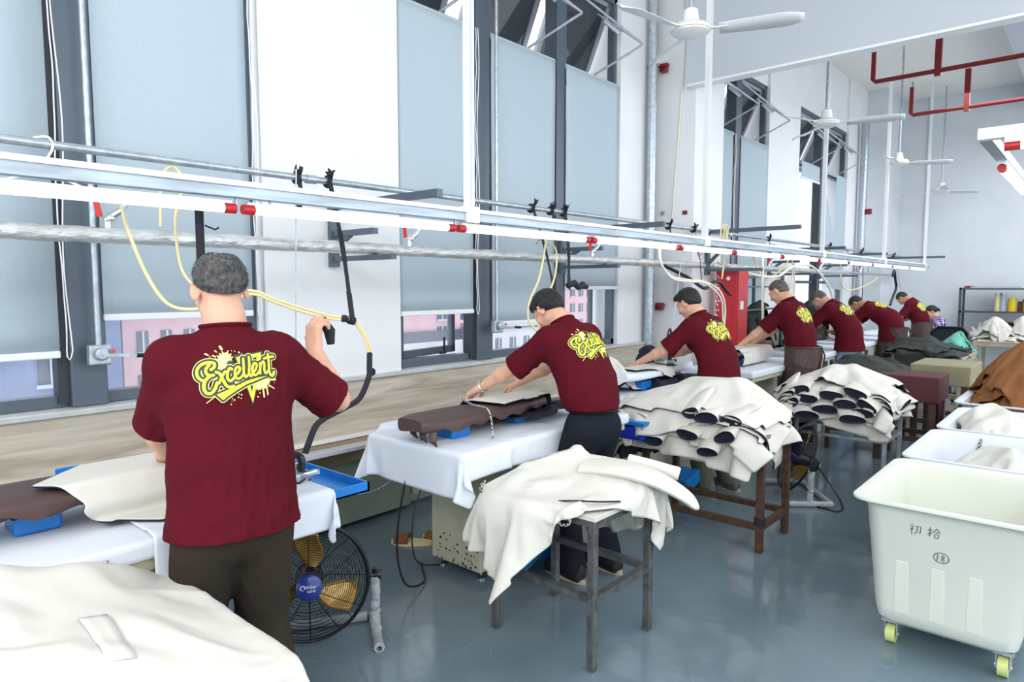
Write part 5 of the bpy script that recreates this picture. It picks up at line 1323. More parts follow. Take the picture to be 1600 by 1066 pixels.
# rust stains and chips on the near cabinet
m = MB(); rs = np.random.RandomState(3)
for k in range(46):
    z = 0.055 + 0.16 * rs.rand() ** 2; m.ell((0.96 + 0.35 * rs.rand(), 2.498, z), (0.004 + 0.006 * rs.rand(), 0.0015, 0.003 + 0.005 * rs.rand()), 6, 4)
o = m.build('rust_speckles', M['rust'], bpy.data.objects['ironing_table.001'], smooth=True); o['kind'] = 'stuff'

def press_board(x, y0, y1, z, label, m_='brownpad', w=0.15, base='blue', ragged=True, tilt=0.0):
    """padded board on a blue bracket, its cover gathered underneath"""
    t = thing('pressing_board', label, 'board', (x, (y0 + y1) / 2, 0.80))
    n = 40; k = 20; vs = []; L = y1 - y0; rs = np.random.RandomState(int(abs(y0) * 50) + 2)
    for i in range(n + 1):
        u = i / n; yy = y0 + L * u; ww = w * (1 - 0.55 * max(0, (u - 0.3) / 0.7) ** 1.3) * min(1, (0.35 + 6 * u) ** 0.5 if u < 0.11 else 1) * (1 if u < 0.97 else 0.7)
        for j in range(k):
            a = 2 * math.pi * j / k; cx = math.copysign(abs(math.cos(a)) ** 0.6, math.cos(a)) * ww; cz = math.sin(a)
            hz = (0.030 if cz > 0 else 0.035) * math.copysign(abs(cz) ** 0.55, cz)
            if cz < -0.2 and ragged: hz -= 0.010 * math.sin(yy * 37 + j) + 0.012 * math.sin(yy * 15 + 1.3 * j) * (abs(cx) / w)
            vs.append((x + cx + tilt * (u - 0.5), yy, z + hz))
    fs = [(i * k + j, (i + 1) * k + j, (i + 1) * k + (j + 1) % k, i * k + (j + 1) % k) for i in range(n) for j in range(k)] + [tuple(range(k)), tuple(n * k + j for j in range(k))[::-1]]
    m = MB(); m.add(vs, fs); m.build('padded_board', M[m_], t, smooth=True)
    if ragged:
        for s_ in range(3):
            m = MB(); p = Vector((x + w * (0.9 - 0.7 * s_), y0 + 0.03 + 0.03 * s_, z - 0.03)); m.tube([p, p + Vector((0.01, -0.012, -0.03)), p + Vector((0.015, 0.01, -0.06))], [0.02, 0.016, 0.004], 7, flat=0.4); m.build('cover_tail', M[m_], t, smooth=True)
    m = MB(); yb = y0 + L * 0.22; m.box((x - 0.06, yb, 0.805), (x + 0.06, yb + 0.13, z - 0.035)); b = m.build('bracket', M[base], t, bevel=0.008)
    m = MB(); m.box((x - 0.066, yb - 0.006, z - 0.05), (x + 0.066, yb + 0.136, z - 0.04)); m.build('bracket_lid', M['black'], t, bevel=0.003)
    m = MB(); m.box((x - 0.045, yb + 0.5 * L, 0.805), (x + 0.045, yb + 0.5 * L + 0.08, z - 0.035)); m.build('bracket', M[base], t, bevel=0.006)
    return t
press_board(1.20, 0.28, 1.30, 0.91, 'long dark brown padded board on blue brackets at the lower left', w=0.15)
press_board(1.27, 2.07, 3.08, 0.915, 'dark brown padded board on a blue bracket before the man in navy trousers', w=0.15)
press_board(1.14, 4.12, 5.2, 0.925, 'white padded board on a blue bracket before the spiky-haired man', 'sheet', w=0.12, ragged=False)
press_board(1.02, 6.1, 7.2, 0.925, 'brown padded board under a white garment before the fourth worker', w=0.14)
press_board(0.95, 8.1, 9.2, 0.92, 'dark padded board with metal fittings before the fifth worker', 'black', w=0.12, ragged=False)
press_board(0.93, 10.1, 11.1, 0.92, 'dark padded board of the deeply bent man', 'brownpad', w=0.12, ragged=False)
# metal fittings on the fifth worker's board
t = thing('steam_iron', 'chrome and black steam iron before the fifth worker', 'iron', (1.0, 8.5, 0.95)); m = MB(); m.prism([(0.92, 8.35), (1.08, 8.35), (1.08, 8.5), (1.0, 8.64), (0.92, 8.5)], 0.955, 0.985, 'z'); m.build('sole_plate', M['chrome'], t); m = MB(); m.tube([(1.0, 8.38, 1.0), (1.0, 8.38, 1.06), (1.0, 8.52, 1.06), (1.0, 8.54, 1.0)], 0.014, 8); m.build('handle', M['blackgloss'], t, smooth=True)
for xv in (0.96, 1.04):
    m = MB(); m.cyl((xv, 8.42, 0.985), (xv, 8.42, 1.035), 0.018, 10); m.build('valve', M['chrome'], t, smooth=True)
def iron(x, y, z, rz, label):
    t = thing('steam_iron', label, 'iron', (x, y, z), rz)
    m = MB(); P = [(-0.055, -0.1), (0.055, -0.1), (0.06, 0.0), (0.04, 0.07), (0, 0.12), (-0.04, 0.07), (-0.06, 0.0)]; m.prism(P, 0.0, 0.012, 'z'); m.build('sole_plate', M['chrome'], t, world=False, bevel=0.003)
    m = MB(); m.prism([(a * 0.9, b_ * 0.9) for a, b_ in P], 0.012, 0.05, 'z'); m.build('body', M['galv'], t, world=False, bevel=0.012)
    m = MB(); m.tube(catmull([(0, -0.08, 0.045), (0, -0.08, 0.1), (0, -0.04, 0.115), (0, 0.04, 0.11), (0, 0.06, 0.05)], 5), 0.015, 10); m.build('handle', M['blackgloss'], t, smooth=True, world=False)
    m = MB(); m.cyl((0, -0.09, 0.035), (0, -0.15, 0.05), 0.012, 10); m.cyl((0.02, -0.05, 0.05), (0.02, -0.05, 0.075), 0.012, 10); m.build('steam_joint', M['chrome'], t, smooth=True, world=False)
iron(1.34, 1.36, 0.805, 2.2, 'steam iron half hidden right of the first man, under the black hose'); 
iron(1.16, 4.72, 0.965, 1.2, 'steam iron under the spiky-haired man\'s hand')
# blue trays, tools, fabric pieces
t = thing('drip_tray', 'shallow bright blue metal tray hooked at the end of the nearest ironing table', 'tray', (1.2, 1.7, 0.70))
m = MB(); m.box((0.86, 1.45, 0.705), (1.42, 1.72, 0.712)); m.build('bottom', M['blue'], t)
for (a, c) in (((0.86, 1.45, 0.705), (1.42, 1.46, 0.745)), ((0.86, 1.71, 0.705), (1.42, 1.72, 0.745)), ((0.86, 1.45, 0.705), (0.87, 1.72, 0.745)), ((1.41, 1.45, 0.705), (1.42, 1.72, 0.745))):
    m = MB(); m.box(a, c); m.build('rim', M['blue'], t)
m = MB(); m.ell((1.1, 1.62, 0.715), (0.01, 0.015, 0.004), 8, 5); m.build('screw', M['chrome'], t)
t = thing('drip_tray', 'flat bright blue metal tray at the near end of the third ironing table', 'tray', (1.4, 3.85, 0.72)); m = MB(); m.box((1.0, 3.66, 0.70), (1.62, 3.94, 0.725)); m.build('plate', M['blue'], t, bevel=0.004)
m = MB(); m.box((1.02, 3.68, 0.60), (1.60, 3.94, 0.69)); m.build('plastic_wrap', M['dblue'], None, label='royal blue plastic package under the flat blue tray', cat='package', bevel=0.02)
t = thing('blue_bracket', 'small blue metal bracket standing by the oak panel behind the left board', 'bracket', (0.5, 0.9, 0.8)); m = MB(); m.obox((0.80, 0.80, 0.865), (0.012, 0.13, 0.05)); m.box((0.74, 0.74, 0.80), (0.88, 0.86, 0.84)); m.build('plate', M['blue'], t, bevel=0.004)
t = thing('treadle', 'blue metal foot treadle on the floor behind the small grey table', 'pedal', (1.45, 2.9, 0))
m = MB(); m.obox((1.35, 2.85, 0.10), (0.24, 0.34, 0.012), rotm('X', 20)); m.build('plate', M['blue'], t, bevel=0.004); m = MB(); m.box((1.25, 2.98, 0.0), (1.45, 3.02, 0.15)); m.build('support', M['blue'], t)
t = thing('treadle', 'blue metal foot treadle near the grey running shoes', 'pedal', (1.35, 4.6, 0)); m = MB(); m.obox((1.42, 4.55, 0.14), (0.22, 0.22, 0.10), rotm('X', 14)); m.build('plate', M['blue'], t, bevel=0.01)
m = MB(); m.tube(catmull([(1.26, 2.30, 0.88), (1.23, 2.2, 0.84), (1.2, 2.10, 0.62), (1.15, 2.08, 0.3), (1.16, 2.12, 0.08), (1.1, 2.3, 0.012), (0.9, 2.45, 0.012)], 8), 0.0055, 8); m.build('power_cable', M['blackgloss'], None, True, label='black cable hanging from the board bracket over the white cloth', cat='cable')
m = MB(); m.tube(catmull([(1.02, 2.52, 0.69), (0.98, 2.35, 0.4), (0.99, 2.33, 0.1), (1.0, 2.5, 0.012)], 8), 0.004, 6); m.build('power_cable', M['blackgloss'], None, True, label='second thin black cable below the white cloth, left of the cream cabinet', cat='cable')

# ------------------------------------------------------------------ floor fans
def floor_fan(loc, rz, tilt, label, logo=True, r=0.255):
    t = thing('floor_fan', label, 'fan', (loc[0], loc[1], 0), rz)
    R = Matrix.Rotation(math.radians(tilt), 3, 'X'); hz = loc[2]; O = Vector((0, 0, hz))
    def T(p): return O + R @ Vector(p)
    # local -Y is the front
    for nm_, sgn, depth in (('front_guard', -1, 0.075), ('rear_guard', 1, 0.085)):
        m = MB()
        for i in range(22 if sgn < 0 else 16):
            q = 0.05 + (r - 0.05) * (i + 1) / (22 if sgn < 0 else 16); dy = sgn * depth * (1 - (q / r) ** 2.2)
            m.tube([T((q * math.cos(a), dy, q * math.sin(a))) for a in np.linspace(0, 6.2832, 45)[:-1]], 0.0013, 4, closed=True)
        for k in range(12 if sgn < 0 else 8):
            a = 2 * math.pi * k / (12 if sgn < 0 else 8); m.tube([T((q * math.cos(a), sgn * (depth * (1 - (q / r) ** 2.2) + 0.002), q * math.sin(a))) for q in np.linspace(0.04, r, 8)], 0.0020, 4)
        m.build(nm_, M['wire'], t, world=False)
    m = MB(); m.tube([T((r * math.cos(a), 0, r * math.sin(a))) for a in np.linspace(0, 6.2832, 49)[:-1]], 0.008, 8, closed=True); m.build('rim_band', M['wire'], t, smooth=True, world=False)
    for k in range(3):
        vs = []; nu, nv = 10, 8; a0 = 2 * math.pi * k / 3 + 1.35
        for i in range(nu + 1):
            q = 0.05 + 0.17 * i / nu; wd = 0.35 + 0.62 * math.sin(min(1, i / nu * 1.15 + 0.12) * 2.6) * 0.9
            for j in range(nv + 1):
                v = j / nv - 0.5; a = a0 + v * wd + 0.35 * (i / nu); vs.append(T((q * math.cos(a), 0.02 + v * 0.05 * (0.5 + i / nu), q * math.sin(a))))
        m = MB(); m.add(vs, [(i * (nv + 1) + j, i * (nv + 1) + j + 1, (i + 1) * (nv + 1) + j + 1, (i + 1) * (nv + 1) + j) for i in range(nu) for j in range(nv)])
        o = m.build('blade', M['gold'], t, smooth=True, world=False); s = o.modifiers.new('s', 'SOLIDIFY'); s.thickness = 0.003
    m = MB(); m.lathe(T((0, 0, 0)), [(0.0, 0.088), (0.045, 0.086), (0.055, 0.078), (0.056, 0.03), (0, 0.03)], 28, R=R @ Matrix.Rotation(math.pi / 2, 3, 'X')); hub = m.build('hub_cap', M['hub'], t, smooth=True, world=False)
    m = MB(); m.lathe(T((0, 0, 0)), [(0, 0.03), (0.045, 0.03), (0.06, 0.0), (0.06, -0.12), (0.045, -0.16), (0, -0.165)], 24, R=R @ Matrix.Rotation(math.pi / 2, 3, 'X')); mo = m.build('motor', M['blackgloss'], t, smooth=True, world=False)
    m = MB(); m.lathe(T((0, 0.17, 0.01)), [(0.0, 0.0), (0.02, 0), (0.02, -0.006), (0, -0.006)], 16, R=R @ Matrix.Rotation(math.pi / 2, 3, 'X')); m.build('speed_knob', M['yellow'], mo, world=False)
    if logo:
        def txt(s_, size, p):
            cu = bpy.data.curves.new('logo', 'FONT'); cu.body = s_; cu.size = size; cu.align_x = 'CENTER'; cu.extrude = 0.0004; cu.shear = 0.2
            o = bpy.data.objects.new('tmp', cu); COL.objects.link(o); bpy.context.view_layer.update()
            me = bpy.data.meshes.new_from_object(o.evaluated_get(bpy.context.evaluated_depsgraph_get())); bpy.data.objects.remove(o)
            for v in me.vertices: v.co = T((p[0] + v.co.x, -0.0895 - v.co.z, p[1] + v.co.y))
            me.materials.clear(); return link_mesh('hub_lettering', me, M['whitep'], hub)
        txt('einbar', 0.022, (0.004, 0.0)); txt('\u94bb\u8c79\u7535', 0.012, (0.008, -0.016))
        m = MB(); m.tube([T((-0.024 + 0.012 * math.cos(a), -0.0895, 0.004 + 0.010 * math.sin(a))) for a in np.linspace(0.6, 4.9, 12)], [0.0004 + 0.0018 * math.sin(math.pi * i / 11) for i in range(12)], 5); m.build('hub_lettering', M['whitep'], hub, world=False)
    # U-shaped stand wrapped in plastic
    m = MB()
    for s_ in (-1, 1):
        m.tube([(s_ * (r + 0.025), 0.0, hz + 0.03), (s_ * (r + 0.03), 0.0, 0.16), (s_ * (r + 0.03), 0.01, 0.03)], 0.011, 8); m.tube([(s_ * (r + 0.03), -0.15, 0.016), (s_ * (r + 0.03), 0.16, 0.016)], 0.012, 8)
    m.tube([(-r - 0.03, 0.15, 0.016), (r + 0.03, 0.15, 0.016)], 0.011, 8); m.build('stand', M['wire'], t, smooth=True, world=False)
    for s_ in (-1, 1):
        rs = np.random.RandomState(5); P = [(s_ * (r + 0.03) + 0.003 * rs.randn(), 0.0 + 0.003 * rs.randn(), z) for z in np.linspace(0.02, hz - 0.01, 22)]
        m = MB(); m.tube(P, [0.019 + 0.004 * rs.rand() for _ in P], 10); P = [(s_ * (r + 0.03), y, 0.022) for y in np.linspace(-0.15, 0.16, 18)]; m.tube(P, [0.02 + 0.004 * rs.rand() for _ in P], 10); m.build('plastic_wrap', M['wrap'], t, smooth=True, world=False)
    P = [(x, 0.15, 0.022) for x in np.linspace(-r, r, 26)]; m = MB(); m.tube(P, [0.019 + 0.004 * rs.rand() for _ in P], 10); m.build('plastic_wrap', M['wrap'], t, smooth=True, world=False)
    for s_ in (-1, 1):
        m = MB(); m.cyl((s_ * (r + 0.005), 0, hz), (s_ * (r + 0.045), 0, hz), 0.012, 10); m.cyl((s_ * (r + 0.04), 0, hz), (s_ * (r + 0.055), 0, hz), 0.022, 10); m.build('tilt_knob', M['blackgloss'], t, smooth=True, world=False)
floor_fan((1.19, 1.56, 0.285), math.radians(58), -6, 'black floor fan with gold blades and blue hub under the end of the near table')
floor_fan((2.05, 5.18, 0.285), math.radians(-52), -24, 'black floor fan seen from behind with yellow knob, right of the brown table', logo=False)
m = MB(); m.tube(catmull([(2.18, 5.22, 0.25), (2.28, 5.25, 0.10), (2.36, 5.2, 0.02), (2.42, 5.05, 0.01), (2.40, 4.95, 0.01), (2.25, 4.98, 0.01)], 8), 0.006, 6); m.build('power_cable', M['blackgloss'], None, True, label='black fan cable curling on the floor left of the front bin', cat='cable')

# ------------------------------------------------------------------ work tables
def work_table(x0, x1, y0, y1, z, label, mm, w=0.035, rail_z=0.33, top='top', rails='xxyy', name='work_table', th=0.022, ov=0.02):
    t = thing(name, label, 'table', ((x0 + x1) / 2, (y0 + y1) / 2, 0))
    for xx in (x0, x1):
        for yy in (y0, y1):
            m = MB(); m.box((xx - w / 2, yy - w / 2, 0), (xx + w / 2, yy + w / 2, z - th)); m.build('leg', M[mm], t, bevel=0.003)
    for a, c in (((x0, y0), (x1, y0)), ((x0, y1), (x1, y1)), ((x0, y0), (x0, y1)), ((x1, y0), (x1, y1))):
        m = MB(); d = Vector((c[0] - a[0], c[1] - a[1], 0)).normalized() * w / 2
        m.bar(Vector((a[0], a[1], rail_z)) + d, Vector((c[0], c[1], rail_z)) - d, w * 0.9); m.build('stretcher', M[mm], t)
        m = MB(); m.bar(Vector((a[0], a[1], z - th - w / 2)) + d, Vector((c[0], c[1], z - th - w / 2)) - d, w * 0.8, w * 0.9); m.build('apron_rail', M[mm], t)
    m = MB(); m.box((x0 - ov, y0 - ov, z - th), (x1 + ov, y1 + ov, z)); m.build('tabletop', M[top], t, bevel=0.003)
    return t
work_table(1.70, 2.235, 2.215, 2.66, 0.66, 'small raw grey steel table with off-white top in the foreground', 'steel', 0.034, 0.30, ov=0.03)
work_table(1.50, 2.27, 3.90, 4.32, 0.70, 'rusty brown steel table carrying the near stack of jackets', 'rust', 0.04, 0.15, top='board_edge')
t = work_table(1.92, 2.56, 5.54, 6.02, 0.66, 'light steel frame table carrying the far stack of jackets', 'galv', 0.028, 0.42)
m = MB(); m.box((2.15, 3.88, 0.15), (2.31, 3.92, 0.20)); 
m = MB(); m.cyl((2.27, 3.9, 0.17), (2.27, 3.9, 0.21), 0.034, 8); m.build('tape_wrap', M['black'], bpy.data.objects['work_table.001'])
work_table(1.60, 2.12, -0.25, 0.78, 0.66, 'low table hidden under the big white garment heap at the lower left', 'steel', 0.035, 0.3)
def wrapped_table(x0, x1, y0, y1, z, h, m_, label):
    t = thing('covered_bench', label, 'bench', ((x0 + x1) / 2, (y0 + y1) / 2, 0))
    m = MB(); m.box((x0, y0, z - h), (x1, y1, z)); m.build('cloth_cover', M[m_], t, bevel=0.012)
    for xx in (x0 + 0.05, x1 - 0.05):
        for yy in (y0 + 0.05, y1 - 0.05):
            m = MB(); m.box((xx - 0.03, yy - 0.03, 0), (xx + 0.03, yy + 0.03, z - h)); m.build('leg', M['rust'], t)
    m = MB(); m.box((x0 + 0.05, y0 + 0.04, 0.2), (x1 - 0.05, y0 + 0.07, 0.24)); m.box((x0 + 0.05, y1 - 0.07, 0.2), (x1 - 0.05, y1 - 0.04, 0.24)); m.box((x1 - 0.07, y0, 0.2), (x1 - 0.04, y1, 0.24)); m.build('stretcher', M['rust'], t)
    m = MB(); rs = np.random.RandomState(3)
    for k in range(3):
        xx = x1 - 0.01; yy = y0 + 0.05 + 0.05 * k; m.tube([(xx, yy, z - h + 0.02), (xx + 0.01, yy + 0.01, z - h - 0.1), (xx - 0.005, yy, z - h - 0.22)], [0.03, 0.022, 0.012], 7, flat=0.5)
    m.build('cover_tail', M[m_], t, smooth=True)
wrapped_table(2.18, 2.70, 6.75, 7.25, 0.79, 0.23, 'maroonbox', 'bench wrapped in dull maroon cloth behind the far jacket stack')
wrapped_table(2.28, 2.80, 7.75, 8.5, 0.80, 0.20, 'khaki', 'bench wrapped in khaki cloth behind the maroon one')
work_table(1.9, 2.55, 9.0, 9.9, 0.77, 'wooden table with dark clothes before the office chair', 'ply', 0.06, 0.2, top='ply')
work_table(2.35, 3.2, 11.6, 12.6, 0.80, 'wooden table heaped with cream clothes in front of the shelf', 'ply', 0.05, 0.25, top='ply')

# ------------------------------------------------------------------ rolling bins
def rrect(x0, x1, y0, y1, r, n=6):
    P = []
    for cx, cy, a0 in ((x1 - r, y1 - r, 0), (x0 + r, y1 - r, 90), (x0 + r, y0 + r, 180), (x1 - r, y0 + r, 270)):
        for i in range(n + 1): a = math.radians(a0 + 90 * i / n); P.append((cx + r * math.cos(a), cy + r * math.sin(a)))
    return P
def bin_(x0, x1, y0, y1, zt, label, m_, marks=False):
    t = thing('rolling_bin', label, 'bin', ((x0 + x1) / 2, (y0 + y1) / 2, 0), group='white rolling bins in the aisle')
    lev = [(0.13, 0.115, 0.06), (0.10, 0.14, 0.06), (0.09, 0.19, 0.06), (0.05, zt - 0.05, 0.07), (0.03, zt - 0.02, 0.07), (0.0, zt - 0.012, 0.08), (0.0, zt - 0.002, 0.08), (0.012, zt, 0.08), (0.055, zt - 0.008, 0.07), (0.065, zt - 0.05, 0.06), (0.105, 0.19, 0.05), (0.125, 0.155, 0.05)]
    vs = []; n = len(rrect(0, 1, 0, 1, 0.1))
    for ins, z, r in lev: vs += [(a, b, z) for a, b in rrect(x0 + ins, x1 - ins, y0 + ins, y1 - ins, r)]
    fs = [(i * n + j, i * n + (j + 1) % n, (i + 1) * n + (j + 1) % n, (i + 1) * n + j) for i in range(len(lev) - 1) for j in range(n)]
    fs += [tuple(range(n))[::-1], tuple((len(lev) - 1) * n + j for j in range(n))]
    m = MB(); m.add(vs, fs); body = m.build('tub', M[m_], t, smooth=True)
    m = MB()
    for k in range(3):                                   # shallow vertical ribs moulded in the front
        xa = x0 + 0.17 + 0.13 * k; m.prism([(xa, 0), (xa + 0.06, 0), (xa + 0.055, 1), (xa + 0.005, 1)], 0, 1, 'y')
    vs = []
    for (xx, yy, zz) in m.v: z = 0.18 + 0.24 * zz; ins = 0.09 - 0.04 * (z - 0.19) / (zt - 0.24); vs.append((xx, y0 + ins - 0.0012 + 0.02 * yy, z))
    m.v = vs; m.build('rib', M[m_], t, bevel=0.004)
    for xx in (x0 + 0.15, x1 - 0.15):
        for yy in (y0 + 0.19, y1 - 0.19):
            w = MB(); w.cyl((xx - 0.018, yy, 0.042), (xx + 0.018, yy, 0.042), 0.042, 18); c = w.build('caster_wheel', M['wheel'], t, smooth=True)
            w = MB(); w.box((xx - 0.026, yy - 0.02, 0.035), (xx - 0.021, yy + 0.02, 0.12)); w.box((xx + 0.021, yy - 0.02, 0.035), (xx + 0.026, yy + 0.02, 0.12)); w.box((xx - 0.035, yy - 0.035, 0.10), (xx + 0.035, yy + 0.035, 0.115)); w.cyl((xx - 0.03, yy, 0.042), (xx + 0.03, yy, 0.042), 0.008, 8); w.build('fork', M['galv'], c)
    if marks:
        def onf(u, v):                                   # point on the sloping front, u metres from the left, v down from the rim
            z = zt - v; ins = 0.09 - 0.04 * (z - 0.19) / (zt - 0.24); return (x0 + u, y0 + ins - 0.0005, z)
        def ink(S, u0, v0, s, name='handwriting'):
            m = MB()
            for P in S: m.tube([onf(u0 + a * s, v0 + b_ * s) for a, b_ in P], 0.0017, 5)
            m.build(name, M['ink'], body)
        chu = [[(0.15, 0.0), (0.22, 0.08)], [(0.0, 0.22), (0.32, 0.18), (0.05, 0.6)], [(0.18, 0.35), (0.18, 1.0)], [(0.2, 0.42), (0.34, 0.52)], [(0.45, 0.2), (0.9, 0.15), (0.85, 0.8), (0.72, 0.72)], [(0.65, 0.2), (0.6, 0.6), (0.42, 0.95)]]
        shi = [[(0.0, 0.3), (0.35, 0.24)], [(0.18, 0.0), (0.18, 0.85), (0.08, 0.8)], [(0.0, 0.65), (0.35, 0.5)], [(0.7, 0.05), (0.4, 0.45)], [(0.7, 0.05), (1.0, 0.4)], [(0.58, 0.42), (0.84, 0.40)], [(0.54, 0.6), (0.56, 0.95)], [(0.54, 0.6), (0.88, 0.57), (0.85, 0.93)], [(0.56, 0.93), (0.85, 0.9)]]
        ink(chu, 0.225, 0.085, 0.045); ink(shi, 0.290, 0.085, 0.045)
        ink([[(0.5 + 0.6 * math.cos(a), 0.5 + 0.48 * math.sin(a)) for a in np.linspace(0, 6.6, 26)]], 0.318, 0.185, 0.045)
        ink([[(0.22, 0.2), (0.18, 0.8)], [(0.75, 0.35), (0.62, 0.22), (0.5, 0.32), (0.6, 0.48), (0.74, 0.62), (0.66, 0.8), (0.5, 0.72), (0.55, 0.55), (0.72, 0.42), (0.75, 0.35)]], 0.318, 0.185, 0.045)
    return t
bin_(2.955, 3.66, 3.10, 3.99, 0.68, 'cream plastic rolling bin marked 18, frontmost and nearly empty', 'bin', True)
bin_(2.955, 3.66, 4.03, 4.95, 0.68, 'white plastic rolling bin second from the front, with braided cord hanging inside', 'binw')
bin_(2.955, 3.66, 5.0, 5.98, 0.68, 'white plastic rolling bin third from the front, with white garments', 'binw')
bin_(2.90, 3.75, 6.05, 7.4, 0.70, 'white plastic bin at the back under the brown cloth heap', 'binw')

# ------------------------------------------------------------------ far wall: shelf, microwave, jars, chair
t = thing('metal_shelf', 'dark grey angle iron shelf against the far wall', 'shelf', (2.2, 15.9, 0))
for xx in (1.60, 3.4):
    for yy in (15.55, 15.98):
        m = MB(); m.box((xx - 0.02, yy - 0.02, 0), (xx + 0.02, yy + 0.02, 1.55)); m.build('post', M['shelfm'], t)
for z in (0.56, 1.10, 1.54):
    m = MB(); m.box((1.58, 15.53, z - 0.03), (3.42, 16.0, z)); m.build('shelf_board', M['shelfm'], t)
t = thing('microwave', 'black microwave oven on the far shelf', 'microwave', (2.3, 15.75, 0.56))
m = MB(); m.box((2.06, 15.60, 0.565), (2.56, 15.92, 0.90)); m.build('case', M['blackgloss'], t, bevel=0.006); m = MB(); m.box((2.08, 15.592, 0.59), (2.44, 15.6, 0.88)); m.build('door', M['screen'], t)
m = MB(); m.box((2.455, 15.592, 0.58), (2.55, 15.6, 0.89)); p = m.build('control_panel', M['shelfm'], t); m = MB()
for k in range(6): m.box((2.47 + 0.025 * (k % 3), 15.588, 0.62 + 0.04 * (k // 3)), (2.487 + 0.025 * (k % 3), 15.592, 0.64 + 0.04 * (k // 3)))
m.build('buttons', M['galv'], p)
def canister(x, r, h, m_, lab, lid=None):
    t = thing('canister', lab, 'canister', (x, 15.75, 1.10)); m = MB(); m.cyl((x, 15.75, 1.102), (x, 15.75, 1.10 + h), r, 14); m.build('body', M[m_], t, smooth=True)
    m = MB(); m.cyl((x, 15.75, 1.10 + h), (x, 15.75, 1.13 + h), r * 0.95, 14); m.build('lid', M[lid or 'galv'], t, smooth=True)
canister(2.17, 0.045, 0.31, 'hose', 'tall beige canister leftmost on the far shelf'); canister(2.26, 0.05, 0.32, 'blind', 'tall pale blue canister on the far shelf')
canister(2.40, 0.07, 0.22, 'yellow', 'yellow tin on the far shelf', 'yellow'); canister(2.52, 0.035, 0.16, 'rust', 'dark brown jar on the far shelf', 'black'); canister(2.61, 0.06, 0.20, 'amber', 'amber glass jar with black lid on the far shelf', 'black')
m = MB(); m.ell((1.72, 15.7, 1.565), (0.09, 0.06, 0.022), 10, 6); m.build('red_cloth', M['red'], None, True, label='small red cloth on top of the far shelf', cat='cloth')
m = MB(); m.box((1.75, 15.6, 1.545), (2.5, 15.9, 1.565)); m.build('flat_package', M['blind'], None, label='flat pale package on top of the far shelf', cat='package')
t = thing('plastic_bag', 'knotted thin white plastic bag left of the microwave', 'bag', (1.85, 15.75, 0.56)); m = MB(); m.ell((1.87, 15.72, 0.64), (0.15, 0.10, 0.085), 14, 9); m.tube([(1.9, 15.72, 0.70), (1.92, 15.72, 0.82), (1.93, 15.72, 0.88)], [0.05, 0.018, 0.03], 8); m.tube([(1.85, 15.72, 0.70), (1.80, 15.72, 0.78), (1.79, 15.72, 0.8)], [0.04, 0.018, 0.02], 8); m.build('bag', M['plastic_bag'], t, smooth=True)
m = MB(); m.ell((1.84, 15.70, 0.635), (0.06, 0.05, 0.045), 10, 6); m.build('contents', M['yellow'], t, smooth=True)
t = thing('office_chair', 'black mesh-backed office chair behind the wooden table', 'chair', (2.15, 10.9, 0), 0)
m = MB(); m.prism([(1.96, 0.55), (2.34, 0.55), (2.37, 0.72), (2.36, 0.96), (2.30, 1.01), (2.02, 1.01), (1.95, 0.95), (1.94, 0.72)], 10.80, 10.83, 'y'); m.build('backrest', M['black'], t, bevel=0.01)
m = MB(); m.tube([(1.96, 10.79, 0.55), (1.94, 10.79, 0.95), (2.02, 10.79, 1.02), (2.30, 10.79, 1.02), (2.37, 10.79, 0.95), (2.35, 10.79, 0.55)], 0.015, 8); m.build('back_frame', M['blackgloss'], t, smooth=True)
m = MB(); m.box((1.92, 10.82, 0.44), (2.38, 11.28, 0.50)); m.build('seat', M['black'], t, bevel=0.03); m = MB(); m.cyl((2.15, 11.05, 0.08), (2.15, 11.05, 0.44), 0.03, 12); m.build('gas_lift', M['blackgloss'], t)
for k in range(5):
    a = 2 * math.pi * k / 5; q = MB(); q.bar((2.15, 11.05, 0.09), (2.15 + 0.26 * math.cos(a), 11.05 + 0.26 * math.sin(a), 0.06), 0.04, 0.03); l = q.build('leg', M['blackgloss'], t); q = MB(); q.ell((2.15 + 0.26 * math.cos(a), 11.05 + 0.26 * math.sin(a), 0.025), 0.025, 10, 7); q.build('caster', M['blackgloss'], l, smooth=True)
t = thing('drum_stool', 'dark brown round padded stool top beside the red cabinet', 'stool', (0.72, 7.75, 0)); m = MB(); m.cyl((0.72, 7.75, 0.85), (0.72, 7.75, 0.95), 0.16, 20); m.build('seat', M['brownpad'], t, smooth=True, bevel=0.01); m = MB(); m.cyl((0.72, 7.75, 0.0), (0.72, 7.75, 0.85), 0.04, 12); m.build('post', M['rust'], t)
t = thing('rack', 'dark steel rack of shelves behind the fourth worker', 'rack', (0.45, 8.2, 0))
for (xx, yy) in ((0.12, 7.9), (0.12, 9.1), (0.5, 7.9), (0.5, 9.1)):
    m = MB(); m.box((xx - 0.018, yy - 0.018, 0), (xx + 0.018, yy + 0.018, 1.72)); m.build('post', M['frame'], t)
for z in (0.8, 1.3, 1.58, 1.70): m = MB(); m.box((0.10, 7.88, z - 0.02), (0.52, 7.92, z)); m.box((0.10, 7.88, z - 0.02), (0.13, 9.1, z)); m.box((0.49, 7.88, z - 0.02), (0.52, 9.12, z)) ; m.build('rail', M['frame'], t)
m = MB(); m.box((0.1, 7.9, 0.78), (0.52, 9.1, 0.80)); m.build('shelf_board', M['frame'], t)
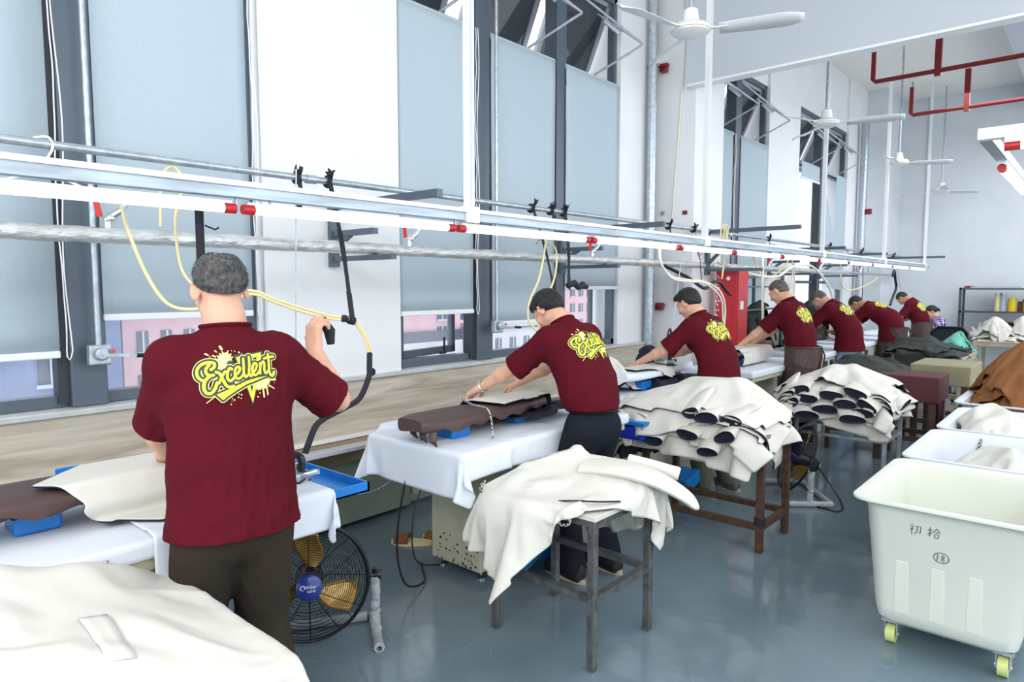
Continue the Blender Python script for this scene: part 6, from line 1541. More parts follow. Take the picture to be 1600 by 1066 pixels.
# ------------------------------------------------------------------ cloth: sheets that are let fall and settle
def collider_obj(V, F):
    me = bpy.data.meshes.new('col'); me.from_pydata([tuple(map(float, v)) for v in V], [], [tuple(f) for f in F]); me.update()
    bm = bmesh.new(); bm.from_mesh(me); bmesh.ops.recalc_face_normals(bm, faces=bm.faces); bm.to_mesh(me); bm.free()
    o = bpy.data.objects.new('col', me); COL.objects.link(o); o.modifiers.new('c', 'COLLISION'); o.collision.thickness_outer = 0.006; o.collision.thickness_inner = 0.05; o.collision.cloth_friction = 40; o.collision.use_culling = False
    return o

SIM_N = [0]
def settle(V, F, cols, frames=36, shrink=0.0, pins=None, stiff=15.0, bend=0.5, mass=0.35, press=0.0):
    SIM_N[0] += 1
    hidden = [o for o in S.objects if not o.hide_viewport and o.type != 'CAMERA']
    for o in hidden: o.hide_viewport = True
    cs = [collider_obj(*c) for c in cols]
    me = bpy.data.meshes.new('sim'); me.from_pydata([tuple(map(float, v)) for v in V], [], [tuple(f) for f in F]); me.update()
    o = bpy.data.objects.new('sim', me); COL.objects.link(o)
    m = o.modifiers.new('cloth', 'CLOTH'); s = m.settings
    s.quality = 6; s.mass = mass; s.tension_stiffness = stiff; s.compression_stiffness = stiff; s.shear_stiffness = stiff * 0.4; s.bending_stiffness = bend; s.air_damping = 2.0
    s.tension_damping = 5; s.compression_damping = 5; s.shear_damping = 5
    if shrink: s.shrink_min = -shrink; s.shrink_max = -shrink
    if pins is not None and len(pins):
        g = o.vertex_groups.new(name='pin'); g.add([int(i) for i in pins], 1.0, 'REPLACE'); s.vertex_group_mass = 'pin'
    m.collision_settings.distance_min = 0.006; m.collision_settings.collision_quality = 3; m.collision_settings.use_self_collision = False
    S.frame_start = 1; S.frame_end = frames + 2; m.point_cache.frame_start = 1; m.point_cache.frame_end = frames + 2
    for f in range(1, frames + 1): S.frame_set(f)
    ev = o.evaluated_get(bpy.context.evaluated_depsgraph_get()); mm = ev.to_mesh(); out = np.empty(len(mm.vertices) * 3, dtype=np.float32); mm.vertices.foreach_get('co', out); ev.to_mesh_clear()
    S.frame_set(1)
    bpy.data.objects.remove(o); 
    for c in cs: bpy.data.objects.remove(c)
    for q in hidden: q.hide_viewport = False
    return out.reshape(-1, 3).astype(float)

def box_vf(x0, x1, y0, y1, z0, z1):
    m = MB(); m.box((x0, y0, z0), (x1, y1, z1)); return m.v, m.f
def hfield(x0, x1, y0, y1, fn, step=0.03, zb=0.0):
    nx = int((x1 - x0) / step) + 1; ny = int((y1 - y0) / step) + 1; xs = np.linspace(x0, x1, nx); ys = np.linspace(y0, y1, ny)
    X, Y = np.meshgrid(xs, ys, indexing='ij'); Z = fn(X, Y); Z[0] = Z[-1] = zb; Z[:, 0] = Z[:, -1] = zb
    V = [(X[i, j], Y[i, j], Z[i, j]) for i in range(nx) for j in range(ny)]
    F = [(i * ny + j, (i + 1) * ny + j, (i + 1) * ny + j + 1, i * ny + j + 1) for i in range(nx - 1) for j in range(ny - 1)]
    return V, F
def lumps(L, base):
    def fn(X, Y):
        Z = np.full(X.shape, 0.0) + (base(X, Y) if callable(base) else base)
        for (cx, cy, rx, ry, a, h) in L:
            c, s_ = math.cos(a), math.sin(a); u = ((X - cx) * c + (Y - cy) * s_) / rx; v = (-(X - cx) * s_ + (Y - cy) * c) / ry
            Z = Z + h * np.sqrt(np.clip(1 - u * u - v * v, 0, 1))
        return Z
    return fn

def sheet(cx, cy, z, w, l, rot, step, seed=0, outline='rect', wob=0.03, rumple=0.01):
    """flat cloth panel; outline 'jacket' has two sleeves, a collar notch and a flared hem"""
    rs = np.random.RandomState(seed); nu = int(w / step) + 1; nv = int(l / step) + 1
    U, Vv = np.meshgrid(np.linspace(-w / 2, w / 2, nu), np.linspace(-l / 2, l / 2, nv), indexing='ij')
    if outline == 'jacket':
        a = np.abs(U) / (w / 2); b = Vv / (l / 2)
        body = (a < 0.52 + 0.06 * (b < -0.5)); slv = (b > 0.30 - 0.55 * (a - 0.5)) & (b < 0.92 - 0.35 * (a - 0.5)) & (a >= 0.45)
        inside = (body | slv) & ~((a < 0.14) & (b > 0.9))
    else:
        a = np.arctan2(Vv / l, U / w); r = np.maximum(np.abs(U) / (w / 2), np.abs(Vv) / (l / 2)); inside = r < 1.01 - 0.10 * (0.5 + 0.5 * np.sin(3 * a + rs.rand() * 6)) * (outline == 'rag')
    c, s_ = math.cos(rot), math.sin(rot)
    X = cx + U * c - Vv * s_; Y = cy + U * s_ + Vv * c
    Z = z + rumple * (np.sin(X * 17 + rs.rand() * 6) + np.sin(Y * 21 + rs.rand() * 6) + np.sin((X + Y) * 13 + rs.rand() * 6))
    if wob: X = X + wob * 0.3 * np.sin(Y * 11 + rs.rand() * 6); Y = Y + wob * 0.3 * np.sin(X * 9 + rs.rand() * 6)
    q = inside[:-1, :-1] & inside[1:, :-1] & inside[1:, 1:] & inside[:-1, 1:]
    idx = np.arange(nu * nv).reshape(nu, nv); F = np.stack([idx[:-1, :-1][q], idx[1:, :-1][q], idx[1:, 1:][q], idx[:-1, 1:][q]], 1)
    used = np.unique(F); mp = np.full(nu * nv, -1); mp[used] = np.arange(len(used))
    P = np.stack([X.ravel(), Y.ravel(), Z.ravel()], 1)[used]
    return P, mp[F]

def garment_obj(name, V, F, outer, inner=None, parent=None, thick=0.006, sub=1, top=True):
    V = np.array(V); loc = np.array([V[:, 0].mean(), V[:, 1].mean(), V[:, 2].min()])
    base = np.zeros(3)
    if parent is not None:
        base = np.array(parent.location); loc = np.zeros(3)
    me = mesh_from(V - base - (loc if parent is None else 0), F, name)
    me.materials.append(M[outer]); me.materials.append(M[inner or outer])
    o = link_mesh(name, me, None, parent, True)
    if parent is None: o.location = loc
    if sub: s = o.modifiers.new('sub', 'SUBSURF'); s.levels = sub; s.render_levels = sub
    so = o.modifiers.new('so', 'SOLIDIFY'); so.thickness = thick; so.offset = 0
    # the panel's normal should look up; the far side shows the lining
    so.material_offset = 1 if inner else 0; so.material_offset_rim = 1 if inner else 0
    return o

def up_normals(V, F):
    N = np.cross(V[F[:, 2]] - V[F[:, 0]], V[F[:, 3]] - V[F[:, 1]])
    return F if N[:, 2].sum() > 0 else F[:, ::-1]

def cuff(parent, a, b, w=0.075, h=0.034, droop=0.03, mt='canvas', lining='navy', roll=0.0, taper=1.15):
    """a flattened sleeve from a out to b with its dark lined opening"""
    a = Vector(a); b = Vector(b); n = 9; k = 18; d = (b - a).normalized(); s = d.cross(Vector((0, 0, 1))).normalized(); u = s.cross(d)
    R = Matrix.Rotation(roll, 3, d); s = R @ s; u = R @ u
    vs = []
    for i in range(n + 1):
        t = i / n; c = a.lerp(b, t) - Vector((0, 0, droop * t * t)); ww = w * (taper + (1 - taper) * t); hh = h * (0.6 + 0.4 * t)
        for j in range(k):
            an = 2 * math.pi * j / k; wob = 1 + 0.07 * math.sin(3 * an + 5 * t + a.x * 40)
            vs.append(c + s * ww * math.cos(an) * wob + u * hh * math.copysign(abs(math.sin(an)) ** 0.8, math.sin(an)) * wob)
    fs = [(i * k + j, i * k + (j + 1) % k, (i + 1) * k + (j + 1) % k, (i + 1) * k + j) for i in range(n) for j in range(k)] + [tuple(range(k))]
    m = MB(); m.add(vs, fs); o = m.build('sleeve', M[mt], parent, smooth=True)
    ring = [Vector(p) for p in vs[n * k:]]; c = sum(ring, Vector((0, 0, 0))) / k
    m = MB(); R1 = [c + (p - c) * 1.0 + d * 0.003 for p in ring]; R2 = [c + (p - c) * 0.9 + d * 0.001 for p in ring]; R3 = [c + (p - c) * 0.72 - d * 0.015 for p in ring]
    m.add(R1 + R2 + R3, [(j, (j + 1) % k, k + (j + 1) % k, k + j) for j in range(k)] + [(k + j, k + (j + 1) % k, 2 * k + (j + 1) % k, 2 * k + j) for j in range(k)] + [tuple(range(2 * k, 3 * k))])
    q = m.build('lining', M[lining], o, smooth=False, world=True)
    return o

# ---- cloth covers over the ends of the first two ironing tables
V, F = sheet(1.30, 1.18, 0.812, 0.86, 0.78, 0.0, 0.02, 3, rumple=0.001, wob=0)
pins = [i for i, v in enumerate(V) if v[1] < 1.30 and v[0] < 1.53]
V2 = settle(V, F, [box_vf(0.90, 1.582, -0.4, 1.425, 0.70, 0.803)], 34, shrink=0.02, pins=pins, bend=0.15)
o = garment_obj('table_cloth', V2, up_normals(V2, F), 'sheet', thick=0.003); tag(o, 'white cloth over the right end of the nearest ironing table, hanging before the fan', 'cloth')
V, F = sheet(1.22, 2.42, 0.812, 0.98, 1.02, 0.0, 0.022, 5, rumple=0.001, wob=0)
pins = [i for i, v in enumerate(V) if v[1] > 2.3 and v[0] < 1.5]
V2 = settle(V, F, [box_vf(0.90, 1.582, 2.115, 3.6, 0.70, 0.803)], 34, shrink=0.03, pins=pins, bend=0.15)
o = garment_obj('table_cloth', V2, up_normals(V2, F), 'sheet', thick=0.003); tag(o, 'white cloth draped over the left end of the table with the cream cabinet', 'cloth')
V, F = sheet(1.30, 1.6, 0.805, 0.01, 0.01, 0, 0.005)

# ---- the garment on the small grey table
def ball_vf(c, r, n=16, m_=10):
    m = MB(); m.ell(c, r, n, m_); return m.v, m.f
tab = box_vf(1.66, 2.275, 2.175, 2.70, 0.58, 0.663)
V, F = sheet(1.90, 2.44, 0.90, 0.72, 1.0, -0.55, 0.0145, 11, 'rag', rumple=0.014, wob=0.06)
L = [(2.05, 2.60, 0.24, 0.07, 0.1, 0.11), (1.82, 2.48, 0.17, 0.05, 0.9, 0.08), (2.12, 2.46, 0.16, 0.035, 0.15, 0.05), (1.75, 2.62, 0.08, 0.08, 0, 0.08), (1.92, 2.33, 0.14, 0.025, 0.7, 0.04), (1.76, 2.30, 0.05, 0.10, 0.3, 0.05), (1.98, 2.52, 0.12, 0.02, -0.5, 0.04)]
V2 = settle(V, F, [tab, hfield(1.68, 2.27, 2.19, 2.69, lumps(L, 0.664), 0.02, 0.62), ball_vf((1.80, 2.13, 0.55), (0.13, 0.055, 0.12)), ball_vf((1.93, 2.13, 0.60), (0.09, 0.04, 0.07))], 50, shrink=0.28, bend=0.35, stiff=14)
t = thing('canvas_jacket', 'off-white canvas jacket draped over the small grey table with one sleeve sticking out', 'jacket', (1.95, 2.4, 0.66))
garment_obj('jacket_body', V2, up_normals(V2, F), 'canvas', parent=t, thick=0.005)
m = MB(); P = catmull([(1.98, 2.56, 0.745), (2.14, 2.58, 0.755), (2.28, 2.62, 0.73), (2.38, 2.69, 0.665), (2.43, 2.75, 0.60)], 6)
m.tube(P, [(0.115 - 0.06 * i / len(P)) * (1 if i < len(P) - 3 else (0.85 if i < len(P) - 2 else (0.6 if i < len(P) - 1 else 0.3))) for i in range(len(P))], 18, flat=0.34); o = m.build('sleeve', M['canvas'], t, smooth=True)
m = MB(); m.tube(catmull([(2.10, 2.70, 0.76), (2.22, 2.74, 0.745), (2.32, 2.78, 0.72)], 5), [0.034, 0.034, 0.033, 0.032, 0.031, 0.030, 0.030, 0.030, 0.031, 0.034, 0.03][:11], 12); m.build('sleeve', M['canvas'], t, smooth=True)
m = MB(); m.tube(catmull([(2.05, 2.215, 0.675), (2.13, 2.23, 0.69), (2.22, 2.27, 0.695), (2.27, 2.36, 0.685)], 6), 0.006, 6, flat=0.5); m.build('navy_piping', M['navy'], t, smooth=True)
m = MB(); m.tube(catmull([(2.02, 2.18, 0.665), (2.00, 2.155, 0.62), (2.02, 2.15, 0.60), (2.06, 2.155, 0.64), (2.12, 2.155, 0.605), (2.16, 2.16, 0.625), (2.13, 2.165, 0.665)], 6), 0.006, 6); m.build('drawcord', M['braid'], t, smooth=True)
m = MB(); m.tube(catmull([(1.675, 2.17, 0.70), (1.66, 2.155, 0.67), (1.675, 2.15, 0.64), (1.66, 2.15, 0.60)], 4), 0.007, 6); m.build('drawcord', M['braid'], t, smooth=True)

# ---- the big heap at the lower left
L = [(1.78, 0.12, 0.34, 0.30, 0.3, 0.15), (1.95, 0.52, 0.30, 0.20, -0.4, 0.10), (1.65, 0.45, 0.2, 0.2, 0, 0.13), (2.1, 0.2, 0.22, 0.3, 0, 0.09), (1.9, -0.1, 0.3, 0.2, 0, 0.12), (2.1, 0.6, 0.2, 0.05, 0.8, 0.03), (1.8, 0.3, 0.25, 0.05, 2.2, 0.035), (2.15, 0.35, 0.2, 0.04, 1.2, 0.03)]
V, F = sheet(1.97, 0.27, 0.94, 1.36, 1.52, 0.12, 0.024, 21, 'rag', rumple=0.014)
V2 = settle(V, F, [hfield(1.52, 2.34, -0.40, 0.86, lumps(L, 0.665), 0.025, 0.2)], 40, shrink=0.10, bend=1.5, stiff=25)
t = thing('canvas_coat', 'big heap of off-white canvas coat filling the lower left corner', 'coat', (1.9, 0.3, 0.66))
garment_obj('coat_body', V2, up_normals(V2, F), 'canvas', parent=t, thick=0.008)
bv = BVHTree.FromPolygons([tuple(v) for v in V2], [tuple(f) for f in F])
def on_top(x, y, off=0.008):
    h, n, _, _ = bv.ray_cast(Vector((x, y, 2.0)), Vector((0, 0, -1))); return (x, y, (h.z if h else 0.7) + off)
vs = [on_top(x, y, 0.010) for y in np.linspace(0.46, 0.52, 4) for x in np.linspace(2.02, 2.20, 12)]
m = MB(); m.add(vs, [(j * 12 + i, j * 12 + i + 1, (j + 1) * 12 + i + 1, (j + 1) * 12 + i) for j in range(3) for i in range(11)]); o = m.build('fabric_loop', M['canvas'], t, smooth=True); s_ = o.modifiers.new('s', 'SOLIDIFY'); s_.thickness = 0.004
for x, y in ((1.62, 0.60), (1.70, 0.62), (2.02, 0.49)):
    m = MB(); c = Vector(on_top(x, y, 0.006)); m.ell(c, (0.008, 0.008, 0.003), 10, 6); m.build('snap_button', M['chrome'], t, smooth=True)

# ---- stacks of jackets, one garment over the other
def stack(x0, x1, y0, y1, z0, n, label, seed, cuffs, over=0.17, step=0.03):
    rs = np.random.RandomState(seed); gx0, gx1, gy0, gy1 = x0 - 0.36, x1 + 0.36, y0 - 0.36, y1 + 0.36; hs = 0.03
    nx = int((gx1 - gx0) / hs) + 1; ny = int((gy1 - gy0) / hs) + 1; xs = np.linspace(gx0, gx1, nx); ys = np.linspace(gy0, gy1, ny); X, Y = np.meshgrid(xs, ys, indexing='ij')
    H = np.where((X > x0) & (X < x1) & (Y > y0) & (Y < y1), z0, 0.1)
    cx, cy = (x0 + x1) / 2, (y0 + y1) / 2
    words = ['undermost', 'second from the bottom', 'third from the bottom', 'fourth from the bottom', 'third from the top', 'second from the top', 'topmost']
    words = words[:n - 3] + words[-3:] if n < 7 else words
    for k in range(n):
        w = (x1 - x0) + 2 * over * (1.15 - 0.35 * k / n) * (0.9 + 0.2 * rs.rand()); l = (y1 - y0) + 2 * over * (1.1 - 0.3 * k / n) * (0.9 + 0.25 * rs.rand())
        top = float(H.max())
        V, F = sheet(cx + 0.04 * rs.randn(), cy + 0.03 * rs.randn() - 0.02, top + 0.05, w, l, 0.13 * rs.randn(), step, seed * 10 + k, 'rag', rumple=0.010)
        HH = H.copy(); nlump = 3
        L = [(cx + rs.uniform(-0.3, 0.3) * (x1 - x0), cy + rs.uniform(-0.3, 0.3) * (y1 - y0), 0.14 + 0.1 * rs.rand(), 0.05 + 0.05 * rs.rand(), rs.rand() * 3, 0.010 + 0.010 * rs.rand() + (0.025 if k == n - 1 else 0)) for _ in range(nlump)]
        add = lumps(L, 0.0)(X, Y); HH = HH + np.where(H > 0.2, add + 0.002, 0)
        VV = [(X[i, j], Y[i, j], HH[i, j]) for i in range(nx) for j in range(ny)]; FF = [(i * ny + j, (i + 1) * ny + j, (i + 1) * ny + j + 1, i * ny + j + 1) for i in range(nx - 1) for j in range(ny - 1)]
        V2 = settle(V, F, [(VV, FF)], 22, shrink=0.05, bend=2.0, stiff=25)
        t = thing('canvas_jacket', 'off-white jacket, ' + words[k] + ' of the ' + label, 'jacket', (cx, cy, top), group='jackets of the ' + label)
        Fu = up_normals(V2, F); garment_obj('jacket_body', V2, Fu, 'canvas', 'navy', parent=t, thick=0.009)
        # raise the pile by the garment
        tri = BVHTree.FromPolygons([tuple(v) for v in V2], [tuple(f) for f in F])
        for i in range(nx):
            for j in range(ny):
                h, _, _, _ = tri.ray_cast(Vector((X[i, j], Y[i, j], 2.5)), Vector((0, 0, -1)))
                if h is not None and h.z > 0.3: H[i, j] = max(H[i, j], h.z + 0.009)
        for (u, side, out, ww, drop, roll) in cuffs[k]:
            # side 0: front (-y), 1: right (+x), 2: left (-x); u along it
            if side == 0: a = Vector((x0 + u * (x1 - x0), y0 + 0.06, 0)); d = Vector((rs.uniform(-0.25, 0.3), -1, 0)).normalized()
            elif side == 1: a = Vector((x1 - 0.06, y0 + u * (y1 - y0), 0)); d = Vector((1, rs.uniform(-0.6, -0.1), 0)).normalized()
            else: a = Vector((x0 + 0.06, y0 + u * (y1 - y0), 0)); d = Vector((-1, rs.uniform(-0.5, 0.1), 0)).normalized()
            hit, _, _, _ = tri.ray_cast(Vector((a.x, a.y, 2.5)), Vector((0, 0, -1))); za = (hit.z if hit else top) + 0.012; a.z = za
            b_ = a + d * out; b_.z = za - drop
            cuff(t, a, b_, ww, 0.036, 0.02, roll=roll, taper=1.3)
    return H
c1 = [[(0.25, 0, 0.20, 0.07, 0.10, 0), (0.75, 0, 0.18, 0.07, 0.12, 0.2)], [(0.05, 0, 0.16, 0.06, 0.05, 0.1), (0.6, 0, 0.17, 0.075, 0.07, 0)], [(0.9, 0, 0.19, 0.07, 0.06, 0.4)], [(0.15, 0, 0.17, 0.06, 0.06, 0), (0.55, 1, 0.17, 0.07, 0.12, 0.9)],
      [(0.72, 0, 0.18, 0.075, 0.05, 0.1), (0.02, 0, 0.18, 0.07, 0.07, -0.3)], [(0.95, 0, 0.16, 0.075, 0.05, 0.15)], [(0.62, 0, 0.17, 0.065, 0.09, 0.5)]]
stack(1.42, 2.20, 3.86, 4.34, 0.70, 7, 'near jacket stack on the brown table', 4, c1)
c2 = [[(0.2, 0, 0.20, 0.09, 0.08, 0), (0.7, 0, 0.2, 0.09, 0.08, 0)], [(0.4, 0, 0.17, 0.09, 0.05, 0), (0.9, 0, 0.18, 0.09, 0.06, 0.1)], [(0.1, 0, 0.18, 0.07, 0.06, 0.5), (0.65, 0, 0.17, 0.08, 0.04, 0)], [(0.3, 0, 0.18, 0.08, 0.05, 0), (0.95, 0, 0.2, 0.075, 0.05, -0.5)],
      [(0.5, 0, 0.16, 0.085, 0.04, 0), (0.4, 1, 0.18, 0.07, 0.08, 0.4)], [(0.15, 0, 0.17, 0.08, 0.04, 0.2), (0.8, 0, 0.18, 0.085, 0.03, -0.3)], [(0.02, 0, 0.16, 0.07, 0.1, 0.8)]]
stack(1.86, 2.54, 5.50, 6.02, 0.66, 7, 'far jacket stack on the steel frame table', 9, c2, over=0.16)

# ---- loose heaps
def heap(cx, cy, zb, w, l, hgt, outer, label, seed, sw=1.5, n=6, step=0.03, cat='cloth', name='cloth_heap', shrink=0.12, inner=None, frames=30, base=None, group=None, bend=0.5):
    rs = np.random.RandomState(seed)
    L = [(cx, cy, w * 0.5, l * 0.5, 0, hgt * 0.6)] + [(cx + w * 0.32 * rs.uniform(-1, 1), cy + l * 0.32 * rs.uniform(-1, 1), w * rs.uniform(0.12, 0.3), l * rs.uniform(0.12, 0.3), rs.rand() * 3, hgt * rs.uniform(0.2, 0.5)) for _ in range(n)]
    V, F = sheet(cx, cy, zb + hgt * 1.25 + 0.05, w * sw, l * sw, rs.uniform(-0.3, 0.3), step, seed, 'rag', rumple=0.02, wob=0.08)
    V2 = settle(V, F, [hfield(cx - w * 0.5, cx + w * 0.5, cy - l * 0.5, cy + l * 0.5, lumps(L, zb), min(0.03, w / 16), zb - 0.02), box_vf(cx - w * 1.2, cx + w * 1.2, cy - l * 1.2, cy + l * 1.2, zb - 0.1, zb) if base is None else base], frames, shrink=shrink, bend=bend, stiff=12)
    o = garment_obj(name, V2, up_normals(V2, F), outer, inner, thick=0.006); tag(o, label, cat, group); return o
def pile(cx, cy, zb, w, l, hgt, k, outer, names, where, seed, sw=1.0, step=0.026, inner=None, name='garment', cat='garment', shrink=0.22, spread=0.22, frames=24, floor=None):
    """k crumpled garments dropped one after the other"""
    rs = np.random.RandomState(seed); x0, x1, y0, y1 = cx - w * 0.62, cx + w * 0.62, cy - l * 0.62, cy + l * 0.62; hs = min(0.03, w / 14)
    nx = int((x1 - x0) / hs) + 1; ny = int((y1 - y0) / hs) + 1; X, Y = np.meshgrid(np.linspace(x0, x1, nx), np.linspace(y0, y1, ny), indexing='ij')
    inb = (np.abs(X - cx) < w / 2) & (np.abs(Y - cy) < l / 2); H = np.where(inb, zb, zb - 0.12 if floor is None else floor)
    for q in range(k):
        lx, ly = cx + rs.uniform(-spread, spread) * w, cy + rs.uniform(-spread, spread) * l; hh = hgt / k
        L = [(lx, ly, w * 0.46, l * 0.46, rs.rand() * 0.4, hh * 0.7)] + [(lx + rs.uniform(-0.25, 0.25) * w, ly + rs.uniform(-0.25, 0.25) * l, w * rs.uniform(0.06, 0.2), w * rs.uniform(0.04, 0.10), rs.rand() * 3, hh * rs.uniform(0.3, 0.7)) for _ in range(8)]
        C = H + np.where(inb, lumps(L, 0.0)(X, Y), 0)
        VV = [(X[i, j], Y[i, j], C[i, j]) for i in range(nx) for j in range(ny)]; FF = [(i * ny + j, (i + 1) * ny + j, (i + 1) * ny + j + 1, i * ny + j + 1) for i in range(nx - 1) for j in range(ny - 1)]
        V, F = sheet(lx * 0.5 + cx * 0.5, ly * 0.5 + cy * 0.5, float(C.max()) + 0.04, w * sw * rs.uniform(0.85, 1.0), l * sw * rs.uniform(0.85, 1.0), rs.uniform(-0.4, 0.4), step, seed + q, 'rag', rumple=0.02, wob=0.1)
        V2 = settle(V, F, [(VV, FF)], frames, shrink=shrink, bend=0.35, stiff=10)
        o = garment_obj(name, V2, up_normals(V2, F), outer if isinstance(outer, str) else outer[q], inner, thick=0.006); tag(o, names[q], cat, where)
        tri = BVHTree.FromPolygons([tuple(v) for v in V2], [tuple(f) for f in F])
        for i in range(nx):
            for j in range(ny):
                h, _, _, _ = tri.ray_cast(Vector((X[i, j], Y[i, j], 3.0)), Vector((0, 0, -1)))
                if h is not None and h.z > zb - 0.05: H[i, j] = max(H[i, j], h.z + 0.008)
pile(3.33, 4.55, 0.45, 0.48, 0.72, 0.15, 2, 'canvas', ['off-white garment low in the second bin', 'upper off-white garment in the second bin from the front'], 'garments in the second bin', 31)
pile(3.31, 5.50, 0.53, 0.52, 0.80, 0.17, 2, 'canvas', ['lower off-white garment in the third bin', 'upper off-white garment with navy edge in the third bin from the front'], 'garments in the third bin', 33, inner='navy')
pile(3.36, 6.72, 0.62, 0.90, 1.30, 0.32, 4, 'brown', ['undermost tan brown garment of the heap in the back bin', 'second tan brown garment from the bottom of the heap', 'tan brown garment under the topmost one of the heap', 'topmost tan brown garment of the heap in the back bin'], 'tan brown garments in the back bin', 35, sw=0.95, spread=0.16)
pile(0.32, 8.45, 0.80, 0.42, 1.0, 0.44, 3, 'dgreen', ['lowest dark green garment on the wall rack', 'middle dark green garment on the wall rack', 'top dark green garment on the wall rack'], 'dark garments on the rack', 37, sw=1.1)
pile(0.45, 10.4, 0.80, 0.46, 0.9, 0.42, 2, 'dgreen', ['lower black garment by the wall behind the fifth worker', 'upper black garment by the wall behind the fifth worker'], 'black garments behind the fifth worker', 39, sw=1.1)
work_table(0.25, 0.65, 9.95, 10.85, 0.80, 'dark table by the wall under the black garments', 'shelfm', 0.04, 0.25, top='shelfm')
work_table(1.75, 2.2, 6.95, 8.0, 0.70, 'low table under the dark green jackets behind the far stack', 'rust', 0.04, 0.2)
pile(2.0, 7.45, 0.70, 0.66, 1.2, 0.13, 3, 'dgreen', ['lowest dark green jacket behind the far stack', 'middle dark green jacket behind the far stack', 'topmost dark green jacket behind the far stack'], 'dark green jackets behind the far stack', 41, name='jacket', cat='jacket')
pile(2.15, 9.4, 0.77, 0.75, 1.0, 0.11, 3, 'dgreen', ['lowest black jacket on the wooden table', 'middle black jacket on the wooden table', 'topmost black jacket on the wooden table before the office chair'], 'black jackets on the wooden table', 43, name='jacket', cat='jacket')
pile(2.55, 12.0, 0.80, 0.5, 0.7, 0.24, 3, 'cream2', ['lowest cream garment of the left pile by the shelf', 'middle cream garment of the left pile by the shelf', 'topmost cream garment of the left pile by the shelf'], 'cream garments, left pile', 45, step=0.022)
pile(3.0, 12.1, 0.80, 0.55, 0.8, 0.20, 3, 'cream2', ['lowest cream-grey garment of the right pile by the shelf', 'middle cream-grey garment of the right pile by the shelf', 'topmost cream-grey garment of the right pile by the shelf'], 'cream garments, right pile', 47, step=0.022)
pile(2.38, 9.95, 0.77, 0.34, 0.5, 0.14, 2, 'teal', ['lower mint green cloth at the corner of the wooden table', 'upper mint green cloth at the corner of the wooden table'], 'mint green cloths', 49, name='cloth', cat='cloth', step=0.02)
m = MB(); m.box((2.78, 9.3, 0.0), (3.3, 10.1, 0.45)); m.build('storage_box', M['board_edge'], None, label='brown box under the dark blue cloths', cat='box', bevel=0.01)
pile(3.05, 9.7, 0.45, 0.6, 0.9, 0.34, 3, 'navycl', ['lowest dark blue garment beyond the brown heap', 'middle dark blue garment beyond the brown heap', 'topmost dark blue garment beyond the brown heap'], 'dark blue garments', 51)
t = thing('basin', 'red plastic basin leaning behind the cream clothes', 'basin', (3.3, 13.0, 0.6)); m = MB(); m.lathe((3.25, 12.85, 0.80), [(0.0, 0.02), (0.2, 0.0), (0.24, -0.08), (0.25, -0.08), (0.21, 0.015), (0, 0.03)], 24, R=rotm('X', -70) @ rotm('Z', 0)); m.build('bowl', M['red'], t, smooth=True)
m = MB(); m.ell((3.28, 11.5, 0.84), (0.06, 0.06, 0.1), 10, 7); m.build('yellow_bag', M['yellow'], None, True, label='bright yellow bag at the right picture edge', cat='bag')

# ---- garments under the workers' hands
def flat_garment(cx, cy, z, w, l, rot, label, seed, cols, outer='canvas', inner='navy', name='canvas_jacket', step=0.02, shrink=0.06, frames=28, L=None, cat='jacket', outline='rag'):
    V, F = sheet(cx, cy, z, w, l, rot, step, seed, outline, rumple=0.006)
    V2 = settle(V, F, cols, frames, shrink=shrink, bend=0.8, stiff=15)
    o = garment_obj(name, V2, up_normals(V2, F), outer, inner, thick=0.006); return tag(o, label, cat), V2
bd2 = hfield(1.12, 1.42, 2.07, 3.08, lambda X, Y: np.full(X.shape, 0.947), 0.03, 0.90); tb2 = box_vf(0.88, 1.60, 2.1, 3.6, 0.70, 0.805)
flat_garment(1.16, 2.86, 0.985, 0.46, 0.62, 0.15, 'off-white garment with navy edge under the bracelet hand', 61, [bd2, tb2])
flat_garment(1.30, 3.05, 0.86, 0.34, 0.75, 0.0, 'dark navy garment hanging below the brown board beside the navy trousers', 63, [box_vf(1.18, 1.40, 2.7, 3.4, 0.80, 0.85), tb2], 'navy', None, 'navy_garment', cat='garment')
m = MB(); m.tube(catmull([(1.18, 2.50, 0.98), (1.30, 2.47, 0.965), (1.41, 2.46, 0.96), (1.44, 2.46, 0.91), (1.45, 2.46, 0.84), (1.47, 2.44, 0.812)], 6), 0.005, 6); m.build('braided_cord', M['braid'], None, True, label='black and white braided cord over the brown board', cat='cord')
heap(0.98, 4.15, 0.805, 0.38, 0.5, 0.20, 'canvas', 'off-white jacket with dark zip bunched at the left of the third table', 65, sw=1.3, inner='navy', name='canvas_jacket', cat='jacket', shrink=0.15, step=0.02, base=box_vf(0.78, 1.46, 3.94, 5.5, 0.7, 0.805), bend=1.2)
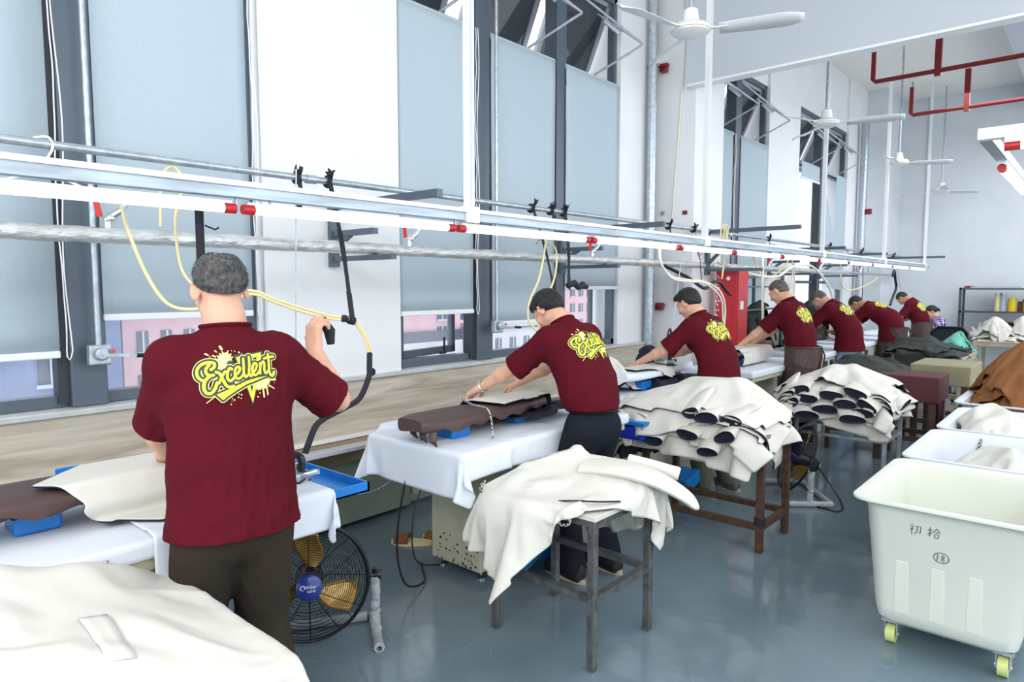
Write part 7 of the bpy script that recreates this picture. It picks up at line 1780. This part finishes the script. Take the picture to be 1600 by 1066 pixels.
flat_garment(1.10, 4.5, 0.985, 0.36, 0.5, -0.2, 'off-white garment flat on the white board under the spiky-haired man\'s hands', 67, [hfield(1.02, 1.26, 4.12, 5.2, lambda X, Y: np.full(X.shape, 0.957), 0.03, 0.9), box_vf(0.78, 1.46, 3.94, 5.5, 0.70, 0.805)])
heap(0.94, 4.95, 0.805, 0.26, 0.34, 0.20, 'navy', 'small navy cloth bundle beyond the white board', 69, sw=1.2, step=0.02, base=box_vf(0.78, 1.46, 3.94, 5.5, 0.7, 0.805))
flat_garment(1.20, 4.75, 0.86, 0.30, 0.8, 0.0, 'black-navy garment hanging below the white padded board', 71, [box_vf(1.07, 1.28, 4.5, 5.1, 0.80, 0.85), box_vf(0.78, 1.46, 3.94, 5.5, 0.70, 0.805)], 'navy', None, 'navy_garment', cat='garment')
flat_garment(1.04, 6.65, 0.99, 0.52, 0.80, 0.1, 'off-white garment over the board of the fourth worker', 73, [hfield(0.88, 1.16, 6.1, 7.2, lambda X, Y: np.full(X.shape, 0.957), 0.03, 0.9), box_vf(0.70, 1.38, 5.9, 7.6, 0.70, 0.805)])
flat_garment(1.25, 0.98, 0.97, 0.62, 0.66, 0.75, 'off-white garment with navy edge on the left board behind the first man', 75, [hfield(1.05, 1.35, 0.28, 1.30, lambda X, Y: np.full(X.shape, 0.942), 0.03, 0.88), box_vf(0.88, 1.60, -0.4, 1.44, 0.70, 0.81)])
flat_garment(0.98, 10.6, 0.97, 0.4, 0.7, 0.0, 'white garment on the board of the deeply bent man', 77, [box_vf(0.81, 1.05, 10.1, 11.1, 0.8, 0.957), box_vf(0.62, 1.30, 9.9, 11.6, 0.70, 0.805)], 'sheet', None)
t = thing('braided_cord', 'black and white braided cord hanging from the second bin\'s garment', 'cord', (3.25, 4.9, 0.5)); m = MB(); m.tube(catmull([(3.22, 4.885, 0.66), (3.20, 4.87, 0.58), (3.17, 4.86, 0.50), (3.14, 4.83, 0.47)], 5), 0.006, 6); m.tube(catmull([(3.22, 4.885, 0.66), (3.215, 4.87, 0.56), (3.20, 4.85, 0.48)], 5), 0.006, 6); m.build('cord', M['braid'], t, smooth=True)
m = MB(); m.obox((3.3, 4.4, 0.2), (0.1, 0.1, 0.1)); 
print('sims', SIM_N[0])
